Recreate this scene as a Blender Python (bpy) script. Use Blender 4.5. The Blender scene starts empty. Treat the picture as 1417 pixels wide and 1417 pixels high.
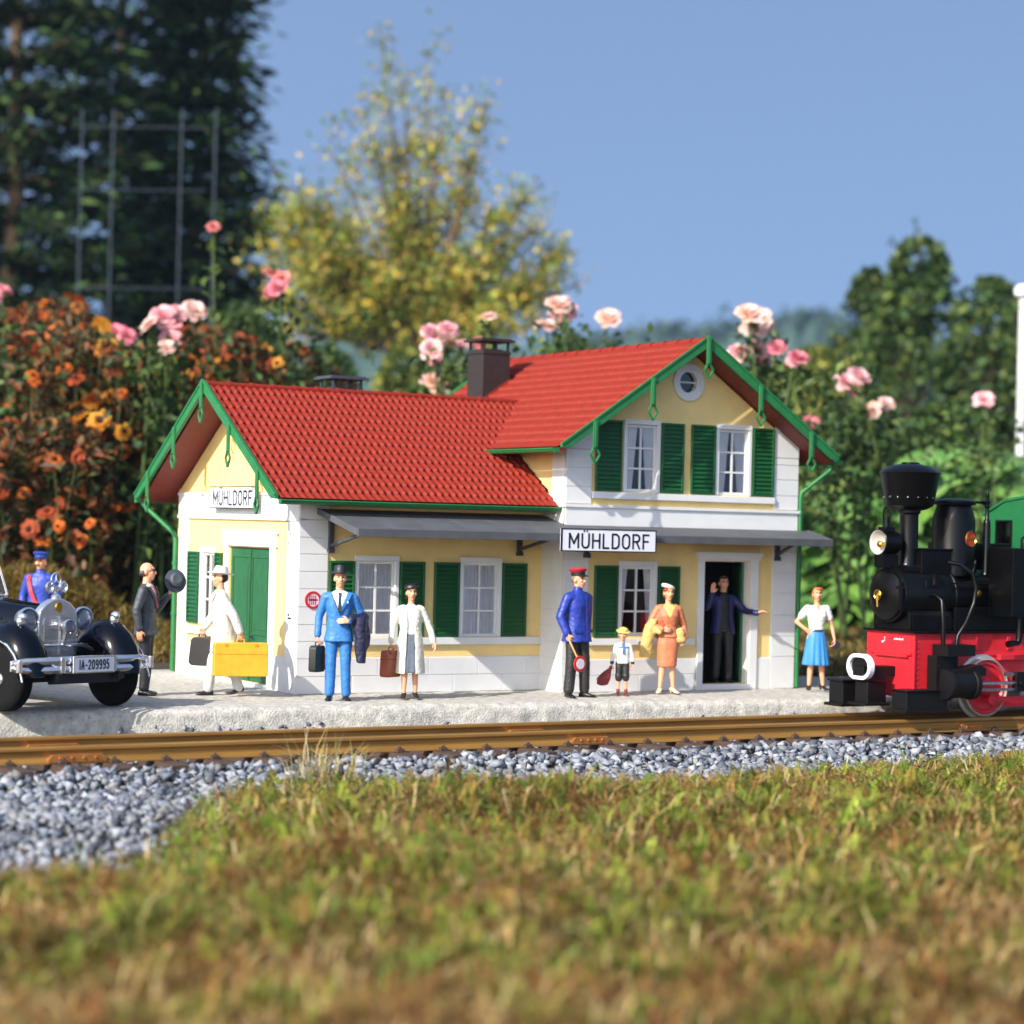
import bpy, math, random
import numpy as np
from mathutils import Vector, Matrix, Euler
random.seed(7); rng = np.random.default_rng(11)
R = math.radians; PI = math.pi
sc = bpy.context.scene
COL = sc.collection

# ------------------------------------------------------------------ helpers
def lin(c):
    o = []
    for v in c[:3]:
        v = v/255.0
        o.append(v/12.92 if v <= 0.04045 else ((v+0.055)/1.055)**2.4)
    return (o[0], o[1], o[2], 1.0)

def mat(name, rgb, rough=.55, var=.12, scale=6.0, bump=.0, bscale=60.0, metal=0.0, spec=.5, dirt=None, coat=0.0, attr=None, trans=0.0, stretch=(1,1,1)):
    m = bpy.data.materials.new(name); m.use_nodes = True
    nt = m.node_tree; N = nt.nodes; L = nt.links
    b = N['Principled BSDF']
    b.inputs['Roughness'].default_value = rough
    b.inputs['Metallic'].default_value = metal
    b.inputs['Specular IOR Level'].default_value = spec
    b.inputs['Coat Weight'].default_value = coat
    tc = N.new('ShaderNodeTexCoord')
    mp = N.new('ShaderNodeMapping'); mp.inputs['Scale'].default_value = stretch
    L.new(tc.outputs['Object'], mp.inputs['Vector'])
    n = N.new('ShaderNodeTexNoise'); n.inputs['Scale'].default_value = scale; n.inputs['Detail'].default_value = 6
    L.new(mp.outputs[0], n.inputs['Vector'])
    c = lin(rgb)
    mx = N.new('ShaderNodeMix'); mx.data_type = 'RGBA'; mx.blend_type = 'MULTIPLY'; mx.inputs[0].default_value = 1
    rp = N.new('ShaderNodeValToRGB')
    rp.color_ramp.elements[0].position = .3; rp.color_ramp.elements[1].position = .72
    lo = 1-var; hi = 1+var*.6
    rp.color_ramp.elements[0].color = (lo, lo, lo, 1); rp.color_ramp.elements[1].color = (hi, hi, hi, 1)
    L.new(n.outputs['Fac'], rp.inputs[0])
    if attr:
        a = N.new('ShaderNodeVertexColor'); a.layer_name = attr
        L.new(a.outputs['Color'], mx.inputs['A'])
    else:
        mx.inputs['A'].default_value = c
    L.new(rp.outputs[0], mx.inputs['B'])
    out = mx.outputs['Result']
    if dirt:
        n2 = N.new('ShaderNodeTexNoise'); n2.inputs['Scale'].default_value = dirt[1]; n2.inputs['Detail'].default_value = 8; n2.inputs['Roughness'].default_value = .7
        L.new(mp.outputs[0], n2.inputs['Vector'])
        r2 = N.new('ShaderNodeValToRGB'); r2.color_ramp.elements[0].position = dirt[2]; r2.color_ramp.elements[1].position = min(1, dirt[2]+.18)
        L.new(n2.outputs['Fac'], r2.inputs[0])
        m2 = N.new('ShaderNodeMix'); m2.data_type = 'RGBA'
        mu = N.new('ShaderNodeMath'); mu.operation = 'MULTIPLY'; mu.inputs[1].default_value = dirt[3]
        L.new(r2.outputs[0], mu.inputs[0]); L.new(mu.outputs[0], m2.inputs[0])
        L.new(out, m2.inputs['A']); m2.inputs['B'].default_value = lin(dirt[0])
        out = m2.outputs['Result']
    L.new(out, b.inputs['Base Color'])
    if bump > 0:
        n3 = N.new('ShaderNodeTexNoise'); n3.inputs['Scale'].default_value = bscale; n3.inputs['Detail'].default_value = 4
        L.new(mp.outputs[0], n3.inputs['Vector'])
        bp = N.new('ShaderNodeBump'); bp.inputs['Strength'].default_value = bump; bp.inputs['Distance'].default_value = .02
        L.new(n3.outputs['Fac'], bp.inputs['Height']); L.new(bp.outputs[0], b.inputs['Normal'])
    if trans > 0:   # leaves: some light passes through
        tr = N.new('ShaderNodeBsdfTranslucent'); L.new(out, tr.inputs['Color'])
        ms = N.new('ShaderNodeMixShader'); ms.inputs[0].default_value = trans
        L.new(b.outputs[0], ms.inputs[1]); L.new(tr.outputs[0], ms.inputs[2])
        L.new(ms.outputs[0], N['Material Output'].inputs['Surface'])
    return m

def glass_mat(name, tint=(255,255,255)):
    m = bpy.data.materials.new(name); m.use_nodes = True
    nt = m.node_tree; N = nt.nodes; L = nt.links
    N.remove(N['Principled BSDF'])
    t = N.new('ShaderNodeBsdfTransparent'); t.inputs[0].default_value = lin(tint)
    g = N.new('ShaderNodeBsdfGlossy'); g.inputs['Roughness'].default_value = .03
    f = N.new('ShaderNodeFresnel'); f.inputs['IOR'].default_value = 1.45
    ms = N.new('ShaderNodeMixShader')
    L.new(f.outputs[0], ms.inputs[0]); L.new(t.outputs[0], ms.inputs[1]); L.new(g.outputs[0], ms.inputs[2])
    L.new(ms.outputs[0], N['Material Output'].inputs['Surface'])
    return m

WORLD = {}      # object name -> world matrix of things (set by hand, no depsgraph needed)
def tag(o, label=None, cat=None, group=None, kind=None):
    if label: o['label'] = label
    if cat: o['category'] = cat
    if group: o['group'] = group
    if kind: o['kind'] = kind
    return o
def thing(name, label, cat, loc=(0,0,0), rz=0.0, group=None):
    o = bpy.data.objects.new(name, None); COL.objects.link(o)
    o.empty_display_size = .2
    o.location = loc; o.rotation_euler = (0,0,rz)
    WORLD[o.name] = Matrix.Translation(loc) @ Matrix.Rotation(rz, 4, 'Z')
    return tag(o, label, cat, group)
def link(name, me, parent=None, mats=()):
    o = bpy.data.objects.new(name, me); COL.objects.link(o)
    for m in mats: me.materials.append(m)
    if parent is not None: o.parent = parent
    return o
def root_inv(parent):
    while parent is not None and parent.name not in WORLD: parent = parent.parent
    return WORLD[parent.name].inverted() if parent is not None else Matrix.Identity(4)

class MB:
    """collects shapes in world (or self.T) coordinates; build() links ONE mesh object"""
    def __init__(self, T=None):
        self.v = []; self.f = []; self.m = []; self.T = T or Matrix.Identity(4); self.mi = 0
    def add(self, vs, fs):
        b = len(self.v)
        self.v += [self.T @ Vector(p) for p in vs]
        self.f += [tuple(i+b for i in f) for f in fs]; self.m += [self.mi]*len(fs)
        return self
    def box(self, a, b):
        x0,y0,z0 = [min(a[i],b[i]) for i in range(3)]; x1,y1,z1 = [max(a[i],b[i]) for i in range(3)]
        return self.add([(x0,y0,z0),(x1,y0,z0),(x1,y1,z0),(x0,y1,z0),(x0,y0,z1),(x1,y0,z1),(x1,y1,z1),(x0,y1,z1)],
                 [(0,3,2,1),(4,5,6,7),(0,1,5,4),(1,2,6,5),(2,3,7,6),(3,0,4,7)])
    def obox(self, c, u, v, w):      # oriented box: centre and three half vectors
        c,u,v,w = map(Vector,(c,u,v,w))
        if u.cross(v).dot(w) < 0: w = -w
        P = [c-u-v-w, c+u-v-w, c+u+v-w, c-u+v-w, c-u-v+w, c+u-v+w, c+u+v+w, c-u+v+w]
        return self.add(P, [(0,3,2,1),(4,5,6,7),(0,1,5,4),(1,2,6,5),(2,3,7,6),(3,0,4,7)])
    def bar(self, a, b, w, h, up=(0,0,1)):
        a = Vector(a); b = Vector(b); d = b-a; up = Vector(up)
        s = d.cross(up)
        if s.length < 1e-6: s = d.cross(Vector((1,0,0)))
        s.normalize(); t = s.cross(d).normalized()
        return self.obox((a+b)/2, d/2, s*w/2, t*h/2)
    def ring(self, c, u, v, r, n, r2=None):
        r2 = r if r2 is None else r2
        return [Vector(c)+u*(math.cos(2*PI*i/n)*r)+v*(math.sin(2*PI*i/n)*r2) for i in range(n)]
    def cyl(self, a, b, r0, r1=None, n=16, cap=True):
        r1 = r0 if r1 is None else r1
        a = Vector(a); b = Vector(b); d = (b-a).normalized()
        u = d.orthogonal().normalized(); v = d.cross(u)
        vs = self.ring(a,u,v,r0,n)+self.ring(b,u,v,r1,n)
        fs = [(i,(i+1)%n,n+(i+1)%n,n+i) for i in range(n)]
        if cap: fs += [tuple(range(n-1,-1,-1)), tuple(range(n,2*n))]
        return self.add(vs, fs)
    def tube(self, pts, r, n=10):
        pts = [Vector(p) for p in pts]; vs = []; N = len(pts)
        d0 = (pts[1]-pts[0]).normalized(); u = d0.orthogonal().normalized()
        for i,p in enumerate(pts):
            d = ((pts[min(i+1,N-1)]-p).normalized()+(p-pts[max(i-1,0)]).normalized())
            d = d.normalized() if d.length > 1e-6 else d0
            u = (u-d*u.dot(d)).normalized(); v = d.cross(u)
            rr = r[i] if isinstance(r,(list,tuple)) else r
            vs += self.ring(p,u,v,rr,n)
        fs = [(k*n+i,k*n+(i+1)%n,(k+1)*n+(i+1)%n,(k+1)*n+i) for k in range(N-1) for i in range(n)]
        fs += [tuple(range(n-1,-1,-1)), tuple(range((N-1)*n,N*n))]
        return self.add(vs, fs)
    def lathe(self, c, axis, prof, n=28, cap=True):   # prof: (radius, distance along axis)
        c = Vector(c); d = Vector(axis).normalized(); u = d.orthogonal().normalized(); v = d.cross(u)
        vs = []
        for r,h in prof: vs += self.ring(c+d*h,u,v,max(r,1e-4),n)
        K = len(prof)
        fs = [(k*n+i,k*n+(i+1)%n,(k+1)*n+(i+1)%n,(k+1)*n+i) for k in range(K-1) for i in range(n)]
        if cap: fs += [tuple(range(n-1,-1,-1)), tuple(range((K-1)*n,K*n))]
        return self.add(vs, fs)
    def prism(self, poly, o, u, v, w):      # polygon in plane (u,v) at o, extruded by w
        o,u,v,w = map(Vector,(o,u,v,w)); n = len(poly)
        if u.cross(v).dot(w) < 0: poly = poly[::-1]
        A = [o+u*p[0]+v*p[1] for p in poly]; B = [p+w for p in A]
        fs = [(i,(i+1)%n,n+(i+1)%n,n+i) for i in range(n)]+[tuple(range(n-1,-1,-1)),tuple(range(n,2*n))]
        return self.add(A+B, fs)
    def loft(self, rings, closed=True, caps=True):
        n = len(rings[0]); K = len(rings); vs = [p for r in rings for p in r]; fs = []
        for k in range(K-1):
            for i in range(n if closed else n-1):
                fs.append((k*n+i,k*n+(i+1)%n,(k+1)*n+(i+1)%n,(k+1)*n+i))
        if caps and closed: fs += [tuple(range(n-1,-1,-1)), tuple(range((K-1)*n,K*n))]
        return self.add(vs, fs)
    def ell(self, c, r, rot=None, n=14, k=9):
        c = Vector(c); vs = [];
        for j in range(k+1):
            t = PI*j/k
            for i in range(n):
                p = Vector((math.sin(t)*math.cos(2*PI*i/n)*r[0], math.sin(t)*math.sin(2*PI*i/n)*r[1], -math.cos(t)*r[2]))
                if rot is not None: p = rot @ p
                vs.append(c+p)
        fs = [(a*n+i,a*n+(i+1)%n,(a+1)*n+(i+1)%n,(a+1)*n+i) for a in range(k) for i in range(n)]
        return self.add(vs, fs)
    def panel(self, u0, u1, z0, z1, holes, d0, d1):     # wall slab in local (u, depth, z) with openings
        us = sorted({u0,u1,*[h[0] for h in holes],*[h[1] for h in holes]}); zs = sorted({z0,z1,*[h[2] for h in holes],*[h[3] for h in holes]})
        us = [u for u in us if u0 <= u <= u1]; zs = [z for z in zs if z0 <= z <= z1]
        def full(i,j):
            if i < 0 or j < 0 or i >= len(us)-1 or j >= len(zs)-1: return False
            cu = (us[i]+us[i+1])/2; cz = (zs[j]+zs[j+1])/2
            return not any(h[0]<cu<h[1] and h[2]<cz<h[3] for h in holes)
        for i in range(len(us)-1):
            for j in range(len(zs)-1):
                if not full(i,j): continue
                a,b,c,d = us[i],us[i+1],zs[j],zs[j+1]
                self.add([(a,d0,c),(b,d0,c),(b,d0,d),(a,d0,d)],[(0,1,2,3)])
                self.add([(a,d1,c),(b,d1,c),(b,d1,d),(a,d1,d)],[(3,2,1,0)])
                if not full(i-1,j): self.add([(a,d0,c),(a,d0,d),(a,d1,d),(a,d1,c)],[(0,1,2,3)])
                if not full(i+1,j): self.add([(b,d0,c),(b,d1,c),(b,d1,d),(b,d0,d)],[(0,1,2,3)])
                if not full(i,j-1): self.add([(a,d0,c),(a,d1,c),(b,d1,c),(b,d0,c)],[(0,1,2,3)])
                if not full(i,j+1): self.add([(a,d0,d),(b,d0,d),(b,d1,d),(a,d1,d)],[(0,1,2,3)])
        return self
    def build(self, name, mats, parent=None, smooth=False, bevel=0.0, seg=2, angle=40):
        me = bpy.data.meshes.new(name)
        iv = root_inv(parent)
        me.from_pydata([tuple(iv @ p) for p in self.v], [], self.f)
        if not isinstance(mats,(list,tuple)): mats = [mats]
        for m in mats: me.materials.append(m)
        if len(mats) > 1: me.polygons.foreach_set('material_index', self.m)
        if smooth:
            me.polygons.foreach_set('use_smooth', [True]*len(me.polygons))
            me.set_sharp_from_angle(angle=R(angle))
        me.update()
        o = bpy.data.objects.new(name, me); COL.objects.link(o)
        if parent is not None: o.parent = parent
        if bevel > 0:
            b = o.modifiers.new('bevel','BEVEL'); b.width = bevel; b.segments = seg; b.limit_method = 'ANGLE'; b.angle_limit = R(35)
        return o

def np_mesh(name, V, F, mat_, parent=None, col=None, smooth=False):
    """V (n,3), F (m,k) all faces same size k"""
    me = bpy.data.meshes.new(name); V = np.asarray(V,np.float32); F = np.asarray(F,np.int32)
    if parent is not None:
        iv = np.array(root_inv(parent),np.float32); V = V@iv[:3,:3].T+iv[:3,3]
    m,k = F.shape
    me.vertices.add(len(V)); me.vertices.foreach_set('co', V.ravel())
    me.loops.add(m*k); me.loops.foreach_set('vertex_index', F.ravel())
    me.polygons.add(m); me.polygons.foreach_set('loop_start', np.arange(0,m*k,k,dtype=np.int32))
    me.polygons.foreach_set('loop_total', np.full(m,k,np.int32))
    if smooth: me.polygons.foreach_set('use_smooth', np.ones(m,bool))
    me.update(calc_edges=True)
    if col is not None:
        a = me.color_attributes.new('Col','FLOAT_COLOR','POINT')
        c = np.ones((len(V),4),np.float32); c[:,:3] = col
        a.data.foreach_set('color', c.ravel())
    me.materials.append(mat_)
    o = bpy.data.objects.new(name, me); COL.objects.link(o)
    if parent is not None: o.parent = parent
    return o

# ------------------------------------------------------------------ camera (solved from the vanishing points of the station)
CAM = Vector((-12.991,-27.667,2.438)); FPX = 2995.7
yaw, pit, rol = .5362, .0066, .0248
fw = Vector((math.sin(yaw)*math.cos(pit), math.cos(yaw)*math.cos(pit), math.sin(pit)))
rt0 = Vector((math.cos(yaw),-math.sin(yaw),0)); up0 = rt0.cross(fw)
rt = rt0*math.cos(rol)+up0*math.sin(rol); up = -rt0*math.sin(rol)+up0*math.cos(rol)
cd = bpy.data.cameras.new('camera'); cam = bpy.data.objects.new('camera', cd); COL.objects.link(cam)
M = Matrix((rt,up,-fw)).transposed().to_4x4(); M.translation = CAM; cam.matrix_world = M
cd.sensor_fit = 'HORIZONTAL'; cd.sensor_width = 36; cd.lens = 36*FPX/1417; cd.clip_start = .5; cd.clip_end = 9000
cd.dof.use_dof = True; cd.dof.focus_distance = 28.8; cd.dof.aperture_fstop = .48; cd.dof.aperture_blades = 0
sc.camera = cam
def at(px, py, depth):        # the point seen at a photo pixel, at a distance along the view
    return CAM+(fw+rt*((px-708.5)/FPX)-up*((py-708.5)/FPX))*depth
def gnd(px, depth, z=0.0):    # ground point below a photo column
    p = at(px, 708.5, depth); return Vector((p.x,p.y,z))

# ------------------------------------------------------------------ light
LD = Vector((1,.35,-.70)).normalized()       # the way sunlight travels
sd = bpy.data.lights.new('sun','SUN'); sd.energy = 3.7; sd.angle = R(.5); sd.color = (1,.94,.84)
so = bpy.data.objects.new('sun', sd); COL.objects.link(so); so.rotation_euler = LD.to_track_quat('-Z','Y').to_euler(); so.location = (-20,-8,20)
w = bpy.data.worlds.new('World'); sc.world = w; w.use_nodes = True
nt = w.node_tree; bg = nt.nodes['Background']
sky = nt.nodes.new('ShaderNodeTexSky'); sky.sky_type = 'NISHITA'; sky.sun_disc = False
sky.sun_elevation = math.asin(-LD.z); sky.sun_rotation = math.atan2(-LD.x,-LD.y)
sky.air_density = 1.0; sky.dust_density = 2.2; sky.ozone_density = .6; sky.altitude = 600
# clear autumn sky: bright and hazy towards the sun, deep blue on the far side of it
gm = nt.nodes.new('ShaderNodeTexCoord'); dt = nt.nodes.new('ShaderNodeVectorMath'); dt.operation = 'DOT_PRODUCT'; sh_ = Vector((-LD.x,-LD.y,0)).normalized(); dt.inputs[1].default_value = sh_
mr = nt.nodes.new('ShaderNodeMapRange'); mr.inputs['From Min'].default_value = -.75; mr.inputs['From Max'].default_value = .6; mr.inputs['To Min'].default_value = .62; mr.inputs['To Max'].default_value = 0
cb = nt.nodes.new('ShaderNodeCombineXYZ'); ad = nt.nodes.new('ShaderNodeVectorMath'); ad.operation = 'ADD'; nrm_ = nt.nodes.new('ShaderNodeVectorMath'); nrm_.operation = 'NORMALIZE'
nt.links.new(gm.outputs['Generated'], dt.inputs[0]); nt.links.new(dt.outputs['Value'], mr.inputs['Value']); nt.links.new(mr.outputs[0], cb.inputs['Z'])
nt.links.new(gm.outputs['Generated'], ad.inputs[0]); nt.links.new(cb.outputs[0], ad.inputs[1]); nt.links.new(ad.outputs[0], nrm_.inputs[0]); nt.links.new(nrm_.outputs[0], sky.inputs['Vector'])
nt.links.new(sky.outputs[0], bg.inputs[0]); bg.inputs[1].default_value = .14
sc.view_settings.view_transform = 'Standard'; sc.view_settings.look = 'None'; sc.view_settings.exposure = 1.0; sc.view_settings.gamma = 1
# ------------------------------------------------------------------ materials
W_ = mat('white_plaster', (222,222,222), .5, .06, 3, .12, 90, dirt=((170,165,155),4,.62,.35))
Y_ = mat('yellow_plaster', (239,208,138), .6, .07, 4, .15, 120)
RED = mat('red_tile', (130,38,24), .64, .18, 9, .10, 60, spec=.22, dirt=((124,46,38),7,.6,.4))
SOF = mat('red_soffit', (118,40,30), .6, .2, 5)
GRN = mat('green_paint', (34,112,58), .42, .14, 8, .08, 70)
SHG = mat('shutter_green', (20,82,38), .4, .16, 8, .06, 70)
DOORG = mat('door_green', (32,92,52), .5, .25, 6, .1, 60, dirt=((95,150,110),9,.66,.5), stretch=(3,3,1))
SLATE = mat('slate_grey', (80,82,86), .62, .2, 4, .25, 80, dirt=((104,106,110),6,.6,.4))
DKG = mat('dark_grey_iron', (62,66,74), .5, .15, 8)
CHIM = mat('chimney_brown', (46,35,31), .55, .3, 10, .35, 70)
GLASS = glass_mat('window_glass', (248,248,248))
CURT = mat('curtain_white', (247,243,244), .9, .05, 8)
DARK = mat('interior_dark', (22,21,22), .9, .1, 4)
BLK = mat('black_paint', (14,14,16), .4, .2, 6, .05, 60)
SIGNW = mat('sign_white', (226,228,238), .35, .04, 5)
INK = mat('lettering_black', (12,12,16), .5, .05, 5)
CHROME = mat('chrome', (226,226,230), .17, .08, 9, metal=.86)
BRASS = mat('brass', (205,165,70), .25, .12, 20, metal=1.0)

# ------------------------------------------------------------------ lettering
def arc(cx, cy, rx, ry, a0, a1, n=8): return [(cx+rx*math.cos(R(a0+(a1-a0)*i/n)), cy+ry*math.sin(R(a0+(a1-a0)*i/n))) for i in range(n+1)]
GL = {
 'M': (.74,[[(0,0),(0,1),(.37,.3),(.74,1),(.74,0)]]),
 'Ü': (.58,[[(0,1)]+arc(.29,.29,.29,.29,180,360)+[(.58,1)],[(.16,1.2),(.17,1.2)],[(.41,1.2),(.42,1.2)]]),
 'H': (.58,[[(0,0),(0,1)],[(.58,0),(.58,1)],[(0,.52),(.58,.52)]]),
 'L': (.46,[[(0,1),(0,0),(.46,0)]]),
 'D': (.56,[[(0,0),(0,1),(.26,1)]+arc(.26,.7,.3,.3,90,0)+arc(.26,.3,.3,.3,0,-90)+[(0,0)]]),
 'O': (.58,[arc(.29,.71,.29,.29,0,180)+arc(.29,.29,.29,.29,180,360)+[(.58,.71)]]),
 'R': (.56,[[(0,0),(0,1),(.3,1)]+arc(.3,.75,.25,.25,90,-90)+[(0,.5)],[(.28,.5),(.56,0)]]),
 'F': (.48,[[(0,0),(0,1),(.48,1)],[(0,.52),(.42,.52)]]),
 'I': (.05,[[(.02,0),(.02,1)]]),
 'A': (.6,[[(0,0),(.3,1),(.6,0)],[(.11,.33),(.49,.33)]]),
 '-': (.34,[[(0,.42),(.34,.42)]]),
 '2': (.52,[arc(.26,.74,.26,.26,170,-20)+[(0,0),(.52,0)]]),
 '0': (.52,[arc(.26,.74,.26,.26,0,180)+arc(.26,.26,.26,.26,180,360)+[(.52,.74)]]),
 '9': (.52,[arc(.26,.72,.26,.28,0,360,14),[(.52,.72)]+arc(.26,.28,.26,.28,0,-130)]),
 '5': (.5,[[(.46,1),(.06,1),(.03,.56)]+arc(.24,.32,.26,.32,120,-150,10)]),
}
def lettering(text, T, cx, z0, h, ws, th, gap=.2, proud=.004):
    """flat raised strokes in local (u, depth, z); centred on cx"""
    m = MB(T); wds = [GL[c][0]*ws*h for c in text]; tot = sum(wds)+gap*h*(len(text)-1); x = cx-tot/2
    for c,wd in zip(text,wds):
        for path in GL[c][1]:
            P = [Vector((x+p[0]*ws*h,0,z0+p[1]*h)) for p in path]
            for a,b in zip(P,P[1:]):
                d = b-a
                if d.length < 1e-6: continue
                m.obox((a+b)/2+Vector((0,-proud/2,0)), d/2+d.normalized()*th*.35, (0,proud/2,0), Vector((-d.z,0,d.x)).normalized()*th/2)
        x += wd+gap*h
    return m

# ------------------------------------------------------------------ the station
st = thing('station_building','small yellow and white railway station with red tiled roofs, green shutters and a grey canopy','station',(4.1,2.2,0))
TF = Matrix.Identity(4)                               # front wall of the low wing: local depth = +Y
TR = Matrix.Translation((0,-.624,0))                  # front wall of the tall wing
TG = Matrix.Rotation(R(-90),4,'Z')                    # left gable: u = -Y, depth = +X
X0,X1,X2 = 0,4.0,8.28; YW = 4.44; YF = -.624
RX,RZ,HS = 6.14,5.30,2.53; SL = (5.30-3.60)/HS        # tall wing ridge and slope
LRY,LRZ = 2.22,4.42; LSL = (4.42-2.74)/2.65           # low wing ridge and slope
zl = lambda y: LRZ-abs(y-LRY)*LSL-.10
zr = lambda x: RZ-abs(x-RX)*SL-.10
wl = MB(TF)
FW = [(.89,1.54,.80,1.90),(2.61,3.26,.80,1.90)]
wl.panel(X0,X1,0,2.9,FW,0,.12)
wl.T = TG
GW = [(-3.52,-2.98,.82,1.93),(-2.44,-.95,.06,2.03)]
wl.panel(-YW,-.0,0,2.62,GW,0,.118)
# gable triangle
pts = [(-YW,2.62),(-.0,2.62),(-.0,zl(0)),(-LRY,zl(LRY)),(-YW,zl(YW))]
wl.prism(pts,(0,0,0),(1,0,0),(0,0,1),(0,.118,0))
wl.T = TF
wl.box((X0,YW,0),(X1,YW+.1,2.9))
wl.build('wall',Y_,st)
wr = MB(TR)
RW = [(4.98,5.62,.84,1.89),(6.53,7.39,.09,1.99),(5.02,5.62,3.0,4.02),(6.72,7.34,3.0,4.02)]
wr.panel(X1,X2,0,3.7,RW,0,.12); wr.panel(4.6,7.68,3.7,4.1,RW,0,.12)
for a_,b_ in ((X1,4.6),(X2,7.68)): wr.prism([(a_,3.7),(b_,3.7),(b_,zr(b_)),(a_,zr(a_))],(0,0,0),(1,0,0),(0,0,1),(0,.12,0))
# upper front gable with round window hole: fan built from a circle to the outline
cxr,czr,rr = 6.145,4.70,.2; NN = 48
outl = [(4.6,4.1),(7.68,4.1),(7.68,zr(7.68)),(RX,zr(RX)),(4.6,zr(4.6))]
def raycast(ang):
    d = Vector((math.cos(ang),math.sin(ang))); best = 99
    for a,b in zip(outl,outl[1:]+outl[:1]):
        a = Vector(a); e = Vector(b)-a; q = a-Vector((cxr,czr)); den = d.x*e.y-d.y*e.x
        if abs(den) < 1e-9: continue
        t = (q.x*e.y-q.y*e.x)/den; s = (q.x*d.y-q.y*d.x)/den
        if t > 0 and -1e-6 <= s <= 1+1e-6: best = min(best,t)
    return best
angs = sorted([2*PI*i/NN for i in range(NN)]+[math.atan2(z-czr,x-cxr)%(2*PI) for x,z in outl])
for a0,a1 in zip(angs,angs[1:]+[angs[0]+2*PI]):
    if a1-a0 < 1e-6: continue
    q = []
    for a in (a0,a1):
        t = raycast(a); q.append(((cxr+rr*math.cos(a),czr+rr*math.sin(a)),(cxr+t*math.cos(a),czr+t*math.sin(a))))
    (i0,o0),(i1,o1) = q
    wr.add([(i0[0],0,i0[1]),(o0[0],0,o0[1]),(o1[0],0,o1[1]),(i1[0],0,i1[1])],[(0,1,2,3)])
    wr.add([(i0[0],0,i0[1]),(i0[0],.12,i0[1]),(i1[0],.12,i1[1]),(i1[0],0,i1[1])],[(3,2,1,0)])
wr.T = TF
wr.box((X1,YF+.121,0),(X1+.12,YW,zr(X1))); wr.box((X2-.12,YF+.121,0),(X2,YW,zr(X2)))
wr.prism([(X1+.12,0),(X2-.12,0),(X2-.12,zr(X2)),(RX,zr(RX)),(X1+.12,zr(X1))],(0,YW,0),(1,0,0),(0,0,1),(0,.1,0))
wr.build('wall',Y_,st)
# near-black slabs added behind the openings; room shade put into their colour
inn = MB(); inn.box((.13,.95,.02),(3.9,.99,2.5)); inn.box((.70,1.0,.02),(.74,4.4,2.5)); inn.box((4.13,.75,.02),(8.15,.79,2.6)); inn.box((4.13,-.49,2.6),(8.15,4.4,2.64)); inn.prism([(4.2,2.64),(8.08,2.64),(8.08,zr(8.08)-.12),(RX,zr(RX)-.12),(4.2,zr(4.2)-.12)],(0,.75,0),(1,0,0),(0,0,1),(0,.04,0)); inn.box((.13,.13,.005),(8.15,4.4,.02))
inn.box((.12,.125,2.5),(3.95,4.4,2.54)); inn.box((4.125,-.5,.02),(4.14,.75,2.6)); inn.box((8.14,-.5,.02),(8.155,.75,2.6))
inn.build('dark_backing',DARK,st)

# white trim: pilasters as joined blocks, base courses, bands
tr = MB(); G = .012
def blocks(T,u0,u1,zs,d=-.02,d1=-.003,joints=None):
    tr.T = T
    for a,b in zip(zs,zs[1:]): tr.box((u0,d,a+G/2),(u1,d1,b-G/2))
    tr.box((u0+.004,d*.45,zs[0]),(u1-.004,d1+.002,zs[-1]))
pz = [0,.25,.5,.743,.98,1.23,1.485,1.73,1.975,2.21,2.46]
blocks(TF,-.02,.43,pz,-.022)
tr.T = TG; tr.box((.0,-.022,0),(-.38,-.003,2.46)); tr.box((-YW,-.022,0),(-YW+.40,-.003,2.46))
tr.T = TF; tr.box((-.02,-.03,2.47),(.43,-.003,2.73))
tr.T = TG; tr.box((-YW-.02,-.03,2.47),(.02,-.003,2.82)); tr.box((-YW-.03,-.045,2.44),(.04,-.004,2.49)); tr.box((-YW-.03,-.05,2.80),(.02,-.004,2.84))
# gable base and window/door surround
tr.box((-YW+.41,-.018,0),(-2.62,-.003,.5)); tr.box((-.83,-.018,0),(-.39,-.003,.5))
tr.box((-2.6,-.04,0),(-2.45,-.003,2.05)); tr.box((-.94,-.04,0),(-.76,-.003,2.05)); tr.box((-2.63,-.05,2.05),(-.72,-.003,2.24)); tr.box((-2.66,-.06,2.24),(-.69,-.003,2.28))
tr.box((-2.44,-.06,0),(-.95,-.003,.055))
# base courses
def course(T,u0,u1,z0,z1,off,step=.83):
    tr.T = T; u = u0; first = True
    while u < u1-.01:
        e = min(u1, u+(off if first else step)); first = False
        tr.box((u+G/2,-.018,z0+G/2),(e-G/2,-.003,z1-G/2)); u = e
    tr.box((u0,-.009,z0),(u1,-.004,z1))
course(TF,.435,3.998,.25,.51,.83); course(TF,.435,3.998,.0,.25,.42)
TS = Matrix.Translation((X1,0,0)) @ Matrix.Rotation(R(-90),4,'Z')   # left side wall of the tall wing
blocks(TR,3.98,4.41,[0,.25,.5,.743,.98,1.23,1.485,1.73,1.975,2.21,2.46],-.022)
blocks(TS,.002,.60,[0,.25,.5,.743,.98,1.23,1.485,1.73,1.975,2.21,2.46,2.7,2.95],-.018)
blocks(TR,7.83,8.30,[0,.5,.82,1.15,1.49,1.82,2.15,2.46],-.022)
course(TR,4.415,6.40,.25,.49,.5); course(TR,4.415,6.40,.0,.25,.95); course(TR,7.57,7.825,0,.49,.3)
tr.T = TR; tr.box((7.57,-.02,0),(7.82,-.003,.48))
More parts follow.
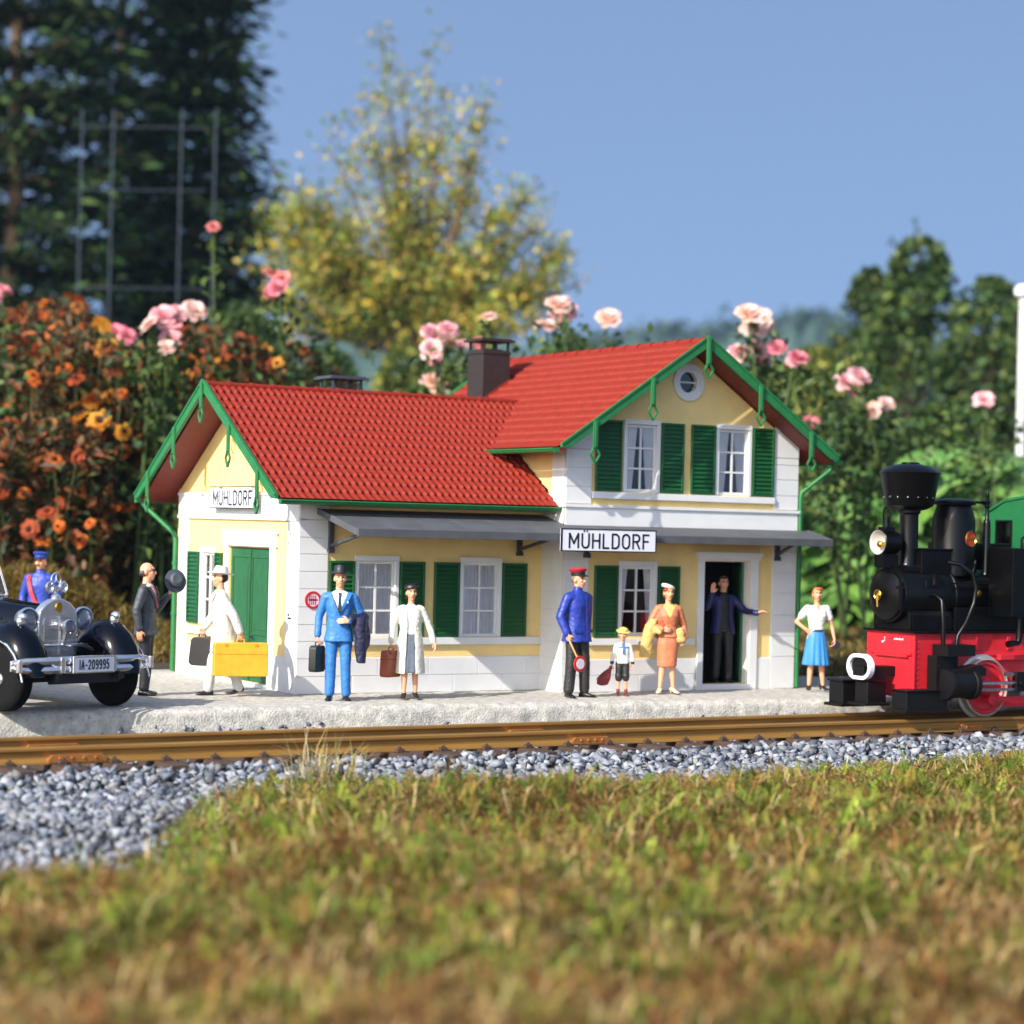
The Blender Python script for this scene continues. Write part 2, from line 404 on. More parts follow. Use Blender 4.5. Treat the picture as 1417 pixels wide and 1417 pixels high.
# upper storey
tr.box((3.98,-.03,2.47),(8.30,-.003,2.745)); tr.box((3.95,-.055,2.745),(8.33,-.002,2.79))
blocks(TR,3.98,4.43,[2.80,3.05,3.33,3.61],-.022); blocks(TR,7.83,8.30,[2.80,3.02,3.27,3.5,3.61],-.022)
for a_,b_ in ((3.98,4.43),(8.30,7.83)): tr.prism([(a_,3.616),(b_,3.616),(b_,zr(b_)+.03),(a_,zr(a_)+.03)],(0,-.022,0),(1,0,0),(0,0,1),(0,.019,0))
tr.T = TS; tr.box((-1.2,-.03,2.47),(.60,-.003,2.745)); tr.box((-1.2,-.05,2.745),(.62,-.004,2.79)); tr.box((.25,-.02,2.79),(.602,-.004,3.68))
tr.build('white_trim',W_,st,bevel=.004,seg=1)

def shutter(T,u0,u1,z0,z1,d=-.05):
    m = MB(T); f = .035; t = .04
    m.box((u0,d,z0),(u0+f,d+t,z1)); m.box((u1-f,d,z0),(u1,d+t,z1)); m.box((u0+f,d+.001,z0),(u1-f,d+t-.001,z0+f)); m.box((u0+f,d+.001,z1-f),(u1-f,d+t-.001,z1))
    n = int((z1-z0-2*f)/.062); hh = (z1-z0-2*f)/n
    for k in range(n):
        c = z0+f+hh*(k+.5); m.obox(((u0+u1)/2,d+.022,c),((u1-u0)/2-f,0,0),(0,.013,hh*.40),(0,.005,-.002))
    m.box((u0+f,d+t-.008,z0+f),(u1-f,d+t-.002,z1-f))
    m.build('shutter',SHG,st,bevel=.003,seg=1)

def window(T,u0,u1,z0,z1,fr=.07,sash='sides',part=.0,lab=None,red=False):
    wn = MB(T)                                          # casing
    f = fr
    wn.box((u0-.03,-.035,z1-.005),(u1+.03,-.003,z1+.07)); wn.box((u0-.03,-.03,z0),(u0+.03,.05,z1-.006)); wn.box((u1-.03,-.03,z0),(u1+.03,.05,z1-.006))
    wn.box((u0+.031,.01,z1-.05),(u1-.031,.06,z1-.007)); wn.box((u0+.031,.01,z0+.001),(u1-.031,.06,z0+.045))
    o = wn.build('window',W_,st,bevel=.004,seg=1)
    sa = MB(T); uc = (u0+u1)/2; a,b = u0+.032,u1-.032; zz0,zz1 = z0+.046,z1-.051
    sa.box((a,.02,zz0),(a+.035,.055,zz1)); sa.box((b-.035,.02,zz0),(b,.055,zz1))
    sa.box((uc-.016,.021,zz0),(uc+.016,.052,zz1))
    for k in (1,2):
        z = zz0+(zz1-zz0)*k/3; sa.box((a+.036,.022,z-.014),(b-.036,.051,z+.014))
    sa.build('muntin',W_,o)
    g = MB(T); g.box((a+.01,.036,zz0),(b-.01,.040,zz1)); g.build('pane',GLASS,o)
    for s,(c0,c1) in enumerate(((a,uc-part),(uc+part,b))):
        n = 40; vs = []; fs = []
        for j in range(9):
            z = zz0-.03+(zz1-zz0+.06)*j/8; open_ = part+(.0 if part == 0 else .09*max(0,(1-j/8))*(1 if j<8 else 0))
            for i in range(n+1):
                t = i/n
                q0,q1 = (c0,c1-(open_ if s == 0 else 0)) if s == 0 else (c0+open_,c1)
                vs.append((q0+(q1-q0)*t,.052+.009*math.sin(t*34+.6*math.sin(j*.8)+s),z))
        for j in range(8):
            for i in range(n): fs.append((j*(n+1)+i,j*(n+1)+i+1,(j+1)*(n+1)+i+1,(j+1)*(n+1)+i))
        c = MB(T); c.add(vs,fs); c.build('curtain',CURT,o,smooth=True,angle=180)
    return o
window(TF,.89,1.54,.80,1.90,part=.0); window(TF,2.61,3.26,.80,1.90,part=.0)
window(TR,4.98,5.62,.84,1.89,part=.07); window(TR,5.02,5.62,3.0,4.02,part=.02); window(TR,6.72,7.34,3.0,4.02,part=.02)
window(TG,-3.52,-2.98,.82,1.93,part=.0)
for u0,u1 in ((.455,.855),(1.585,1.99),(2.15,2.57),(3.30,3.72)): shutter(TF,u0,u1,.80,1.89)
for u0,u1 in ((4.52,4.94),(5.66,6.06)): shutter(TR,u0,u1,.82,1.89)
for u0,u1 in ((4.49,4.95),(5.67,6.08),(6.22,6.67),(7.39,7.80)): shutter(TR,u0,u1,3.0,4.06)
for u0,u1 in ((-4.02,-3.58),(-2.95,-2.70)): shutter(TG,u0,u1,.82,1.93)
sl = MB(TF); sl.box((.44,-.05,.69),(3.99,-.003,.795)); sl.build('window_sill',W_,st,bevel=.006)
sl = MB(TR); sl.box((4.42,-.05,.70),(6.36,-.003,.80)); sl.build('window_sill',W_,st,bevel=.006)
sl = MB(TR); sl.box((4.44,-.06,2.885),(7.826,-.003,2.985)); sl.build('window_sill',W_,st,bevel=.006)
sl = MB(TG); sl.box((-4.02,-.06,.66),(-2.64,-.003,.77)); sl.build('window_sill',W_,st,bevel=.006)
# round attic window
o = MB(TR); pr = []
n = 40
def annulus(m,T,c,r0,r1,d0,d1,n=40):
    m.T = T; vs = []
    for i in range(n):
        a = 2*PI*i/n; ca,sa = math.cos(a),math.sin(a)
        vs += [(c[0]+r0*ca,d0,c[1]+r0*sa),(c[0]+r1*ca,d0,c[1]+r1*sa),(c[0]+r1*ca,d1,c[1]+r1*sa),(c[0]+r0*ca,d1,c[1]+r0*sa)]
    fs = []
    for i in range(n):
        j = (i+1)%n
        for k in range(4): fs.append((i*4+k,i*4+(k+1)%4,j*4+(k+1)%4,j*4+k))
    m.add(vs,fs)
annulus(o,TR,(cxr,czr),.198,.285,-.04,-.002); annulus(o,TR,(cxr,czr),.16,.1985,-.02,.07)
rw = o.build('round_window',W_,st,smooth=True)
o = MB(TR); o.box((cxr-.16,.02,czr-.012),(cxr+.16,.05,czr+.012)); o.build('muntin',W_,rw)
o = MB(TR); o.cyl((cxr,.055,czr),(cxr,.06,czr),.162,n=32); o.build('pane',GLASS,rw)
o = MB(TR); o.cyl((cxr,.4,czr),(cxr,.42,czr),.36,n=20); o.build('dark_backing',DARK,st)  # near-black disc added behind the pane; attic shade put into its colour

# doors
d = MB(TG); d.panel(-2.44,-.95,.06,2.02,[],.02,.06)
for (a,b) in ((-2.34,-1.76),(-1.63,-1.05)):
    for z0,z1 in ((.16,.62),(.78,1.88)):
        d.box((a-.03,.006,z0-.03),(b+.03,.019,z0)); d.box((a-.03,.006,z1),(b+.03,.019,z1+.03)); d.box((a-.03,.006,z0+.001),(a,.019,z1-.001)); d.box((b,.006,z0+.001),(b+.03,.019,z1-.001)); d.box((a+.05,.010,z0+.05),(b-.05,.019,z1-.05))
d.box((-1.70,.0,.08),(-1.69,.019,2.0))
dr = d.build('door',DOORG,st,bevel=.004,seg=1); dr['label'] = 'green panelled double door in the gable'
h = MB(TG); h.tube([(-1.60,.02,.72),(-1.60,-.03,.72),(-1.50,-.03,.72)],.012,8); h.build('handle',BLK,dr)
d = MB(TR); d.T = TR @ Matrix.Translation((7.37,.10,0)) @ Matrix.Rotation(R(63),4,'Z')
d.box((0,0,.1),(.82,.04,1.97)); d.box((.1,.041,.2),(.72,.05,.9)); d.box((.1,.041,1.05),(.72,.05,1.85))
dr2 = d.build('door',DOORG,st,bevel=.004); dr2['label'] = 'open green door leaf swung into the dark hall'
h = MB(d.T); h.tube([(.74,.03,1.0),(.74,.09,1.0),(.64,.09,1.0)],.012,8); h.build('handle',BLK,dr2)
f = MB(TR); f.box((6.41,-.045,0),(6.52,-.003,2.0)); f.box((7.40,-.045,0),(7.55,-.003,2.0)); f.box((6.38,-.055,2.0),(7.59,-.003,2.07)); f.box((6.35,-.075,2.07),(7.62,-.003,2.12)); f.box((6.521,-.05,.0),(7.399,.13,.088)); f.box((7.374,-.002,.089),(7.389,.118,1.989)); f.box((6.531,-.002,.089),(6.546,.118,1.989)); f.box((6.547,-.002,1.974),(7.373,.118,1.989))
f.build('door_frame',W_,st,bevel=.006)

# ---- tiled roofs
def tiles(name,O,U,V,NRM,Lu,Lv,tw,rows,clip=None):
    O,U,V,NRM = [np.array(a,float) for a in (O,U,V,NRM)]
    nc = int(round(Lu/tw)); tw = Lu/nc; nu = nc*8; th = Lv/rows
    rv = []                                    # rows of constant v within each course: (t within course)
    for r in range(rows):
        for t in (0,.06,.35,.7,.97): rv.append((r,t))
    rv.append((rows-1,1.0))
    us = np.linspace(0,Lu,nu+1); P = []
    for r,t in rv:
        ph = (us/tw)%1.0
        roll = .5+.5*np.sin(2*np.pi*ph); roll = roll**1.5
        lip = .046*roll-.018
        v = r*th+t*th+lip*np.clip((t-.3)/.7,0,1)
        if t == 0: v = r*th+lip*(1 if r else 0)+.001
        if t == .06: v = np.maximum(v, r*th+lip*(1 if r else 0)+.006)
        hgt = .004+.027*t+.027*roll
        p = O+np.outer(us,U)+np.outer(v,V)+np.outer(hgt,NRM)
        P.append(p)
    P = np.array(P); K = len(rv)
    if clip is not None: P = clip(P)
    idx = np.arange(K*(nu+1)).reshape(K,nu+1)
    F = np.stack([idx[:-1,:-1],idx[1:,:-1],idx[1:,1:],idx[:-1,1:]],-1).reshape(-1,4)
    return np_mesh(name,P.reshape(-1,3),F,RED,st)
def slab(name,quad,nrm,t0,t1,m,par):
    nrm = Vector(nrm); q = [Vector(p) for p in quad]; s = MB()
    s.add([p-nrm*t0 for p in q]+[p-nrm*t1 for p in q],[(0,1,2,3),(7,6,5,4)]+[(i,4+i,4+(i+1)%4,(i+1)%4) for i in range(4)])
    return s.build(name,m,par)
ln = math.hypot(1,LSL); cl,sn = 1/ln,LSL/ln
XL,XR = -.56,4.86
def clipL(P):
    z = P[...,2]; lim = np.where(z > 3.62, RX-(RZ-z)/SL+.06, 4.0+.0*z)
    lim = np.where((z <= 3.62)&(z > 3.5), 3.99, lim); P[...,0] = np.minimum(P[...,0],lim); return P
roofL = tiles('roof',(XL+.03,LRY,LRZ),(1,0,0),(0,-cl,-sn),(0,-sn,cl),XR-XL-.03,2.68*ln,.116,14,clipL)
roofL['label'] = 'red tiled roof of the low wing'
r2 = tiles('roof',(XR,LRY,LRZ),(-1,0,0),(0,cl,-sn),(0,sn,cl),XR-XL-.03,2.68*ln,.116,14,clipL)
lr = math.hypot(1,SL); cr,sr = 1/lr,SL/lr; YB,YE = -1.10,5.0
roofR = tiles('roof',(RX,YE,RZ),(0,-1,0),(-cr,0,-sr),(-sr,0,cr),YE-YB-.03,2.56*lr,.116,14)
roofR['label'] = 'red tiled roof of the tall wing'
r4 = tiles('roof',(RX,YB+.03,RZ),(0,1,0),(cr,0,-sr),(sr,0,cr),YE-YB-.03,2.56*lr,.116,14)
# soffits
def q4(a,b,c,d): return [a,b,c,d]
for sg,par in ((-1,roofL),(1,r2)):
    ye = LRY+sg*2.66; ze = LRZ-2.66*LSL; xr = 4.0
    slab('soffit',q4((XL+.05,LRY,LRZ),(xr,LRY,LRZ),(xr,ye,ze),(XL+.05,ye,ze)),(0,sg*sn,cl),.012,.06,SOF,par)
for sg,par in ((-1,roofR),(1,r4)):
    xe = RX+sg*2.54; ze = RZ-2.54*SL
    slab('soffit',q4((RX,YB+.05,RZ),(RX,YE-.05,RZ),(xe,YE-.05,ze),(xe,YB+.05,ze)),(sg*sr,0,cr),.012,.06,SOF,par)
# soffit seams, ridge caps
def ridge(a,b,par):
    a = Vector(a); b = Vector(b); m = MB(); n = int((b-a).length/.34); d = (b-a)/n
    for i in range(n):
        p = a+d*i; m.cyl(p,p+d*1.0,.058,.05,12); m.cyl(p-d*.03,p+d*.12,.066,.064,12)
    m.build('ridge_cap',RED,par,smooth=True)
ridge((XL+.0,LRY,LRZ+.005),(4.82,LRY,LRZ+.005),roofL); ridge((RX,YB+.0,RZ+.005),(RX,YE,RZ+.005),roofR)
# barge boards with hanging diamond ornaments
def barge(apex,e0,e1,out,depth=.17,n_orn=(),lab=None):
    apex,e0,e1,out = map(Vector,(apex,e0,e1,out)); m = MB()
    for e in (e0,e1):
        d = (apex-e); side = d.normalized()
        low = 0
        A = [apex+Vector((0,0,.075)),e+Vector((0,0,.075)),e+Vector((0,0,.075-.06)),e+d*.06+Vector((0,0,.075-.06-depth*.55)),apex+Vector((0,0,.075-depth))]
        B = [p+out*.05 for p in A]; n = len(A)
        m.add(A+B,[tuple(range(n)),tuple(range(2*n-1,n-1,-1))]+[(i,n+i,n+(i+1)%n,(i+1)%n) for i in range(n)])
        # raised upper moulding
        m.bar(apex+Vector((0,0,.07))+out*.055,e+Vector((0,0,.07))+out*.055,.02,.035)
    o = m.build('barge_board',GRN,st,bevel=.004,seg=1)
    lat = (e1-e0).normalized(); lat.z = 0
    for s in n_orn:
        c = apex.lerp(e1 if s > 0 else e0, abs(s)); k = MB(); p = c+out*.066
        top = p+Vector((0,0,.06)); ln_ = .43
        k.obox(top-Vector((0,0,ln_/2)),lat*.042,out*.014,Vector((0,0,ln_/2)))
        k.obox(top-Vector((0,0,ln_/2))+out*.016,lat*.02,out*.006,Vector((0,0,ln_/2-.03)))
        # open diamond
        cc = top-Vector((0,0,ln_+.075)); rx,rz = .082,.125
        P4 = [cc+Vector((0,0,rz)),cc+lat*rx,cc-Vector((0,0,rz)),cc-lat*rx]
        for a,b in zip(P4,P4[1:]+P4[:1]): k.bar(a,b,.03,.028,up=out)
        k.build('ornament',GRN,o,bevel=.003,seg=1)
    return o
barge((XL,LRY,LRZ),(XL,LRY+2.68,LRZ-2.68*LSL),(XL,LRY-2.68,LRZ-2.68*LSL),(-1,0,0),n_orn=(0,.39,.78,-.39,-.78))
barge((RX,YB,RZ),(RX-2.56,YB,RZ-2.56*SL),(RX+2.56,YB,RZ-2.56*SL),(0,-1,0),n_orn=(0,.39,.78,-.39,-.78))
barge((RX,YE,RZ),(RX-2.56,YE,RZ-2.56*SL),(RX+2.56,YE,RZ-2.56*SL),(0,1,0))
# gutters and downpipes
def gutter(a,b,out):
    a,b,out = Vector(a),Vector(b),Vector(out); m = MB(); n = 9; rings = []
    for p in (a,b):
        r = []
        for i in range(n):
            t = PI+PI*i/(n-1); r.append(p+out*(.055*math.cos(t))+Vector((0,0,.06*math.sin(t))))
        for i in range(n-1,-1,-1):
            t = PI+PI*i/(n-1); r.append(p+out*(.042*math.cos(t))+Vector((0,0,.047*math.sin(t))))
        rings.append(r)
    m.loft(rings); m.tube([a+out*.056,b+out*.056],.012,8)
    for p in (a,b): m.obox(p-Vector((0,0,.02)),out*.045,(b-a).normalized()*.006,(0,0,.035))
    return m.build('gutter',GRN,st,smooth=True)
eL = LRZ-2.68*LSL; eR = RZ-2.56*SL
gutter((XL,LRY-2.74,eL+.0),(3.97,LRY-2.74,eL+.0),(0,-1,0)); gutter((XL,LRY+2.74,eL),(3.97,LRY+2.74,eL),(0,1,0))
gutter((RX-2.62,YB+.0,eR),(RX-2.62,YE,eR),(-1,0,0)); gutter((RX+2.62,YB,eR),(RX+2.62,YE,eR),(1,0,0))
dp = MB(); dp.tube([(RX+2.60,-.92,eR-.05),(RX+2.60,-.90,eR-.13),(8.36,-.66,eR-.5),(8.35,-.65,eR-.62),(8.35,-.65,.02)],.036,12)
for z in (.9,1.9,2.72): dp.cyl((8.35,-.65,z),(8.35,-.65,z+.05),.046)
dp.build('downpipe',GRN,st,smooth=True)
dp = MB(); dp.tube([(-.45,LRY+2.72,eL-.05),(-.42,LRY+2.66,eL-.12),(-.06,YW+.13,eL-.52),(-.045,YW+.08,eL-.62),(-.045,YW+.08,.02)],.04,12)
for z in (.9,1.7): dp.cyl((-.045,YW+.08,z),(-.045,YW+.08,z+.05),.05)
dp.build('downpipe',GRN,st,smooth=True)
# chimneys
def chimney(x0,x1,y0,y1,zb,zt,par):
    m = MB(); m.box((x0,y0,zb),(x1,y1,zt)); m.box((x0-.015,y0-.015,zt-.07),(x1+.015,y1+.015,zt-.03))
    o = m.build('chimney',CHIM,par,bevel=.006)
    c = MB(); c.box((x0-.06,y0-.06,zt+.14),(x1+.06,y1+.06,zt+.17)); c.box((x0-.03,y0-.03,zt+.17),(x1+.03,y1+.03,zt+.19))
    for a in (x0+.03,(x0+x1)/2,x1-.03):
        for b in (y0+.03,y1-.03): c.box((a-.018,b-.018,zt),(a+.018,b+.018,zt+.14))
    c.box((x0+.09,y0+.09,zt),(x1-.09,y1-.09,zt+.02))
    c.build('cap',DKG if zt < 5 else CHIM,par)
    return o
chimney(4.90,5.42,3.5,4.02,3.9,5.37,roofR); chimney(1.83,2.37,2.85,3.35,3.9,4.54,r2)
f = MB(); 
for y in (3.49,): f.bar((4.89,y,RZ-(RX-4.89)*SL+.05),(5.43,y,RZ-(RX-5.43)*SL+.05),.03,.05)
f.build('flashing',RED,roofR)
# canopy
CYF = -1.30
cz = lambda y: 2.63+(2.345-2.63)*(-y/1.30)
ca = MB(); 
xs = [.25]+[.25+.62*i for i in range(1,6)]+[3.98]
def sheet(xa,xb,yb):
    a = [(xa,yb,cz(yb)),(xb,yb,cz(yb)),(xb,CYF,cz(CYF)),(xa,CYF,cz(CYF))]
    b = [(p[0],p[1],p[2]-.03) for p in a]
    ca.add(a+b,[(0,3,2,1),(4,5,6,7)]+[(i,(i+1)%4,4+(i+1)%4,4+i) for i in range(4)])
for a,b in zip(xs,xs[1:]): sheet(a+.003,b-.003,-.045)
xs = [3.98]+[3.98+.64*i for i in range(1,7)]+[8.46]
for a,b in zip(xs,xs[1:]): sheet(a+.003,b-.003,YF-.06)
ca.box((.24,CYF-.035,cz(CYF)-.10),(8.47,CYF-.001,cz(CYF)+.012))          # front fascia
for x in (.23,8.462):
    yb = -.045 if x < 1 else YF-.06
    ca.add([(x,yb,cz(yb)+.012),(x,CYF,cz(CYF)+.012),(x,CYF,cz(CYF)-.08),(x,yb,cz(yb)-.08),(x+.018,yb,cz(yb)+.012),(x+.018,CYF,cz(CYF)+.012),(x+.018,CYF,cz(CYF)-.08),(x+.018,yb,cz(yb)-.08)],
      [(0,1,2,3),(7,6,5,4),(0,4,5,1),(1,5,6,2),(2,6,7,3),(3,7,4,0)])
can = ca.build('canopy',SLATE,st,bevel=.003,seg=1)
for x,y in ((.46,0),(3.57,0),(4.36,YF),(7.90,YF)):
    b = MB(); b.box((x-.04,y-.07,2.03),(x+.04,y-.024,cz(y-.07)-.035)); b.box((x-.05,y-.085,2.0),(x+.05,y-.024,2.06))
    b.bar((x,y-.06,2.10),(x,CYF+.10,cz(CYF+.1)-.05),.05,.045); b.bar((x,y-.07,cz(y-.07)-.065),(x,CYF+.02,cz(CYF+.02)-.06),.04,.05)
    b.build('bracket',DKG,can,bevel=.004,seg=1)

# signs on the station (lifted off as things of their own)
def name_sign(T,u0,u1,z0,z1,label,th,h,ws,gap,par_name='station_sign'):
    t = thing(par_name,label,'sign',T @ Vector(((u0+u1)/2,.0,z0)),math.atan2(T[1][0],T[0][0]),'station name signs')
    m = MB(T); m.box((u0,-.045,z0),(u1,.0,z1)); m.build('board',SIGNW,t,bevel=.012)
    m = MB(T); b = .016
    for a in ((u0,z0,u1,z0+b),(u0,z1-b,u1,z1)): m.box((a[0],-.049,a[1]),(a[2],-.02,a[3]))
    m.box((u0,-.0485,z0+b),(u0+b,-.02,z1-b)); m.box((u1-b,-.0485,z0+b),(u1,-.02,z1-b)); m.build('border',INK,t)
    q = lettering('MÜHLDORF',T @ Matrix.Translation((0,-.0452,0)),(u0+u1)/2,z0+(z1-z0)*.17,h,ws,th,gap); q.build('lettering',INK,t)
    return t
T1 = Matrix.Translation((0,CYF-.085,0)); 
name_sign(T1,3.435,5.075,2.10,2.43,'large white name board hanging at the canopy edge with black lettering',.027,.2,1.0,.33)
T2 = Matrix.Translation((-.10,0,0)) @ TG
name_sign(T2,-2.93,-1.25,2.60,2.93,'white name board fixed on the sunlit gable wall above the green door',.031,.2,1.05,.33)
t = thing('round_sign','small round red and white sign on the white corner blocks','sign',(.21,-.03,1.33))
m = MB(); m.cyl((.21,-.024,1.33),(.21,-.032,1.33),.115,n=28); m.build('plate',SIGNW,t)
RSG = mat('sign_red',(190,36,40),.4,.05)
m = MB(); annulus(m,TF,(.21,1.33),.09,.125,-.038,-.0225); m.box((.14,-.036,1.32),(.28,-.0325,1.345))
for k in range(4): m.box((.15+.03*k,-.036,1.26),(.162+.03*k,-.0325,1.40))
m.build('ring',RSG,t)
t = thing('letter_plate','tiny white and black plate on the gable corner','plate',(-.03,.2,1.04))
m = MB(TG); m.box((-.26,-.045,1.02),(-.12,-.024,1.14)); m.build('plate',SIGNW,t,bevel=.004)
m = MB(TG); m.box((-.25,-.05,1.05),(-.13,-.046,1.075)); m.box((-.25,-.05,1.09),(-.21,-.046,1.13)); m.build('slot',INK,t)
t = thing('notice_strip','narrow white notice strip on the sill under the ground floor window','notice',(5.45,YF-.06,.72))
m = MB(TR); m.box((5.3,-.056,.72),(5.62,-.051,.775)); m.build('plate',SIGNW,t)
m = MB(TR)
for k in range(9): m.box((5.33+.03*k,-.059,.735),(5.35+.03*k,-.0565,.735+.02+.008*(k%3)))
m.build('marks',INK,t)
# ------------------------------------------------------------------ ground, platform, track
from mathutils import noise as mn
def nz(x,y,z=0.0,s=1.0): return mn.noise(Vector((x*s,y*s,z)))
def sstep(a,b,x):
    t = min(1,max(0,(x-a)/(b-a))); return t*t*(3-2*t)
def gedge(x):        # front limit of the ballast: grass starts here
    pts = [(-30,-11.5),(-6.4,-10.5),(-5.3,-8.7),(-4.3,-7.0),(-3.5,-5.9),(-3.0,-5.6),(-2.3,-5.8),(-1,-6.7),(1,-6.95),(3,-6.9),(5,-6.6),(7,-6.3),(8.5,-5.9),(10,-5.4),(40,-5.2)]
    for (a,b),(c,d) in zip(pts,pts[1:]):
        if a <= x <= c: return b+(d-b)*(x-a)/(c-a)
    return -5.2
def hz(x,y):         # height of the ground
    if y > -1.2: return -.07
    z = -.46
    z -= .16*sstep(-4.75,-5.7,y)
    g = sstep(0,-2.2,y-gedge(x))
    z += g*(.12+.20*nz(x,y,3,.55)+.17*nz(x,y,5,1.5))
    return z
EARTH = mat('earth', (58,44,28), .95, .35, 1.2, .4, 14, dirt=((44,44,24),.9,.5,.6))
xs = sorted(set([-1000,-600,-250,-120,-60,-35,-24]+[-16+.35*i for i in range(110)]+[24,30,40,60,120,250,600,1450]))
ys = sorted(set([-300,-100,-60,-40,-30]+[-24+.35*i for i in range(66)]+[-1.5,-1.15,0,3,8,20,40,80,150,300,600,1400]))
V = [(x,y,hz(x,y)) for y in ys for x in xs]; nx = len(xs)
F = [(j*nx+i,j*nx+i+1,(j+1)*nx+i+1,(j+1)*nx+i) for j in range(len(ys)-1) for i in range(nx-1)]
tag(np_mesh('ground',V,F,EARTH,smooth=True),kind='structure')

# platform of rough cast stone
PLAT = mat('platform_concrete', (184,180,172), .95, .30, 9, .8, 34, dirt=((78,77,76),22,.55,.8))
PLAT.node_tree.nodes['Principled BSDF'].inputs['Specular IOR Level'].default_value = .2
yf = lambda x: -1.80-.08*x
def yb(x): return 5.1 if x < 6 else (5.1-(x-6)*.82 if x < 10.6 else 1.33)
V = []; F = []; xs = [-20+.075*i for i in range(460)]
prof = [1,.9,.75,.6,.5,.42,.36,.3,.26,.22,.18,.15,.12,.09,.065,.045,.03,.015,.006,0]
K = len(prof)+8
for x in xs:
    a = yf(x); b = yb(x)
    for t in prof:
        y = a+(b-a)*t; r = nz(x,y,0,2.2)*.014+nz(x,y,2,7)*.014+nz(x,y,6,17)*.006
        rnd = -.045*math.exp(-max(0,y-a)/.05)
        V.append((x,y+(nz(x,1,0,5)*.018+nz(x,0,9,1.1)*.03 if t < .01 else 0),r+rnd-(.012 if t>0 else 0)*0))
    for k in range(8):
        z = -.07-.055*k
        V.append((x,a-.02+nz(x,z,4,4)*.018+nz(x,z,7,11)*.02+nz(x,0,9,1.1)*.03+nz(x,z,3,24)*.012-.01*k,z))
n = len(V)//len(xs)
for i in range(len(xs)-1):
    for k in range(n-1): F.append((i*n+k,i*n+k+1,(i+1)*n+k+1,(i+1)*n+k))
tag(np_mesh('platform',V,F,PLAT,smooth=True),kind='structure')
PATH = mat('path_gravel',(168,164,160),.95,.2,2,.3,8)
m = MB(); c = gnd(1165,73.5); d = Vector((rt.x,rt.y,0)).normalized(); e = Vector((fw.x,fw.y,0)).normalized()
q = [c-d*30-e*3.2,c+d*40-e*3.2,c+d*40+e*5,c-d*30+e*5]
m.add([(p.x,p.y,-.05) for p in q]+[(p.x,p.y,-.066) for p in q],[(0,1,2,3),(7,6,5,4),(0,4,5,1),(1,5,6,2),(2,6,7,3),(3,7,4,0)])
tag(m.build('path',PATH),kind='structure')

# railway track
YN,YFR,ZR = -4.10,-2.98,-.17
RAILM = mat('rail_brass',(156,116,58),.45,.25,2.5,.06,30,metal=.35,dirt=((110,78,40),3,.56,.55),stretch=(.35,4,4))
SLP = mat('sleeper_brown',(72,54,44),.7,.3,5,.5,20,dirt=((120,104,88),6,.6,.5),stretch=(4,.6,4))
COP = mat('fishplate_copper',(186,122,62),.4,.2,6,metal=.6)
tk = thing('railway_track','narrow gauge railway track with brassy rails on brown sleepers in grey ballast','railway track',(0,-3.54,-.45))
PR = [(-.045,0),(.045,0),(.05,-.012),(.05,-.04),(.018,-.062),(.014,-.13),(.075,-.165),(.08,-.19),(-.08,-.19),(-.075,-.165),(-.014,-.13),(-.018,-.062),(-.05,-.04),(-.05,-.012)]
for yc in (YN,YFR):
    m = MB(); m.loft([[Vector((x,yc+p[0],ZR+p[1])) for p in PR] for x in (-20,24)]); m.build('rail',RAILM,tk,bevel=.004,seg=1)
for k in range(62):
    x = -15.2+.61*k
    if not (-9 < x < 20): continue
    j = random.uniform(-.02,.02); m = MB()
    m.T = Matrix.Translation((x,-3.54,0)) @ Matrix.Rotation(j,4,'Z')
    e = random.uniform(-.03,.03)
    m.prism([(-.14,-.5),(.14,-.5),(.12,-.362),(-.12,-.362)],(0,-1.16+e,0),(1,0,0),(0,0,1),(0,2.3,0))
    for yy in (YN,YFR):
        for s in (-1,1):
            y0 = yy+3.54+s*.105
            m.box((-.05,y0-.03,-.366),(.05,y0+.03,-.315)); m.box((-.03,y0-s*.055-.02,-.343),(.03,y0-s*.055+.022,-.322)); m.cyl((0,y0,-.32),(0,y0,-.29),.022,n=8)
    m.build('sleeper',SLP,tk,bevel=.01,seg=1)
def fish(x0,x1,y,s):
    m = MB(); m.prism([(x0,-.135),(x0+.05,-.085),(x1-.05,-.085),(x1,-.135),(x1,-.178),(x0,-.178)],(0,y+s*.016,ZR+.0),(1,0,0),(0,0,1),(0,s*.07,0))
    for i in range(4):
        x = x0+.14+(x1-x0-.28)*i/3; m.cyl((x,y+s*.07,ZR-.125),(x,y+s*.10,ZR-.125),.02,n=8)
    m.build('fishplate',COP,tk,bevel=.01)
for x0,x1 in ((-5.0,-4.3),(1.95,2.55),(8.55,9.0)): fish(x0,x1,YN,-1)
for x0,x1 in ((-4.9,-4.2),(1.65,2.25)): fish(x0,x1,YFR,-1)

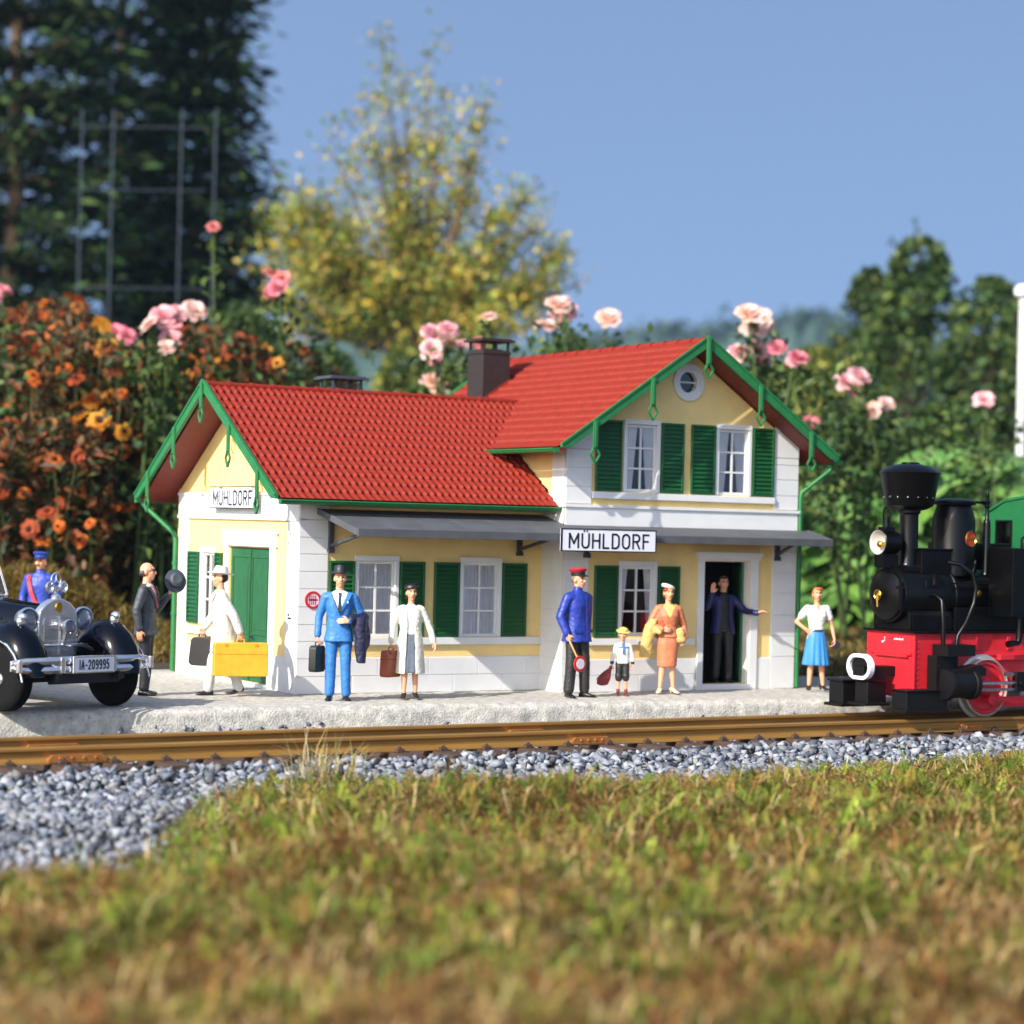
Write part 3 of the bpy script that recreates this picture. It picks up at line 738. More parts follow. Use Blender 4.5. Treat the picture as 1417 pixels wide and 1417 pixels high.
# ballast: loose broken stones
import bmesh
def hulls(k,seed,npt=8):
    r = np.random.default_rng(seed); out = []
    for _ in range(k):
        bm = bmesh.new(); sc3 = np.array([1,r.uniform(.6,.95),r.uniform(.45,.8)])
        for p in r.normal(size=(npt,3)):
            p = p/np.linalg.norm(p)*r.uniform(.62,1.15)*sc3*.56; bm.verts.new(p)
        g = bmesh.ops.convex_hull(bm,input=bm.verts)
        bmesh.ops.delete(bm,geom=[v for v in bm.verts if not v.link_faces],context='VERTS')
        bmesh.ops.triangulate(bm,faces=bm.faces); bm.verts.index_update()
        out.append((np.array([v.co[:] for v in bm.verts]),np.array([[v.index for v in f.verts] for f in bm.faces]))); bm.free()
    return out
def rotm(r):
    q = r.normal(size=4); q /= np.linalg.norm(q); w,x,y,z = q
    return np.array([[1-2*(y*y+z*z),2*(x*y-z*w),2*(x*z+y*w)],[2*(x*y+z*w),1-2*(x*x+z*z),2*(y*z-x*w)],[2*(x*z-y*w),2*(y*z+x*w),1-2*(x*x+y*y)]])
def stones(name,pts,sizes,m,cols,seed):
    H = hulls(40,seed); r = np.random.default_rng(seed+1); VV = []; FF = []; CC = []; b = 0
    for p,s in zip(pts,sizes):
        v,f = H[r.integers(len(H))]; A = rotm(r); v = (v@A.T)*s*np.array([1,1,.8])+p
        VV.append(v); FF.append(f+b); b += len(v); c = cols[r.integers(len(cols))]*r.uniform(.75,1.2); CC.append(np.repeat(c[None],len(v),0))
    return np_mesh(name,np.concatenate(VV),np.concatenate(FF),m,col=np.concatenate(CC))
L3 = lambda *c: np.array([lin(x)[:3] for x in c])
STONE = mat('ballast_stone',(150,155,165),.95,.2,14,.2,60,spec=.2,attr='Col')
pts = []; szs = []
def put(x,y,z,s): pts.append((x,y,z)); szs.append(s)
r = random.Random(5)
for _ in range(14500):
    x = r.uniform(-9.5,13); y = r.uniform(-7.3,-4.32) if r.random() < .78 else r.uniform(-7,-5)
    if y < gedge(x)-.35: continue
    s = r.uniform(.10,.23)*(1 if r.random() < .85 else 1.3)
    z = hz(x,y)+r.uniform(.0,.10)
    near = min(abs((x+15.2)/.61-round((x+15.2)/.61))*.61,9)
    if y > -4.78 and near < .19 and r.random() < .8: continue
    if y > -4.7: z -= .06
    put(x,y,z,s)
for _ in range(4200):     # the stony apron at the lower left
    x = r.uniform(-9.5,-2.4); y = r.uniform(-11.5,-5.6)
    if y < gedge(x)-.8+r.uniform(-.5,.5): continue
    put(x,y,hz(x,y)+r.uniform(.0,.09),r.uniform(.09,.2))
for _ in range(2600):     # between and behind the rails
    x = r.uniform(-9.5,16); y = r.uniform(-3.9,yf(x)-.02)
    up_ = .12 if (y > yf(x)-.3 and nz(x,0,1,.8) > -.05) else 0
    put(x,y,-.46+r.uniform(0,.07)+up_*r.random()*1.6,r.uniform(.08,.16))
tag(stones('ballast',np.array(pts),np.array(szs),STONE,L3((124,130,142),(104,110,122),(142,147,157),(84,88,96),(128,128,130),(156,160,166)),3),'loose grey broken stone ballast along the railway track','gravel',kind='stuff')

# ---- blades of grass
def blades(name,P,h,wd,cols,lean,m,seed,az=None,droop=.5,ccol=None):
    r = np.random.default_rng(seed); n = len(P); P = np.asarray(P,float)
    a = r.uniform(0,2*PI,n) if az is None else az
    D = np.stack([np.cos(a),np.sin(a),np.zeros(n)],1); S = np.stack([-np.sin(a),np.cos(a),np.zeros(n)],1)
    S = S*np.cos(r.uniform(-1,1,n))[:,None]+D*0
    h = np.asarray(h)[:,None]; wd = np.asarray(wd)[:,None]; le = (lean*r.uniform(.3,1.3,n))[:,None]; dr = (droop*r.uniform(0,1.2,n))[:,None]
    Z = np.array([[0,0,1.0]])
    p1 = P+Z*h*.55*(1-.3*le)+D*h*le*.35; p2 = P+Z*h*(1-.45*le-dr*.45)+D*h*(le*.9+dr*.25)
    V = np.stack([P-S*wd*.5,P+S*wd*.5,p1-S*wd*.42,p1+S*wd*.42,p2-S*wd*.08,p2+S*wd*.08],1).reshape(-1,3)
    b = np.arange(n)[:,None]*6
    F = np.concatenate([b+np.array([[0,1,3,2]]),b+np.array([[2,3,5,4]])],0)
    if ccol is None: c = cols[r.integers(0,len(cols),n)]*r.uniform(.7,1.25,(n,1))
    else: c = ccol
    return np_mesh(name,V,F,m,col=np.repeat(c,6,0))
GRS = mat('grass_blade',(90,110,50),.7,.1,3,attr='Col',trans=.3,spec=.25)
GC = L3((96,120,40),(118,132,48),(132,112,52),(148,112,60),(116,80,44),(186,160,104),(84,104,38),(160,140,70),(96,70,40),(138,146,60))
def inview(x,y,mg=1.06):
    d = Vector((x,y,-.5))-CAM; w_ = d.dot(fw)
    return w_ > 3 and abs(d.dot(rt)/w_) < .2365*mg
r = random.Random(9); rg = np.random.default_rng(4); PT = []; HH = []; WW = []; LE = []; AZ = []; CC = []
gre = L3((112,126,44),(136,142,54),(88,104,38),(158,158,70),(104,128,56),(126,124,52)); bro = L3((158,116,62),(122,82,44),(190,158,100),(96,66,38),(172,136,78),(210,186,132),(140,84,48))
nc = 0
while nc < 6400:         # moss cushions and thatch: each tuft has its own tint and leans out from its middle
    y = -5-(r.random()**.85)*14; x = r.uniform(-11,11)
    if not inview(x,y,1.1): continue
    if y > gedge(x)+.30*nz(x,y,1,1.3): continue
    if x < -3 and y > -10.5 and r.random() < .4: continue
    nc += 1; pch = nz(x,y,8,.9)+.6*nz(x,y,12,2.6); green = r.random() < min(.86,max(.12,.46+pch*.9)); tint = (gre[rg.integers(len(gre))] if green else bro[rg.integers(len(bro))])*r.uniform(.62,1.3); R0 = r.uniform(.08,.26); k = r.randint(10,22); z0 = hz(x,y)-.03+r.random()*.05
    for _ in range(k):
        a = r.uniform(0,2*PI); q = R0*math.sqrt(r.random()); PT.append((x+q*math.cos(a),y+q*math.sin(a),z0+.12*(1-q/R0)*r.random())); AZ.append(a+r.gauss(0,.6) if green else r.uniform(0,2*PI)); LE.append(r.uniform(.5,1.2) if green else r.uniform(1.2,1.9))
        HH.append((r.uniform(.10,.27) if green else r.uniform(.16,.48))*(1+.5*max(-.3,min(.6,pch)))); WW.append(r.uniform(.020,.042) if green else r.uniform(.010,.024)); CC.append(tint*r.uniform(.75,1.25) if r.random() < .85 else bro[rg.integers(len(bro))])
tag(blades('grass',PT,HH,WW,None,np.array(LE),GRS,21,az=np.array(AZ),ccol=np.array(CC),droop=.5),'mossy grass and brown thatch in the foreground','grass',kind='stuff')
# feathery moss sprigs and a few long arching blades break up the lawn
VS = []; CS = []
MG = L3((120,140,48),(98,122,42),(146,158,62),(86,108,40),(150,134,64),(140,108,58))
k = 0
while k < 4600:
    y = -5-(r.random()**1.1)*10; x = r.uniform(-9,10)
    if not inview(x,y,1.08) or y > gedge(x)+.25*nz(x,y,1,1.3): continue
    if nz(x,y,31,1.2) < -.12 and r.random() < .8: continue
    k += 1; p0 = np.array([x,y,hz(x,y)+r.uniform(.02,.16)]); a = r.uniform(0,2*PI); le_ = r.uniform(.2,1.1); d = np.array([math.cos(a)*math.sin(le_),math.sin(a)*math.sin(le_),math.cos(le_)]); L_ = r.uniform(.10,.30); s_ = np.cross(d,[.3,.2,1.0]); s_ /= np.linalg.norm(s_); col = MG[rg.integers(len(MG))]*r.uniform(.75,1.35); nl_ = 8
    for j in range(nl_):
        u = (j+.5)/nl_; c = p0+d*L_*u-np.array([0,0,.25*L_*u*u]); w_ = L_*.30*(1-.65*u)
        for e in (-1,1):
            t_ = (s_*e*.85+d*.55+np.array([0,0,r.gauss(0,.25)])); q = np.cross(t_,d); q /= np.linalg.norm(q)+1e-6; b_ = np.cross(q,t_)
            VS += [c,c+t_*w_*.5+b_*w_*.22,c+t_*w_,c+t_*w_*.5-b_*w_*.22]; CS += [col*r.uniform(.85,1.15)]*4
tag(np_mesh('moss',VS,np.arange(len(VS)).reshape(-1,4),GRS,col=np.array(CS)),'feathery green moss sprigs in the foreground grass','moss',kind='stuff')
PT = []; HH = []
for _ in range(900):
    x = r.uniform(-7,7); y = r.uniform(-15,-5.4)
    if y > gedge(x) or not inview(x,y): continue
    PT.append((x,y,hz(x,y))); HH.append(r.uniform(.35,.8))
tag(blades('long_grass',PT,HH,[.026]*len(PT),L3((118,140,52),(150,156,74),(176,160,86),(96,116,44)),1.25,GRS,43,droop=1.0),'long arching single blades rising from the moss','grass',kind='stuff')
# thin dry stalks standing among the moss, and the wispy tuft left of the middle
pts = []; h = []
for _ in range(1300):
    x = r.uniform(-6,7); y = r.uniform(-15,-5.3)
    if y > gedge(x): continue
    pts.append((x,y,hz(x,y))); h.append(r.uniform(.25,.75))
tag(blades('dry_stalks',pts,h,[.02]*len(pts),L3((190,168,116),(206,188,140),(166,140,92)),1.7,GRS,31,droop=.9),'thin straw coloured stalks lying through the grass','dry stalks',kind='stuff')
STRAW = L3((206,188,140),(190,165,110),(216,202,160),(150,150,80))
c = Vector((-2.35,-5.75,0)); pts = []; h = []
for _ in range(130):
    a = r.uniform(0,2*PI); q = r.random()*.32; x = c.x+q*math.cos(a)*1.6; y = c.y+q*math.sin(a); pts.append((x,y,hz(x,y)-.02)); h.append(r.uniform(.45,1.05))
t = blades('grass_tuft',pts,h,[.016]*130,STRAW,.55,GRS,33,droop=.6); tag(t,'wispy pale grass tuft growing at the edge of the ballast','grass tuft')
# ---- dry lawn behind the platform and the tall dry grass heap behind the car
pts = []
while len(pts) < 26000:
    dep = 36+(r.random()**1.5)*36; px = r.uniform(1040,1450); p = gnd(px,dep,-.07)
    if p.y < yb(p.x)+.05: continue
    pts.append(p[:])
n = len(pts)
LW = L3((132,108,56),(112,88,48),(150,128,72),(96,92,42),(120,116,52),(84,66,38),(164,142,88))
tag(blades('dry_lawn',pts,rg.uniform(.15,.5,n),rg.uniform(.03,.07,n),LW,1.0,GRS,35,droop=.7),'brown dry lawn behind the platform on the right','lawn',kind='stuff')
HC = gnd(95,41.5,0)
lat = Vector((rt.x,rt.y,0)).normalized(); dep_ = Vector((fw.x,fw.y,0)).normalized()
def heap(u,v): return 1.30*math.exp(-((u+.75)/1.75)**2-(v/2.2)**2)+.12*math.exp(-((u-1.6)/1.6)**2-(v/2.0)**2)
V = []; F = []; nn = 40
for j in range(nn+1):
    for i in range(nn+1):
        u = -6+12*i/nn; v = -4+8*j/nn; p = HC+lat*u+dep_*v; V.append((p.x,p.y,heap(u,v)-.09+.05*nz(u,v,0,1.5)))
F = [(j*(nn+1)+i,j*(nn+1)+i+1,(j+1)*(nn+1)+i+1,(j+1)*(nn+1)+i) for j in range(nn) for i in range(nn)]
tag(np_mesh('grass_mound',V,F,EARTH,smooth=True),kind='structure')
pts = []
while len(pts) < 22000:
    u = r.uniform(-5,5); v = r.uniform(-4,3); z = heap(u,v)
    if r.random() > .25+z: continue
    p = HC+lat*u+dep_*v
    if p.y < yb(p.x)+.05 or (-.6 < p.x < 8.5 and p.y < 5.2): continue
    pts.append((p.x,p.y,z-.1))
n = len(pts)
tag(blades('dry_grass',pts,rg.uniform(.15,.62,n),rg.uniform(.02,.055,n),L3((150,118,58),(122,98,46),(104,104,42),(176,146,84),(92,70,36),(134,128,56)),1.0,GRS,37,droop=.8),'tall heap of dry yellow brown grass behind the old car','dry grass',kind='stuff')
TMPS = bpy.data.scenes.new('fuse')      # scratch scene where the bodies are fused; removed below
# ------------------------------------------------------------------ people
def pmat(n,rgb,rough=.55,var=.10,bump=.15,bs=90): return mat(n,rgb,rough,var,9,bump,bs)
SKIN = pmat('skin',(226,160,124),.5,.08,.05); EYE = pmat('eye_dark',(38,28,26),.3,.02,0); LIP = pmat('lips',(176,80,72),.5,.05,0); BROW = pmat('brow',(84,54,38),.7,.05,0)
SHOE = pmat('shoe_black',(20,18,20),.35)
def caps(m,p0,r0,p1,r1,n=14):
    p0 = Vector(p0); p1 = Vector(p1); d = p1-p0; L = d.length
    if L < 1e-5: d = Vector((0,0,1)); L = 1e-5
    prof = [(r0*math.cos(a),-r0*math.sin(a)) for a in (R(88),R(60),R(30))]+[(r0,0),(r1,L)]+[(r1*math.cos(a),L+r1*math.sin(a)) for a in (R(30),R(60),R(88))]
    m.lathe(p0,d,prof,n)
def torso(m,rings,n=28,sq=2.4,pleat=None):
    """rings: (cx,cy,z,rx,ry) upwards, super-ellipse sections"""
    RR = []
    for k,(cx,cy,z,rx,ry) in enumerate(rings):
        r_ = []
        for i in range(n):
            t = 2*PI*i/n; c,s = math.cos(t),math.sin(t); f = 1.0
            if pleat: f = 1+pleat[1]*math.sin(t*pleat[0])*(1-k/(len(rings)-1))
            r_.append(Vector((cx+math.copysign(abs(c)**(2/sq),c)*rx*f,cy+math.copysign(abs(s)**(2/sq),s)*ry*f,z)))
        RR.append(r_)
    m.loft(RR)
def fuse(m,name,mats,parent,s=1.0,voxel=.012,pred=None,smooth=3,wrinkle=0.0,asroot=None):
    me = bpy.data.meshes.new('tmp'); me.from_pydata([tuple(p*s) for p in m.v],[],m.f)
    t = bpy.data.objects.new('tmp',me); TMPS.collection.objects.link(t)
    a = t.modifiers.new('r','REMESH'); a.mode = 'VOXEL'; a.voxel_size = voxel*s; a.use_smooth_shade = True
    if smooth: b = t.modifiers.new('s','SMOOTH'); b.factor = .5; b.iterations = smooth
    vl = TMPS.view_layers[0]; vl.update(); dg = vl.depsgraph; new = bpy.data.meshes.new_from_object(t.evaluated_get(dg)); new.name = name
    bpy.data.objects.remove(t); bpy.data.meshes.remove(me)
    if not isinstance(mats,(list,tuple)): mats = [mats]
    new.materials.clear()
    for x in mats: new.materials.append(x)
    if wrinkle > 0:
        n_ = len(new.vertices); co = np.empty(n_*3,np.float32); no = np.empty(n_*3,np.float32)
        new.vertices.foreach_get('co',co); new.vertices.foreach_get('normal',no); co = co.reshape(-1,3); no = no.reshape(-1,3)
        k = np.array([mn.noise(Vector((c[0]*9,c[1]*9,c[2]*5)))+.6*mn.noise(Vector((c[0]*20,c[1]*20,c[2]*26))) for c in (co/s).tolist()],np.float32)
        new.vertices.foreach_set('co',(co+no*(k*wrinkle*s)[:,None]).ravel()); new.update()
    if pred is not None:
        cn = [(p.center/s,p.normal.copy()) for p in new.polygons]; new.polygons.foreach_set('material_index',[pred(c,q) for c,q in cn])
    new.polygons.foreach_set('use_smooth',[True]*len(new.polygons))
    o = asroot or bpy.data.objects.new(name,new)
    if asroot is None: COL.objects.link(o)
    if parent is not None: o.parent = parent
    return o
def hand(m,w,d,n,curl=.5,thumb=1,spread=.15,k=1.0):
    """palm, four unequal bent fingers and a thumb from the side of the palm. w wrist, d hand direction, n palm normal"""
    w,d,n = Vector(w),Vector(d).normalized(),Vector(n); n = (n-d*n.dot(d)).normalized(); s = d.cross(n)*thumb
    kn = []
    for i,(off,ln) in enumerate(((.031,.040),(.011,.046),(-.010,.043),(-.029,.034))):
        a = w+d*.085*k+s*off*k-d*abs(off)*.22
        caps(m,w+d*.012*k+s*off*.55*k,.017*k,a,.0135*k,8); kn.append((a,off,ln*k))
    for a,off,ln in kn:
        dd = d+s*off*spread*12; c1 = curl*.9; q1 = (dd*math.cos(c1)+n*math.sin(c1)).normalized(); c2 = curl*1.9; q2 = (dd*math.cos(c2)+n*math.sin(c2)).normalized(); c3 = curl*2.6; q3 = (dd*math.cos(c3)+n*math.sin(c3)).normalized()
        b = a+q1*ln; c = b+q2*ln*.72; e = c+q3*ln*.5
        caps(m,a,.0115*k,b,.0105*k,8); caps(m,b,.0105*k,c,.0095*k,8); caps(m,c,.0095*k,e,.008*k,8)
    a = w+d*.028*k+s*.028*k; b = a+(d*.55+s*.75+n*.25).normalized()*.042*k; c = b+(d*.85+s*.2+n*(.2+curl*.5)).normalized()*.034*k
    caps(m,w+d*.01*k,.018*k,a,.016*k,8); caps(m,a,.015*k,b,.0125*k,8); caps(m,b,.0125*k,c,.0095*k,8)

class Fig:
    def __init__(f,label,loc,rz,s,arms,legs,yaw=0,lean=0.0,hk=1.0,bare=(0,0),nod=0.0,group=None,skin=SKIN,female=False,hs=.185):
        f.s = s; f.loc = Vector(loc); f.rz = rz; f.hk = hk; f.lean = lean; f.hs = hs
        f.M = Matrix.Translation(loc) @ Matrix.Rotation(rz,4,'Z') @ Matrix.Scale(s,4)
        f.lx = lambda z: lean*max(0,z-.9)      # forward lean: shift in -y
        f.arms = arms; f.legs = legs
        f.nk = Vector((0,-f.lx(1.5),1.5)); f.HM = Matrix.Translation(f.nk) @ Matrix.Rotation(yaw,4,'Z') @ Matrix.Rotation(nod,4,'X') @ Matrix.Scale(hk,4) @ Matrix.Translation((0,0,-1.5)); f.HI = f.HM.inverted()
        m = MB(); H = MB(f.HM)
        H.ell((0,.008,1.665),(.076,.094,.098),n=20,k=14); H.ell((0,-.025,1.615),(.060,.070,.088),n=18,k=12); H.ell((0,-.062,1.553),(.030,.028,.026)); H.ell((0,-.07,1.60),(.045,.03,.05))
        caps(H,(0,-.088,1.665),.010,(0,-.112,1.622),.0155,10); H.ell((-.012,-.1,1.62),(.012,.012,.01)); H.ell((.012,-.1,1.62),(.012,.012,.01))
        H.ell((0,-.082,1.688),(.052,.016,.010)); H.ell((0,-.093,1.588),(.022,.010,.008)); H.ell((0,-.09,1.574),(.018,.010,.007))
        for e in (-1,1): H.ell((e*.077,.012,1.632),(.012,.022,.034)); H.ell((e*.040,-.068,1.628),(.022,.022,.02))
        f.female = female
        caps(m,(0,.012-f.lx(1.40),1.40),.062 if not female else .052,f.HM @ Vector((0,.0,1.575)),.053 if not female else .045)
        m.v += H.v if False else []
        b = len(m.v); m.v += H.v; m.f += [tuple(i+b for i in q) for q in H.f]; m.m += H.m
        sh = hs
        torso(m,[(0,0,.86,.14,.10),(0,0,.95,.15,.105),(0,-f.lx(1.1),1.10,.125,.09),(0,-f.lx(1.28),1.28,.145,.10),(0,-f.lx(1.40),1.40,.13,.075),(0,-f.lx(1.46),1.46,.06,.05)])
        f.sh = {}
        for sd,a in arms.items():
            sx = sh if sd == 'r' else -sh
            S = Vector((sx,-f.lx(1.40),1.40)); f.sh[sd] = S; E = Vector(a['e']); Wt = Vector(a['w'])
            caps(m,S-Vector((sx*.25,0,0)),.055,S,.05); caps(m,S,.046,E,.036); caps(m,E,.036,Wt,.025)
            hand(m,Wt,a.get('d',Wt-E),a.get('n',(1 if sx < 0 else -1,0,0)),a.get('c',.5),a.get('t',1),k=a.get('k',1.0))
        for sd,l in legs.items():
            sx = .09 if sd == 'r' else -.09
            Hp = Vector((sx,0,.90)); f.sh['h'+sd] = Hp; K = Vector(l['k']); A = Vector(l['a'])
            caps(m,Hp,.078,K,.048); caps(m,K,.048,K.lerp(A,.35)+Vector((0,.012,0)),.05); caps(m,K.lerp(A,.35)+Vector((0,.012,0)),.05,A,.032)
            y = l.get('y',0); t = Vector((math.sin(y),-math.cos(y),0)); l['t'] = t
            fz = A.z-.06; caps(m,A+Vector((0,0,-.04))-t*.015,.027,Vector((A.x,A.y,A.z-.066))+t*.10,.014)
        hi = f.HI
        def pred(c,n):
            q = hi @ c
            if q.z < 1.53 or q.y > -.03: return 0
            for e in (-1,1):
                if abs(q.x-e*.030) < .0125 and abs(q.z-1.660) < .0075: return 1
                if abs(q.x-e*.032) < .022 and abs(q.z-1.682-.1*abs(q.x-.0)*.2) < .006: return 3
            if abs(q.x) < .024 and abs(q.z-1.581) < (.0085 if f.female else .006): return 2
            return 0
        o = fuse(m,'person',[skin,EYE,LIP,BROW],None,s,.0085,pred,2)
        o.location = loc; o.rotation_euler = (0,0,rz); f.o = o
        tag(o,label,'person',group)
    def cl(f,name,m,mats,voxel=.011,pred=None,wr=.008,smooth=2):
        return fuse(m,name,mats,f.o,f.s,voxel,pred,smooth,wr)
    def mesh(f,name,m,mats,smooth=True,bevel=0):          # plain (not fused) part, in local coordinates
        m.v = [f.M @ p for p in m.v]; WORLD.setdefault(f.o.name,Matrix.Translation(f.loc) @ Matrix.Rotation(f.rz,4,'Z'))
        return m.build(name,mats,f.o,smooth=smooth,bevel=bevel)
    def head_mb(f): return MB(f.HM)
    def w(f,p): return f.M @ Vector(p)
    def sleeves(f,m,r0=.066,r1=.054,r2=.047,stop=1.0,sides=('l','r')):
        for sd in sides:
            a = f.arms[sd]; S = f.sh[sd]; E = Vector(a['e']); Wt = Vector(a['w'])
            caps(m,S+Vector((-S.x*.3,0,-.01)),r0+.012,S+Vector((0,0,-.012)),r0); caps(m,S+Vector((0,0,-.012)),r0,E,r1)
            if stop > 0: caps(m,E,r1,E.lerp(Wt,stop*.93),r2)
    def trousers(f,mt,r=(.098,.072,.068),top=1.02,cuff=.05,knee=None):
        m = MB(); torso(m,[(0,0,.86,.15,.105),(0,0,.93,.158,.112),(0,-.0,top,.15,.105)])
        for sd,l in f.legs.items():
            K = Vector(l['k']); A = Vector(l['a']); H = f.sh['h'+sd]
            caps(m,H,r[0],K,r[1])
            if knee is None: caps(m,K,r[1],A+Vector((0,0,cuff-.03)),r[2])
            else: caps(m,K.lerp(H,.2),r[1]+.01,K+Vector((0,0,knee)),r[1]+.008)
        return f.cl('trousers' if knee is None else 'shorts',m,mt,wr=.007)
    def shoes(f,mt,heel=False,high=False):
        for sd,l in f.legs.items():
            m = MB(); A = Vector(l['a']); t = l['t']; g = Vector((A.x,A.y,A.z-.09)); sdv = Vector((t.y,-t.x,0))
            rings = []
            tip = l.get('tilt',0)
            for u,wd,z0,z1 in ((-.075,.030,0,.055),(-.05,.036,0,.085),(.0,.037,0,.085),(.05,.040,0,.066),(.10,.043,0,.05),(.145,.036,.002,.042),(.17,.02,.006,.03)):
                rg_ = []; dz = -tip*min(0,0)+tip*max(0,.10-u)
                if heel: dz += .035*max(0,min(1,(.09-u)/.1)); z1 = z1*.75
                for i in range(12):
                    a = 2*PI*i/12; rg_.append(g+t*u+sdv*(math.cos(a)*wd)+Vector((0,0,dz+(z0+z1)/2+math.sin(a)*(z1-z0)/2)))
                rings.append(rg_)
            m.loft(rings)
            if heel: m.cyl(g-t*.06,g-t*.06+Vector((0,0,.05)),.012,.02,8)
            if high: caps(m,g+Vector((0,0,.06)),.045,g+Vector((0,0,.17)),.05)
            f.mesh('shoe',m,mt)
def jacket_pred(f,vz,k,cols=(0,1)):
    """shirt shows in the V of the jacket"""
    def p(c,n):
        if n.y < -.15 and abs(c.x) < .11 and c.z > vz and c.z < 1.52 and abs(c.x) < (c.z-vz)*k: return 1
        return 0
    return p
def tie(f,mt,z0=1.13,z1=1.455,ry=.146):
    m = MB()
    for a,b,w0,w1 in ((z1,z1-.035,.017,.013),(z1-.035,z0,.012,.024)):
        ya = -f.lx(a)-ry_at(a,ry)-.008; yb_ = -f.lx(b)-ry_at(b,ry)-.010
        m.add([(-w0,ya,a),(w0,ya,a),(w1,yb_,b),(-w1,yb_,b),(-w0,ya+.012,a),(w0,ya+.012,a),(w1,yb_+.012,b),(-w1,yb_+.012,b)],[(0,1,2,3),(7,6,5,4),(0,4,5,1),(1,5,6,2),(2,6,7,3),(3,7,4,0)])
    f.mesh('tie',m,mt,smooth=False)
def ry_at(z,r):
    return r*(.52+.48*min(1,max(0,(1.47-z)/.14)))
def lapels(f,mt,vz,k,ry=.143):
    m = MB()
    for e in (-1,1):
        pts_ = [];
        for z in np.linspace(vz,1.45,7):
            x = (z-vz)*k*e; pts_.append((x,z))
        for (x0,z0),(x1,z1) in zip(pts_,pts_[1:]):
            for q in (0,): 
                w0 = .012+.035*min(1,(z0-vz)/.2); w1 = .012+.035*min(1,(z1-vz)/.2)
                ya = -f.lx(z0)-ry_at(z0,ry)-.004; yb_ = -f.lx(z1)-ry_at(z1,ry)-.004
                m.add([(x0,ya,z0),(x0+e*w0,ya+.006,z0),(x1+e*w1,yb_+.006,z1),(x1,yb_,z1),(x0,ya+.02,z0),(x0+e*w0,ya+.024,z0),(x1+e*w1,yb_+.024,z1),(x1,yb_+.02,z1)],[(0,1,2,3),(7,6,5,4),(0,4,5,1),(1,5,6,2),(2,6,7,3),(3,7,4,0)])
    f.mesh('lapel',m,mt)
JK = lambda f,hem=.80,flare=.02,g=0: [(0,0,hem,.185+flare+g,.135+flare+g),(0,0,.95,.178+g,.132+g),(0,-f.lx(1.10),1.10,.160+g,.118+g),(0,-f.lx(1.28),1.28,.176+g,.128+g),(0,-f.lx(1.38),1.38,.175+g,.112+g),(0,-f.lx(1.44),1.44,.13+g,.085+g),(0,-f.lx(1.485),1.485,.068+g,.066+g)]
def fedora(f,mt,band,brim=.155,crown=.105,tilt=R(-5)):
    h = f.head_mb(); h.T = f.HM @ Matrix.Translation((0,.005,1.715)) @ Matrix.Rotation(tilt,4,'X')
    n = 28; prof = [(.088,-.012),(brim*.8,-.012),(brim,-.004),(brim,.006),(brim*.8,.0),(.093,.004),(.09,.03),(.078,crown*.75),(.064,crown),(.03,crown-.012),(.002,crown-.024)]
    rings = []
    for r_,z in prof: rings.append([Vector((math.cos(2*PI*i/n)*r_,math.sin(2*PI*i/n)*r_*1.16,z+(.016*abs(math.cos(2*PI*i/n))**2 if r_ >= brim*.79 else 0))) for i in range(n)])
    h.loft(rings); o = f.mesh('hat',h,mt)
    h = MB(f.HM @ Matrix.Translation((0,.005,1.715)) @ Matrix.Rotation(tilt,4,'X')); h.loft([[Vector((math.cos(2*PI*i/n)*(.094-.002*k),math.sin(2*PI*i/n)*1.16*(.094-.002*k),.006+.028*k)) for i in range(n)] for k in (0,1)]); f.mesh('hat_band',h,band)
def hair(f,mt,prims,cut=None):
    m = MB(f.HM)
    for c,r_ in prims: m.ell(c,r_,n=18,k=12)
    return f.cl('hair',m,mt,voxel=.010,wr=.006,smooth=1)
def case(name,label,cat,f,hp,w_,h_,t_,mt,yawl=0,rad=.03,group=None,trim=None,handle=None,taper=0):
    """a case hanging from local point hp of figure f; wide along local direction yawl"""
    P = f.w(hp); rz = f.rz+yawl
    t = thing(name,label,cat,P-Vector((0,0,h_+.035)),rz,group)
    T = Matrix.Translation(P) @ Matrix.Rotation(rz,4,'Z')
    m = MB(T); z1 = -.035; z0 = z1-h_
    n = 5; poly = []
    for cx_,cz_,a0 in ((w_/2-rad,z1-rad,0),(-w_/2+rad,z1-rad,90),(-w_/2+rad,z0+rad,180),(w_/2-rad,z0+rad,270)):
        for i in range(n+1):
            a = R(a0+90*i/n); k = 1-taper*(1 if cz_ > (z0+z1)/2 else 0); poly.append((cx_*k+rad*math.cos(a),cz_+rad*math.sin(a)))
    m.prism(poly,(0,-t_/2,0),(1,0,0),(0,0,1),(0,t_,0))
    m.build('case_body',mt,t,smooth=True,bevel=.012,seg=3)
    m = MB(T); m.tube([(-.05,0,z1-.002),(-.048,0,.002),(-.03,0,.012),(.03,0,.012),(.048,0,.002),(.05,0,z1-.002)],.009,8); m.build('handle',handle or mt,t,smooth=True)
    if trim:
        m = MB(T); m.box((-w_/2+.01,-t_/2-.004,(z0+z1)/2+h_*.16),(w_/2-.01,t_/2+.004,(z0+z1)/2+h_*.16+.008))
        for e in (-1,1): m.box((e*w_*.28-.02,-t_/2-.008,z1-.05),(e*w_*.28+.02,-t_/2-.001,z1-.01))
        m.build('trim',trim,t)
    return t
A0 = {'l':dict(k=(-.10,-.02,.49),a=(-.105,.01,.09),y=-.2),'r':dict(k=(.10,-.03,.49),a=(.115,.0,.09),y=.3)}
def legs(**k):
    import copy; d = copy.deepcopy(A0)
    for a,b in k.items(): d[a].update(b)
    return d
FACE = R(-26)

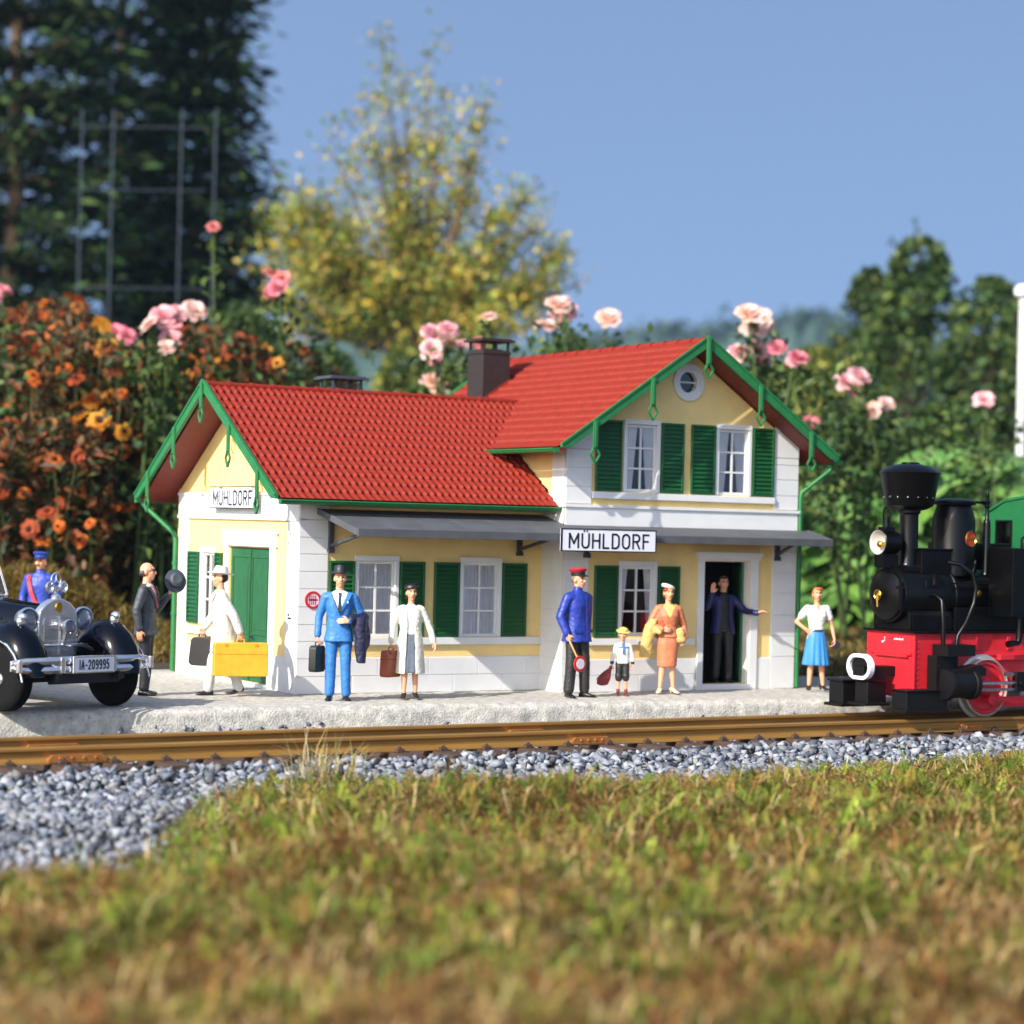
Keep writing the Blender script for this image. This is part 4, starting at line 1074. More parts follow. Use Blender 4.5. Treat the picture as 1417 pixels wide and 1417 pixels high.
# 1 man in bright blue suit
BLUE = pmat('suit_blue',(50,116,184)); NAVY = pmat('coat_navy',(28,30,62)); BLK2 = pmat('cloth_black',(24,23,26)); WHT = pmat('cloth_white',(226,226,224)); HATB = pmat('hat_dark',(30,32,46),.5)
f = Fig('person in a bright blue suit and dark hat holding a black case',(.10,-1.10,0),FACE,1.015,
  {'l':dict(e=(-.27,.03,1.12),w=(-.285,-.02,.87),d=(0,-.02,-1),n=(1,0,0),c=.95),'r':dict(e=(.30,.05,1.13),w=(.13,-.19,1.08),d=(-1,-.15,.05),n=(0,1,-.3),c=.45,t=-1)},legs(),yaw=R(6))
f.trousers(BLUE); f.shoes(SHOE)
m = MB(); torso(m,JK(f)); f.sleeves(m); f.cl('jacket',m,[BLUE,WHT],.011,jacket_pred(f,1.20,.42)); tie(f,BLK2,1.2); lapels(f,BLUE,1.17,.42)
m = MB(); m.box((.08,-.135,1.315),(.115,-.12,1.345)); f.mesh('pocket_square',m,WHT,False)
hair(f,BROW,[((0,.03,1.665),(.081,.08,.085))]); fedora(f,HATB,BLK2,.152,.108)
case('briefcase','black briefcase in the hand of the blue suited person','briefcase',f,(-.285,-.04,.775),.27,.36,.115,pmat('leather_black',(34,35,32),.5),R(60),.05,taper=.1)
t = thing('folded_coat','dark navy coat draped over the arm of the blue suited person','coat',f.w((.30,-.06,.55)),f.rz)
m = MB(f.M); caps(m,(.16,-.14,1.10),.07,(.33,.02,1.12),.075); torso(m,[(.30,-.07,.52,.06,.09),(.30,-.07,.7,.085,.10),(.29,-.07,.92,.09,.11),(.26,-.07,1.14,.10,.10)]); torso(m,[(.36,-.02,.72,.05,.07),(.35,-.02,.9,.07,.09),(.32,-.02,1.15,.06,.08)])
m.v = [Matrix.Rotation(-f.rz,4,'Z') @ (p-Vector(t.location)) for p in m.v]; o = fuse(m,'cloth',NAVY,t,1,.014,None,2,.012)

# 2 woman in cream coat
CREAM = pmat('coat_cream',(214,212,196)); GREYD = pmat('dress_grey',(92,102,116))
f = Fig('person in a long cream coat over a grey dress with black hat',(1.195,-1.12,0),R(-24),.90,
  {'l':dict(e=(-.27,.02,1.12),w=(-.30,-.03,.89),d=(0,-.1,-1),n=(1,0,0),c=.95),'r':dict(e=(.29,.03,1.13),w=(.36,-.05,.90),d=(.25,-.25,-.9),n=(-1,-.2,0),c=.3)},
  legs(l=dict(k=(-.08,-.06,.49),a=(-.085,-.05,.115),y=-.2),r=dict(k=(.085,.03,.49),a=(.10,.06,.115),y=.15)),female=True,yaw=R(10),hs=.165)
f.shoes(SHOE,heel=True)
m = MB(); torso(m,[(0,-.02,.42,.19,.15),(0,-.01,.7,.17,.135),(0,0,.95,.155,.12),(0,0,1.08,.13,.105)],pleat=(13,.035),n=52); f.cl('skirt',m,GREYD,.012,None,.004)
m = MB(); torso(m,[(0,0,1.0,.132,.115),(0,0,1.1,.125,.115),(0,0,1.28,.15,.125),(0,0,1.40,.12,.09),(0,0,1.47,.055,.055)]); f.cl('blouse',m,WHT,.012,None,.004)
# open coat: shell with a gap in front
def opencoat(f,rings,gap,th=.022,n=30):
    m = MB(); RI = []; 
    for cx,cy,z,rx,ry,g in rings:
        out = []; inn_ = []
        for i in range(n):
            t = R(-90)+g+(2*PI-2*g)*i/(n-1); out.append(Vector((cx+math.cos(t)*rx,cy+math.sin(t)*ry,z))); inn_.append(Vector((cx+math.cos(t)*(rx-th),cy+math.sin(t)*(ry-th),z)))
        RI.append(out+inn_[::-1])
    m.loft(RI); return m
m = opencoat(f,[(0,0,.40,.245,.20,.36),(0,0,.6,.225,.185,.36),(0,0,.85,.205,.165,.34),(0,0,1.08,.165,.142,.36),(0,0,1.28,.182,.15,.36),(0,0,1.39,.165,.12,.38),(0,0,1.45,.10,.09,.5)],0)
f.sleeves(m,.062,.054,.05); f.cl('coat',m,CREAM,.012,None,.007)
m = MB()
for z in (.98,1.1,1.22): m.cyl((.10,-.15,z),(.10,-.165,z),.012,n=10)
f.mesh('button',m,CREAM)
hair(f,pmat('hair_dark',(44,32,30)),[((0,.035,1.66),(.083,.085,.09)),((0,.06,1.59),(.07,.05,.05))])
h = MB(f.HM @ Matrix.Translation((.0,.0,1.735)) @ Matrix.Rotation(R(-12),4,'Y')); h.lathe((0,0,0),(0,0,1),[(.06,-.02),(.105,-.018),(.118,0),(.11,.03),(.08,.052),(.02,.058)]); f.mesh('hat',h,pmat('hat_black',(26,25,32),.4))
case('suitcase','small reddish brown suitcase in the hand of the cream coated person','suitcase',f,(-.30,-.055,.795),.34,.37,.13,pmat('leather_red_brown',(150,72,44),.45),R(50),.05,taper=.12,trim=pmat('leather_dark_brown',(104,48,30)))

# 3 station master
UNI = pmat('uniform_blue',(38,58,150),.42); TRO = pmat('trousers_black',(38,37,37),.5); CAPR = pmat('cap_red',(170,28,40),.5)
f = Fig('person in blue station uniform with red cap holding a signal disc',(3.78,-1.36,0),R(10),1.03,
  {'l':dict(e=(-.285,.04,1.12),w=(-.235,-.06,.89),d=(.2,-.25,-.95),n=(1,.2,0),c=.9),'r':dict(e=(.27,.09,1.12),w=(.24,.05,.88),d=(0,-.1,-1),n=(-1,0,0),c=.5)},
  legs(l=dict(k=(-.11,-.02,.49),a=(-.13,.0,.09),y=-.25),r=dict(k=(.12,-.04,.49),a=(.14,-.03,.09),y=.55)),yaw=R(22),skin=SKIN)
f.trousers(TRO,(.10,.08,.075)); f.shoes(SHOE)
m = MB(); torso(m,JK(f,.78,.03,.012)); f.sleeves(m,.075,.062,.055); caps(m,(0,.005,1.45),.075,(0,0,1.515),.068); f.cl('jacket',m,UNI,.011)
m = MB()
m.bar((.03,-.15,1.42),(.03,-.178,.8),.008,.008); 
for e in (-1,1): m.obox((e*.115,-.145,.93),(.05,.012*e,0),(0,.008,0),(0,0,.022)); 
f.mesh('piping',m,UNI)
hair(f,pmat('hair_grey',(120,100,84)),[((0,.03,1.66),(.080,.082,.075))])
def peaked(f,top,band,peak,z=1.70,rt_=.115,tilt=R(-4)):
    T = f.HM @ Matrix.Translation((0,.002,z)) @ Matrix.Rotation(tilt,4,'X'); n = 28
    def ringy(r_,z_): return [Vector((math.cos(2*PI*i/n)*r_,math.sin(2*PI*i/n)*r_*1.14,z_)) for i in range(n)]
    h = MB(T); h.loft([ringy(.088,.045),ringy(rt_,.075),ringy(rt_+.002,.085),ringy(rt_*.9,.10),ringy(.03,.106)]); o = f.mesh('cap',h,top)
    h = MB(T); h.loft([ringy(.086,.0),ringy(.090,.05)]); f.mesh('cap_band',h,band)
    h = MB(T); pts_ = []
    for zt in (0,-.006):
        for i in range(13):
            a = R(200+140*i/12); pts_ += [(math.cos(a)*.088,math.sin(a)*.10,.010+zt),(math.cos(a)*.10,math.sin(a)*.145-.015,-.012+zt)]
    fs = [(2*i,2*i+1,2*i+3,2*i+2) for i in range(12)]+[(26+2*i+2,26+2*i+3,26+2*i+1,26+2*i) for i in range(12)]+[(2*i+1,26+2*i+1,26+2*i+3,2*i+3) for i in range(12)]
    h.add(pts_,fs); f.mesh('cap_peak',h,peak)
peaked(f,CAPR,BLK2,BLK2)
W0 = f.w((-.225,-.10,.80)); t = thing('signal_disc','red and white signal disc on a wooden handle in the station uniform hand','signal disc',W0,f.rz)
T = Matrix.Translation(W0) @ Matrix.Rotation(f.rz,4,'Z'); m = MB(T); m.tube([(-.02,.01,.10),(0,0,0),(.10,-.06,-.24)],[.014,.015,.012],8); m.build('handle',pmat('wood_light',(214,170,110)),t,smooth=True)
m = MB(T); m.cyl((.135,-.075,-.33),(.135,-.093,-.33),.118,n=28); m.build('disc',pmat('disc_red',(196,44,52),.4),t,bevel=.003)
m = MB(T); m.cyl((.135,-.093,-.33),(.135,-.098,-.33),.075,n=24); m.build('disc_centre',WHT,t)

# 4 little boy in sailor suit
SAIL = pmat('sailor_blue',(60,110,170))
f = Fig('person the size of a small child in white sailor top and straw hat',(4.62,-1.30,0),R(-24),.525,
  {'l':dict(e=(-.27,.02,1.12),w=(-.31,-.03,.90),d=(-.15,-.1,-1),n=(1,0,0),c=.8,k=1.2),'r':dict(e=(.27,.02,1.13),w=(.28,-.03,.90),d=(0,-.1,-1),n=(-1,0,0),c=.5,k=1.2)},
  legs(),hk=1.38,yaw=R(-12))
m = MB(); torso(m,[(0,0,.9,.18,.14),(0,0,1.1,.17,.13),(0,0,1.3,.18,.13),(0,0,1.4,.16,.11),(0,0,1.48,.08,.075)]); f.sleeves(m,.07,.06,.054)
f.cl('sailor_top',m,[WHT,BLK2],.016,lambda c,n: 1 if (abs(c.x) > .22 and c.z < .965) else 0)
m = MB(); torso(m,[(0,.0,1.34,.195,.145),(0,0,1.41,.16,.12),(0,0,1.485,.09,.085)]); f.cl('collar',m,[WHT,SAIL],.014,lambda c,n: 1 if (c.z < 1.375 or (abs(c.x) < .05 and c.y < -.04)) else 0,.002)
m = MB(); m.prism([(-.02,0),(.02,0),(.035,-.18),(0,-.2),(-.035,-.18)],(0,-.165,1.36),(1,0,0),(0,0,1),(0,.02,0)); f.mesh('neckerchief',m,SAIL,False)
f.trousers(TRO,(.11,.098,.09),top=1.0,knee=.06); f.shoes(pmat('boot_red_brown',(120,44,40),.45),high=True)
hair(f,pmat('hair_fair',(196,150,90)),[((0,.03,1.66),(.082,.084,.085))])
h = MB(f.HM @ Matrix.Translation((.0,.02,1.715)) @ Matrix.Rotation(R(14),4,'X') @ Matrix.Rotation(R(8),4,'Y')); h.lathe((0,0,0),(0,0,1),[(.07,-.01),(.14,-.012),(.148,0),(.135,.012),(.095,.014),(.09,.05),(.06,.075),(.01,.08)]); f.mesh('straw_hat',h,pmat('straw',(228,196,112),.7,.2,.5,160))
P = f.w((-.325,-.06,.78)); t = thing('red_bag','dark red drawstring bag in the hand of the child','bag',P,f.rz)
m = MB(Matrix.Translation(P) @ Matrix.Rotation(f.rz,4,'Z')); torso(m,[(-.13,-.02,-.26,.03,.02),(-.13,-.02,-.24,.085,.06),(-.11,-.02,-.15,.10,.075),(-.06,-.01,-.06,.06,.05),(-.01,0,.0,.025,.025),(.0,0,.03,.03,.03)],n=18)
m.v = [Matrix.Rotation(-f.rz,4,'Z') @ (p-P) for p in m.v]; fuse(m,'bag_body',pmat('bag_red',(126,34,34),.5),t,1,.008,None,2,.006)

# 5 woman in rust orange costume with yellow coat
RUST = pmat('costume_rust',(196,118,82)); RUST2 = pmat('cape_rust_dark',(170,86,50)); YEL = pmat('coat_yellow',(212,178,104)); BER = pmat('beret_cream',(228,220,200))
HRED = pmat('hair_auburn',(150,64,30))
f = Fig('person in a rust orange costume and cream beret carrying a yellow coat',(5.46,-1.23,0),R(-22),.915,
  {'l':dict(e=(-.30,.0,1.14),w=(-.12,-.17,1.06),d=(1,-.15,-.1),n=(0,1,0),c=.5,t=1),'r':dict(e=(.27,.06,1.12),w=(.285,-.02,.92),d=(-.1,-.1,-1),n=(-1,0,0),c=.6)},
  legs(l=dict(k=(-.075,-.03,.49),a=(-.12,-.05,.115),y=-.45),r=dict(k=(.08,-.02,.49),a=(.11,.0,.115),y=.35)),female=True,yaw=R(8),hs=.17)
f.shoes(pmat('shoe_cream',(226,196,160),.4),heel=True)
m = MB(); torso(m,[(0,0,.45,.155,.13),(0,0,.6,.165,.135),(0,0,.85,.178,.14),(0,0,1.0,.15,.12),(0,0,1.08,.128,.105)]); f.cl('skirt',m,RUST,.012,None,.006)
m = MB(); torso(m,[(0,0,.93,.185,.15),(0,0,1.0,.16,.13),(0,0,1.1,.135,.115),(0,-.01,1.28,.172,.14),(0,0,1.38,.17,.11),(0,0,1.47,.07,.07)]); f.sleeves(m,.064,.055,.048); f.cl('jacket',m,[RUST,YEL],.011,jacket_pred(f,1.24,.5))
m = MB(); torso(m,[(-.06,.05,1.02,.24,.15),(-.04,.04,1.2,.24,.16),(0,.03,1.36,.21,.13),(0,.015,1.46,.10,.085)]); f.cl('cape',m,RUST2,.014,None,.008)
hair(f,HRED,[((0,.03,1.66),(.084,.086,.09)),((0,.055,1.6),(.078,.05,.06)),((-.05,-.03,1.70),(.04,.04,.03)),((.05,-.03,1.70),(.04,.04,.03))])
h = MB(f.HM @ Matrix.Translation((-.015,.01,1.735)) @ Matrix.Rotation(R(18),4,'Y')); h.lathe((0,0,0),(0,0,1),[(.06,-.02),(.10,-.015),(.118,.01),(.11,.035),(.07,.052),(.012,.056)]); f.mesh('beret',h,BER)
t = thing('yellow_coat','mustard yellow coat slung over the arm beside the rust costume','coat',f.w((-.34,-.02,.6)),f.rz)
m = MB(f.M); torso(m,[(-.37,-.02,.60,.09,.07),(-.36,-.03,.75,.10,.085),(-.33,-.04,.95,.10,.10),(-.29,-.05,1.12,.09,.10),(-.24,-.05,1.22,.06,.07)],n=22,pleat=(7,.06)); caps(m,(-.30,-.06,1.1),.06,(-.17,-.15,1.02),.05)
m.v = [Matrix.Rotation(-f.rz,4,'Z') @ (p-Vector(t.location)) for p in m.v]; fuse(m,'cloth',YEL,t,1,.012,None,2,.01)
t = thing('yellow_handbag','yellow bag hanging at the hip of the rust costume','bag',f.w((.19,-.05,.82)),f.rz)
m = MB(f.M); m.ell((.19,-.06,.97),(.085,.06,.11)); m.ell((.19,-.06,.90),(.11,.065,.07)); caps(m,(.15,-.06,1.05),.02,(.22,-.05,1.08),.02)
m.v = [Matrix.Rotation(-f.rz,4,'Z') @ (p-Vector(t.location)) for p in m.v]; fuse(m,'bag_body',YEL,t,1,.011,None,2,.008)

# 6 man in the doorway, waving
f = Fig('person in dark clothes and blue jacket waving in the open doorway',(7.06,-.42,.09),R(-16),.94,
  {'l':dict(e=(-.32,-.10,1.24),w=(-.28,-.24,1.48),d=(.05,-.1,1),n=(0,-1,0),c=.15,t=1),'r':dict(e=(.34,-.10,1.20),w=(.47,-.36,1.17),d=(1,-.5,.35),n=(0,-.6,-1),c=.35,t=1)},legs(),yaw=R(0),hs=.18)
DB = pmat('jacket_night_blue',(30,33,84)); f.trousers(BLK2); f.shoes(SHOE)
m = MB(); torso(m,[(0,0,.95,.15,.11),(0,0,1.1,.14,.11),(0,0,1.28,.155,.115),(0,0,1.4,.13,.09),(0,0,1.5,.06,.06)]); f.cl('pullover',m,BLK2,.014)
m = opencoat(f,[(0,0,.80,.22,.17,.55),(0,0,.95,.20,.155,.5),(0,0,1.1,.18,.14,.45),(0,0,1.28,.192,.145,.42),(0,0,1.39,.18,.12,.4),(0,0,1.46,.10,.085,.5)],0); f.sleeves(m,.068,.056,.05); f.cl('jacket',m,DB,.012)
hair(f,HRED if False else BROW,[((0,.028,1.672),(.083,.09,.09)),((0,-.04,1.735),(.06,.045,.025))])

# 7 woman in white blouse and blue pleated skirt
SKB = pmat('skirt_blue',(56,132,196))
f = Fig('person in a white blouse and blue pleated skirt with hand on hip',(8.21,-1.30,0),R(-24),.915,
  {'l':dict(e=(-.34,.04,1.17),w=(-.19,-.05,1.04),d=(.8,-.1,-.5),n=(0,1,0),c=.4,t=1),'r':dict(e=(.27,.03,1.12),w=(.30,-.04,.90),d=(.0,-.1,-1),n=(-1,0,0),c=.6)},
  legs(l=dict(k=(-.085,-.02,.49),a=(-.11,.0,.115),y=-.3),r=dict(k=(.09,-.02,.49),a=(.13,.0,.115),y=.4)),female=True,yaw=R(-2),hs=.165)
f.shoes(SHOE,heel=True)
m = MB(); torso(m,[(0,0,.45,.225,.18),(0,0,.65,.20,.16),(0,0,.9,.165,.13),(0,0,1.04,.125,.10)],pleat=(15,.06),n=120); f.cl('skirt',m,SKB,.010,None,.002,2)
m = MB(); torso(m,[(0,0,1.02,.128,.105),(0,0,1.1,.128,.108),(0,-.012,1.28,.165,.14),(0,0,1.38,.155,.1),(0,0,1.46,.065,.06)])
for sd in ('l','r'):
    S = f.sh[sd]; E = Vector(f.arms[sd]['e']); caps(m,S-Vector((S.x*.3,0,.01)),.07,S,.066); caps(m,S,.066,S.lerp(E,.55),.062)
f.cl('blouse',m,[WHT,SKIN],.011,jacket_pred(f,1.34,.4))
m = MB(); m.loft([[Vector((math.cos(2*PI*i/32)*.135,math.sin(2*PI*i/32)*.112,z)) for i in range(32)] for z in (1.015,1.05)]); f.mesh('belt',m,NAVY)
hair(f,pmat('hair_red',(186,92,44)),[((0,.028,1.668),(.086,.09,.095)),((0,.055,1.6),(.08,.05,.06)),((.02,-.045,1.735),(.065,.05,.03))])
P = f.w((.30,-.05,.83)); t = thing('small_purse','small dark purse held beside the blue pleated skirt','purse',P-Vector((0,0,.1)),f.rz); m = MB(Matrix.Translation(P) @ Matrix.Rotation(f.rz,4,'Z')); m.prism([(-.05,-.09),(.05,-.09),(.055,.0),(.03,.02),(-.03,.02),(-.055,0)],(.02,-.02,0),(1,0,0),(0,0,1),(0,.04,0)); m.build('purse_body',NAVY,t,bevel=.01)

# 8 man in white coat striding to the left
CW = pmat('coat_offwhite',(222,218,206)); TWH = pmat('trousers_pale',(206,208,206))
f = Fig('person in a long off white coat and pale hat striding past the green door',(-1.12,.02,0),R(-106),.985,
  {'l':dict(e=(-.25,-.10,1.14),w=(-.20,-.24,.95),d=(0,-.25,-1),n=(1,0,0),c=.95),'r':dict(e=(.25,.11,1.13),w=(.25,.20,.90),d=(0,.05,-1),n=(-1,0,0),c=.95)},
  {'l':dict(k=(-.10,-.12,.50),a=(-.10,-.18,.09),y=0),'r':dict(k=(.10,.10,.49),a=(.10,.22,.115),y=0,tilt=.3)},lean=.10,yaw=R(-6))
f.trousers(TWH,(.10,.078,.072)); f.shoes(SHOE)
m = MB(); torso(m,[(0,.02,.62,.19,.20),(0,.01,.80,.19,.18),(0,0,.95,.18,.145),(0,-f.lx(1.1),1.10,.168,.128),(0,-f.lx(1.28),1.28,.182,.135),(0,-f.lx(1.38),1.38,.175,.115),(0,-f.lx(1.44),1.44,.13,.09),(0,-f.lx(1.49),1.49,.075,.07)]); f.sleeves(m,.076,.062,.056); f.cl('coat',m,[CW,WHT],.011,jacket_pred(f,1.22,.35)); tie(f,pmat('tie_grey',(120,124,134)),1.24); lapels(f,CW,1.18,.36,.15)
hair(f,pmat('hair_black',(34,26,24)),[((0,.03,1.66),(.081,.084,.085))]); fedora(f,CW,pmat('hat_band_grey',(196,192,180)),.16,.105)
case('yellow_suitcase','large yellow suitcase in the near hand of the white coated person','suitcase',f,(.25,.215,.80),.74,.46,.20,pmat('suitcase_yellow',(226,166,42),.42,.14),R(90),.035,trim=pmat('suitcase_amber',(206,138,36)))
case('black_bag','black bag held out in front by the white coated person','bag',f,(-.20,-.265,.85),.36,.40,.12,pmat('bag_black',(40,38,38),.5),R(60),.07,taper=.25)

# 9 bald man raising his hat
GRY = pmat('suit_charcoal',(62,66,74)); GRD = pmat('suit_trousers_dark',(32,33,40)); 
f = Fig('bald person in a charcoal suit and red tie raising his hat',(-2.10,.40,0),R(52),1.03,
  {'l':dict(e=(-.26,.06,1.13),w=(-.24,.02,.88),d=(0,-.05,-1),n=(1,0,0),c=.4),'r':dict(e=(.34,-.04,1.13),w=(.34,-.20,1.33),d=(.02,-.35,.9),n=(0,-.3,-.2),c=.7,t=1)},
  legs(l=dict(k=(-.09,-.03,.49),a=(-.10,-.02,.09),y=0),r=dict(k=(.09,.0,.49),a=(.10,.03,.09),y=.1)),yaw=R(8))
f.trousers(GRD); f.shoes(SHOE)
m = MB(); torso(m,JK(f)); f.sleeves(m); f.cl('jacket',m,[GRY,WHT],.011,jacket_pred(f,1.17,.42)); tie(f,pmat('tie_red',(186,30,40)),1.17); lapels(f,GRY,1.15,.42)
m = MB(f.HM); 
for e in (-1,1): m.ell((e*.066,.045,1.625),(.022,.05,.035))
m.ell((0,.085,1.62),(.06,.025,.04)); f.cl('hair',m,pmat('hair_dark_grey',(66,60,60)),.009,None,.003,1)
m = MB(f.HM)
for e in (-1,1): annulus(m,f.HM @ Matrix.Translation((e*.032,-.098,1.657)),(0,0),.020,.024,-.003,.003,16)
m.T = f.HM; m.tube([(-.056,-.095,1.66),(-.078,0,1.655)],.003,6); m.tube([(.056,-.095,1.66),(.078,0,1.655)],.003,6); f.mesh('spectacles',m,BLK2)
P = f.w((.345,-.285,1.46)); t = thing('raised_hat','dark grey hat held up beside the station corner','hat',P,f.rz)
T = Matrix.Translation(P+Vector((0,0,.06))) @ Matrix.Rotation(f.rz,4,'Z') @ Matrix.Rotation(R(-62),4,'Z') @ Matrix.Rotation(R(72),4,'X')
m = MB(T); n = 28; m.loft([[Vector((math.cos(2*PI*i/n)*r_,math.sin(2*PI*i/n)*r_*1.15,z)) for i in range(n)] for r_,z in ((.086,.0),(.145,-.006),(.150,.004),(.10,.012),(.094,.03),(.09,.10),(.06,.125),(.01,.12))],caps=False)
m.loft([[Vector((math.cos(2*PI*i/n)*r_,math.sin(2*PI*i/n)*r_*1.15,z)) for i in range(n)] for r_,z in ((.086,.0),(.084,.09),(.01,.105))],caps=False)
m.build('hat_body',pmat('hat_grey',(58,64,74)),t,smooth=True)

# 10 moustached postman behind the car
f = Fig('person with moustache in blue uniform and cap with a red shoulder strap',(-1.98,5.28,.0),R(-40),1.03,
  {'l':dict(e=(-.28,.03,1.12),w=(-.27,-.04,.88),d=(0,-.05,-1),n=(1,0,0),c=.4),'r':dict(e=(.28,.03,1.12),w=(.27,-.04,.88),d=(0,-.05,-1),n=(-1,0,0),c=.4)},legs(),yaw=R(-4))
f.trousers(TRO); f.shoes(SHOE); UB = pmat('uniform_royal',(44,66,158),.45)
m = MB(); torso(m,JK(f,.72,.03,.015)); f.sleeves(m,.075,.062,.055); caps(m,(0,.005,1.45),.075,(0,0,1.51),.068); f.cl('jacket',m,UB,.012)
peaked(f,UB,UB,NAVY,rt_=.118); hair(f,BROW,[((0,.03,1.66),(.080,.082,.075))])
m = MB(f.HM); m.ell((-.02,-.105,1.598),(.026,.012,.011)); m.ell((.02,-.105,1.598),(.026,.012,.011)); f.cl('moustache',m,pmat('moustache_brown',(70,44,30)),.006,None,.002,1)
m = MB(); P = [(-.15,-.05,1.44),(-.13,-.125,1.36),(-.08,-.15,1.2),(-.02,-.15,1.05),(.08,-.155,.92)]
for a,b in zip(P,P[1:]): m.bar(Vector(a)+Vector((0,-.015,0)),Vector(b)+Vector((0,-.015,0)),.06,.02,up=(0,-1,0))
f.mesh('shoulder_strap',m,pmat('strap_red',(178,40,60)),False)

bpy.data.scenes.remove(TMPS)
# ------------------------------------------------------------------ the old car (local: front at -Y, x across)
NAVYP = mat('car_paint_midnight',(4,6,16),.14,.1,4,coat=.0,spec=.28); TYRE = mat('tyre_rubber',(13,13,14),.85,.15,8,.4,40,spec=.2); LENS = glass_mat('lamp_lens',(240,244,250)); REFL = mat('lamp_reflector',(205,206,210),.4,.1,30,.3,40,metal=.5)
SEAT = mat('car_seat_leather',(120,112,104),.6,.2,6)
GRIL = mat('grille_mesh',(150,152,158),.4,.1,20,metal=.7)
cth = R(18); CO = Vector((-3.88,-1.30,0))
car = thing('vintage_car','midnight blue vintage open car with chrome radiator, round headlamps and wide front bumper','car',CO,cth)
CT = Matrix.Translation(CO) @ Matrix.Rotation(cth,4,'Z')
S4 = lambda x,y,z: Matrix.Diagonal((x,y,z,1))
CTB = CT @ Matrix.Translation((0,.55,0)) @ S4(.96,1,1.2); CTL = CT @ Matrix.Translation((0,.55,0)); CTF = CT @ S4(1.03,1,1.34); CTU = CT @ Matrix.Translation((0,.20,0)) @ S4(1.10,1,1.22); CTC = CT @ S4(1.05,1,1.17); CUR = CTB
def mb(): return MB(CUR)
# body tub, bonnet
m = mb(); rings = []
for y,wd,z0,z1 in ((-.34,.27,.52,1.07),(.2,.31,.5,1.10),(.8,.40,.46,1.13),(1.35,.52,.44,1.16)):
    r_ = [Vector((-wd,y,z0)),Vector((-wd,y,z1-.22)),Vector((-wd*.9,y,z1-.11)),Vector((-wd*.6,y,z1-.03)),Vector((0,y,z1)),Vector((wd*.6,y,z1-.03)),Vector((wd*.9,y,z1-.11)),Vector((wd,y,z1-.22)),Vector((wd,y,z0))]
    rings.append(r_)
m.loft(rings); hood = m.build('bonnet',NAVYP,car,smooth=True,bevel=.01)
m = mb()
for e in (-1,1):
    for k in range(14): m.obox((e*(.315+.004*k),.30+.055*k,.80),(.006,0,0),(0,.012,0),(0,.012,.13))
m.build('louvre',NAVYP,hood)
m = mb(); rings = []
for y,wd,z0,z1 in ((1.36,.54,.42,1.12),(1.6,.66,.36,1.10),(2.4,.72,.36,1.06),(3.2,.70,.38,1.04),(3.9,.58,.42,.98),(4.3,.40,.50,.82)):
    rings.append([Vector((-wd,y,z0)),Vector((-wd,y,z1-.1)),Vector((-wd*.93,y,z1)),Vector((wd*.93,y,z1)),Vector((wd,y,z1-.1)),Vector((wd,y,z0))])
m.loft(rings); m.build('body',NAVYP,car,smooth=True,bevel=.02)
m = mb(); 
for y in (1.95,2.8):
    m.box((-.58,y,1.0),(.58,y+.45,1.10)); m.box((-.58,y+.42,1.05),(.58,y+.58,1.34))
m.build('seat',SEAT,car,bevel=.05,seg=3)
m = mb(); m.tube([(.34+.19*math.cos(2*PI*i/24),1.78+.03*math.sin(2*PI*i/24),1.18+.19*math.sin(2*PI*i/24)) for i in range(25)],.014,8); m.tube([(.34,1.78,1.18),(.34,1.5,1.02)],.02); m.build('steering_wheel',BLK,car,smooth=True)
# windscreen
m = mb(); a = [(-.58,1.40,1.12),(.58,1.40,1.12),(.52,1.58,1.52),(-.52,1.58,1.52)]
for p,q in zip(a,a[1:]+a[:1]): m.tube([p,q],.018,8)
m.tube([(0,1.39,1.12),(0,1.575,1.52)],.014,8)
ws = m.build('windscreen',CHROME,car,smooth=True)
m = mb(); v = [Vector(p) for p in a]; nrm = Vector((0,-.9,.4)).normalized()*.004; m.add([p+nrm for p in v]+[p-nrm for p in v],[(0,1,2,3),(7,6,5,4)]); m.build('pane',LENS,ws)
# radiator
m = mb()
prof = [(-.30,.40),(.30,.40),(.325,.75),(.325,.93),(.29,1.03),(.20,1.10),(.09,1.145),(0,1.16),(-.09,1.145),(-.20,1.10),(-.29,1.03),(-.325,.93),(-.325,.75)]
inn_ = [(-.235,.44),(.235,.44),(.255,.75),(.255,.88),(.22,.945),(.0,.965),(-.22,.945),(-.255,.88),(-.255,.75)]
m.prism(prof,(0,-.34,0),(1,0,0),(0,0,1),(0,-.13,0)); g = m.build('radiator',CHROME,car,smooth=True,bevel=.02,seg=3)
m = mb()
for e in (-1,1): m.prism([(0,.435),(.235,.435),(.255,.75),(.255,.88),(.22,.945),(0,.965)] if e > 0 else [(0,.435),(-.235,.435),(-.255,.75),(-.255,.88),(-.22,.945),(0,.965)],(0,-.471,0),(1,0,0),(0,0,1),(0,-.012,0))
m.build('grille_mesh',GRIL,g)
m = mb()
for i in range(-11,12):
    x = i*.0215; m.box((x-.0035,-.495,.44),(x+.0035,-.484,.955-abs(x)*.25))
for i in range(13): m.box((-.25,-.4935,.46+.038*i),(.25,-.4845,.464+.038*i))
m.box((-.012,-.505,.43),(.012,-.484,.97)); m.box((-.34,-.50,.70),(.34,-.478,.715)); m.build('grille_bar',CHROME,g)
m = mb(); m.cyl((0,-.47,1.06),(0,-.487,1.06),.055,n=20); m.build('badge',BRASS,g,bevel=.004)
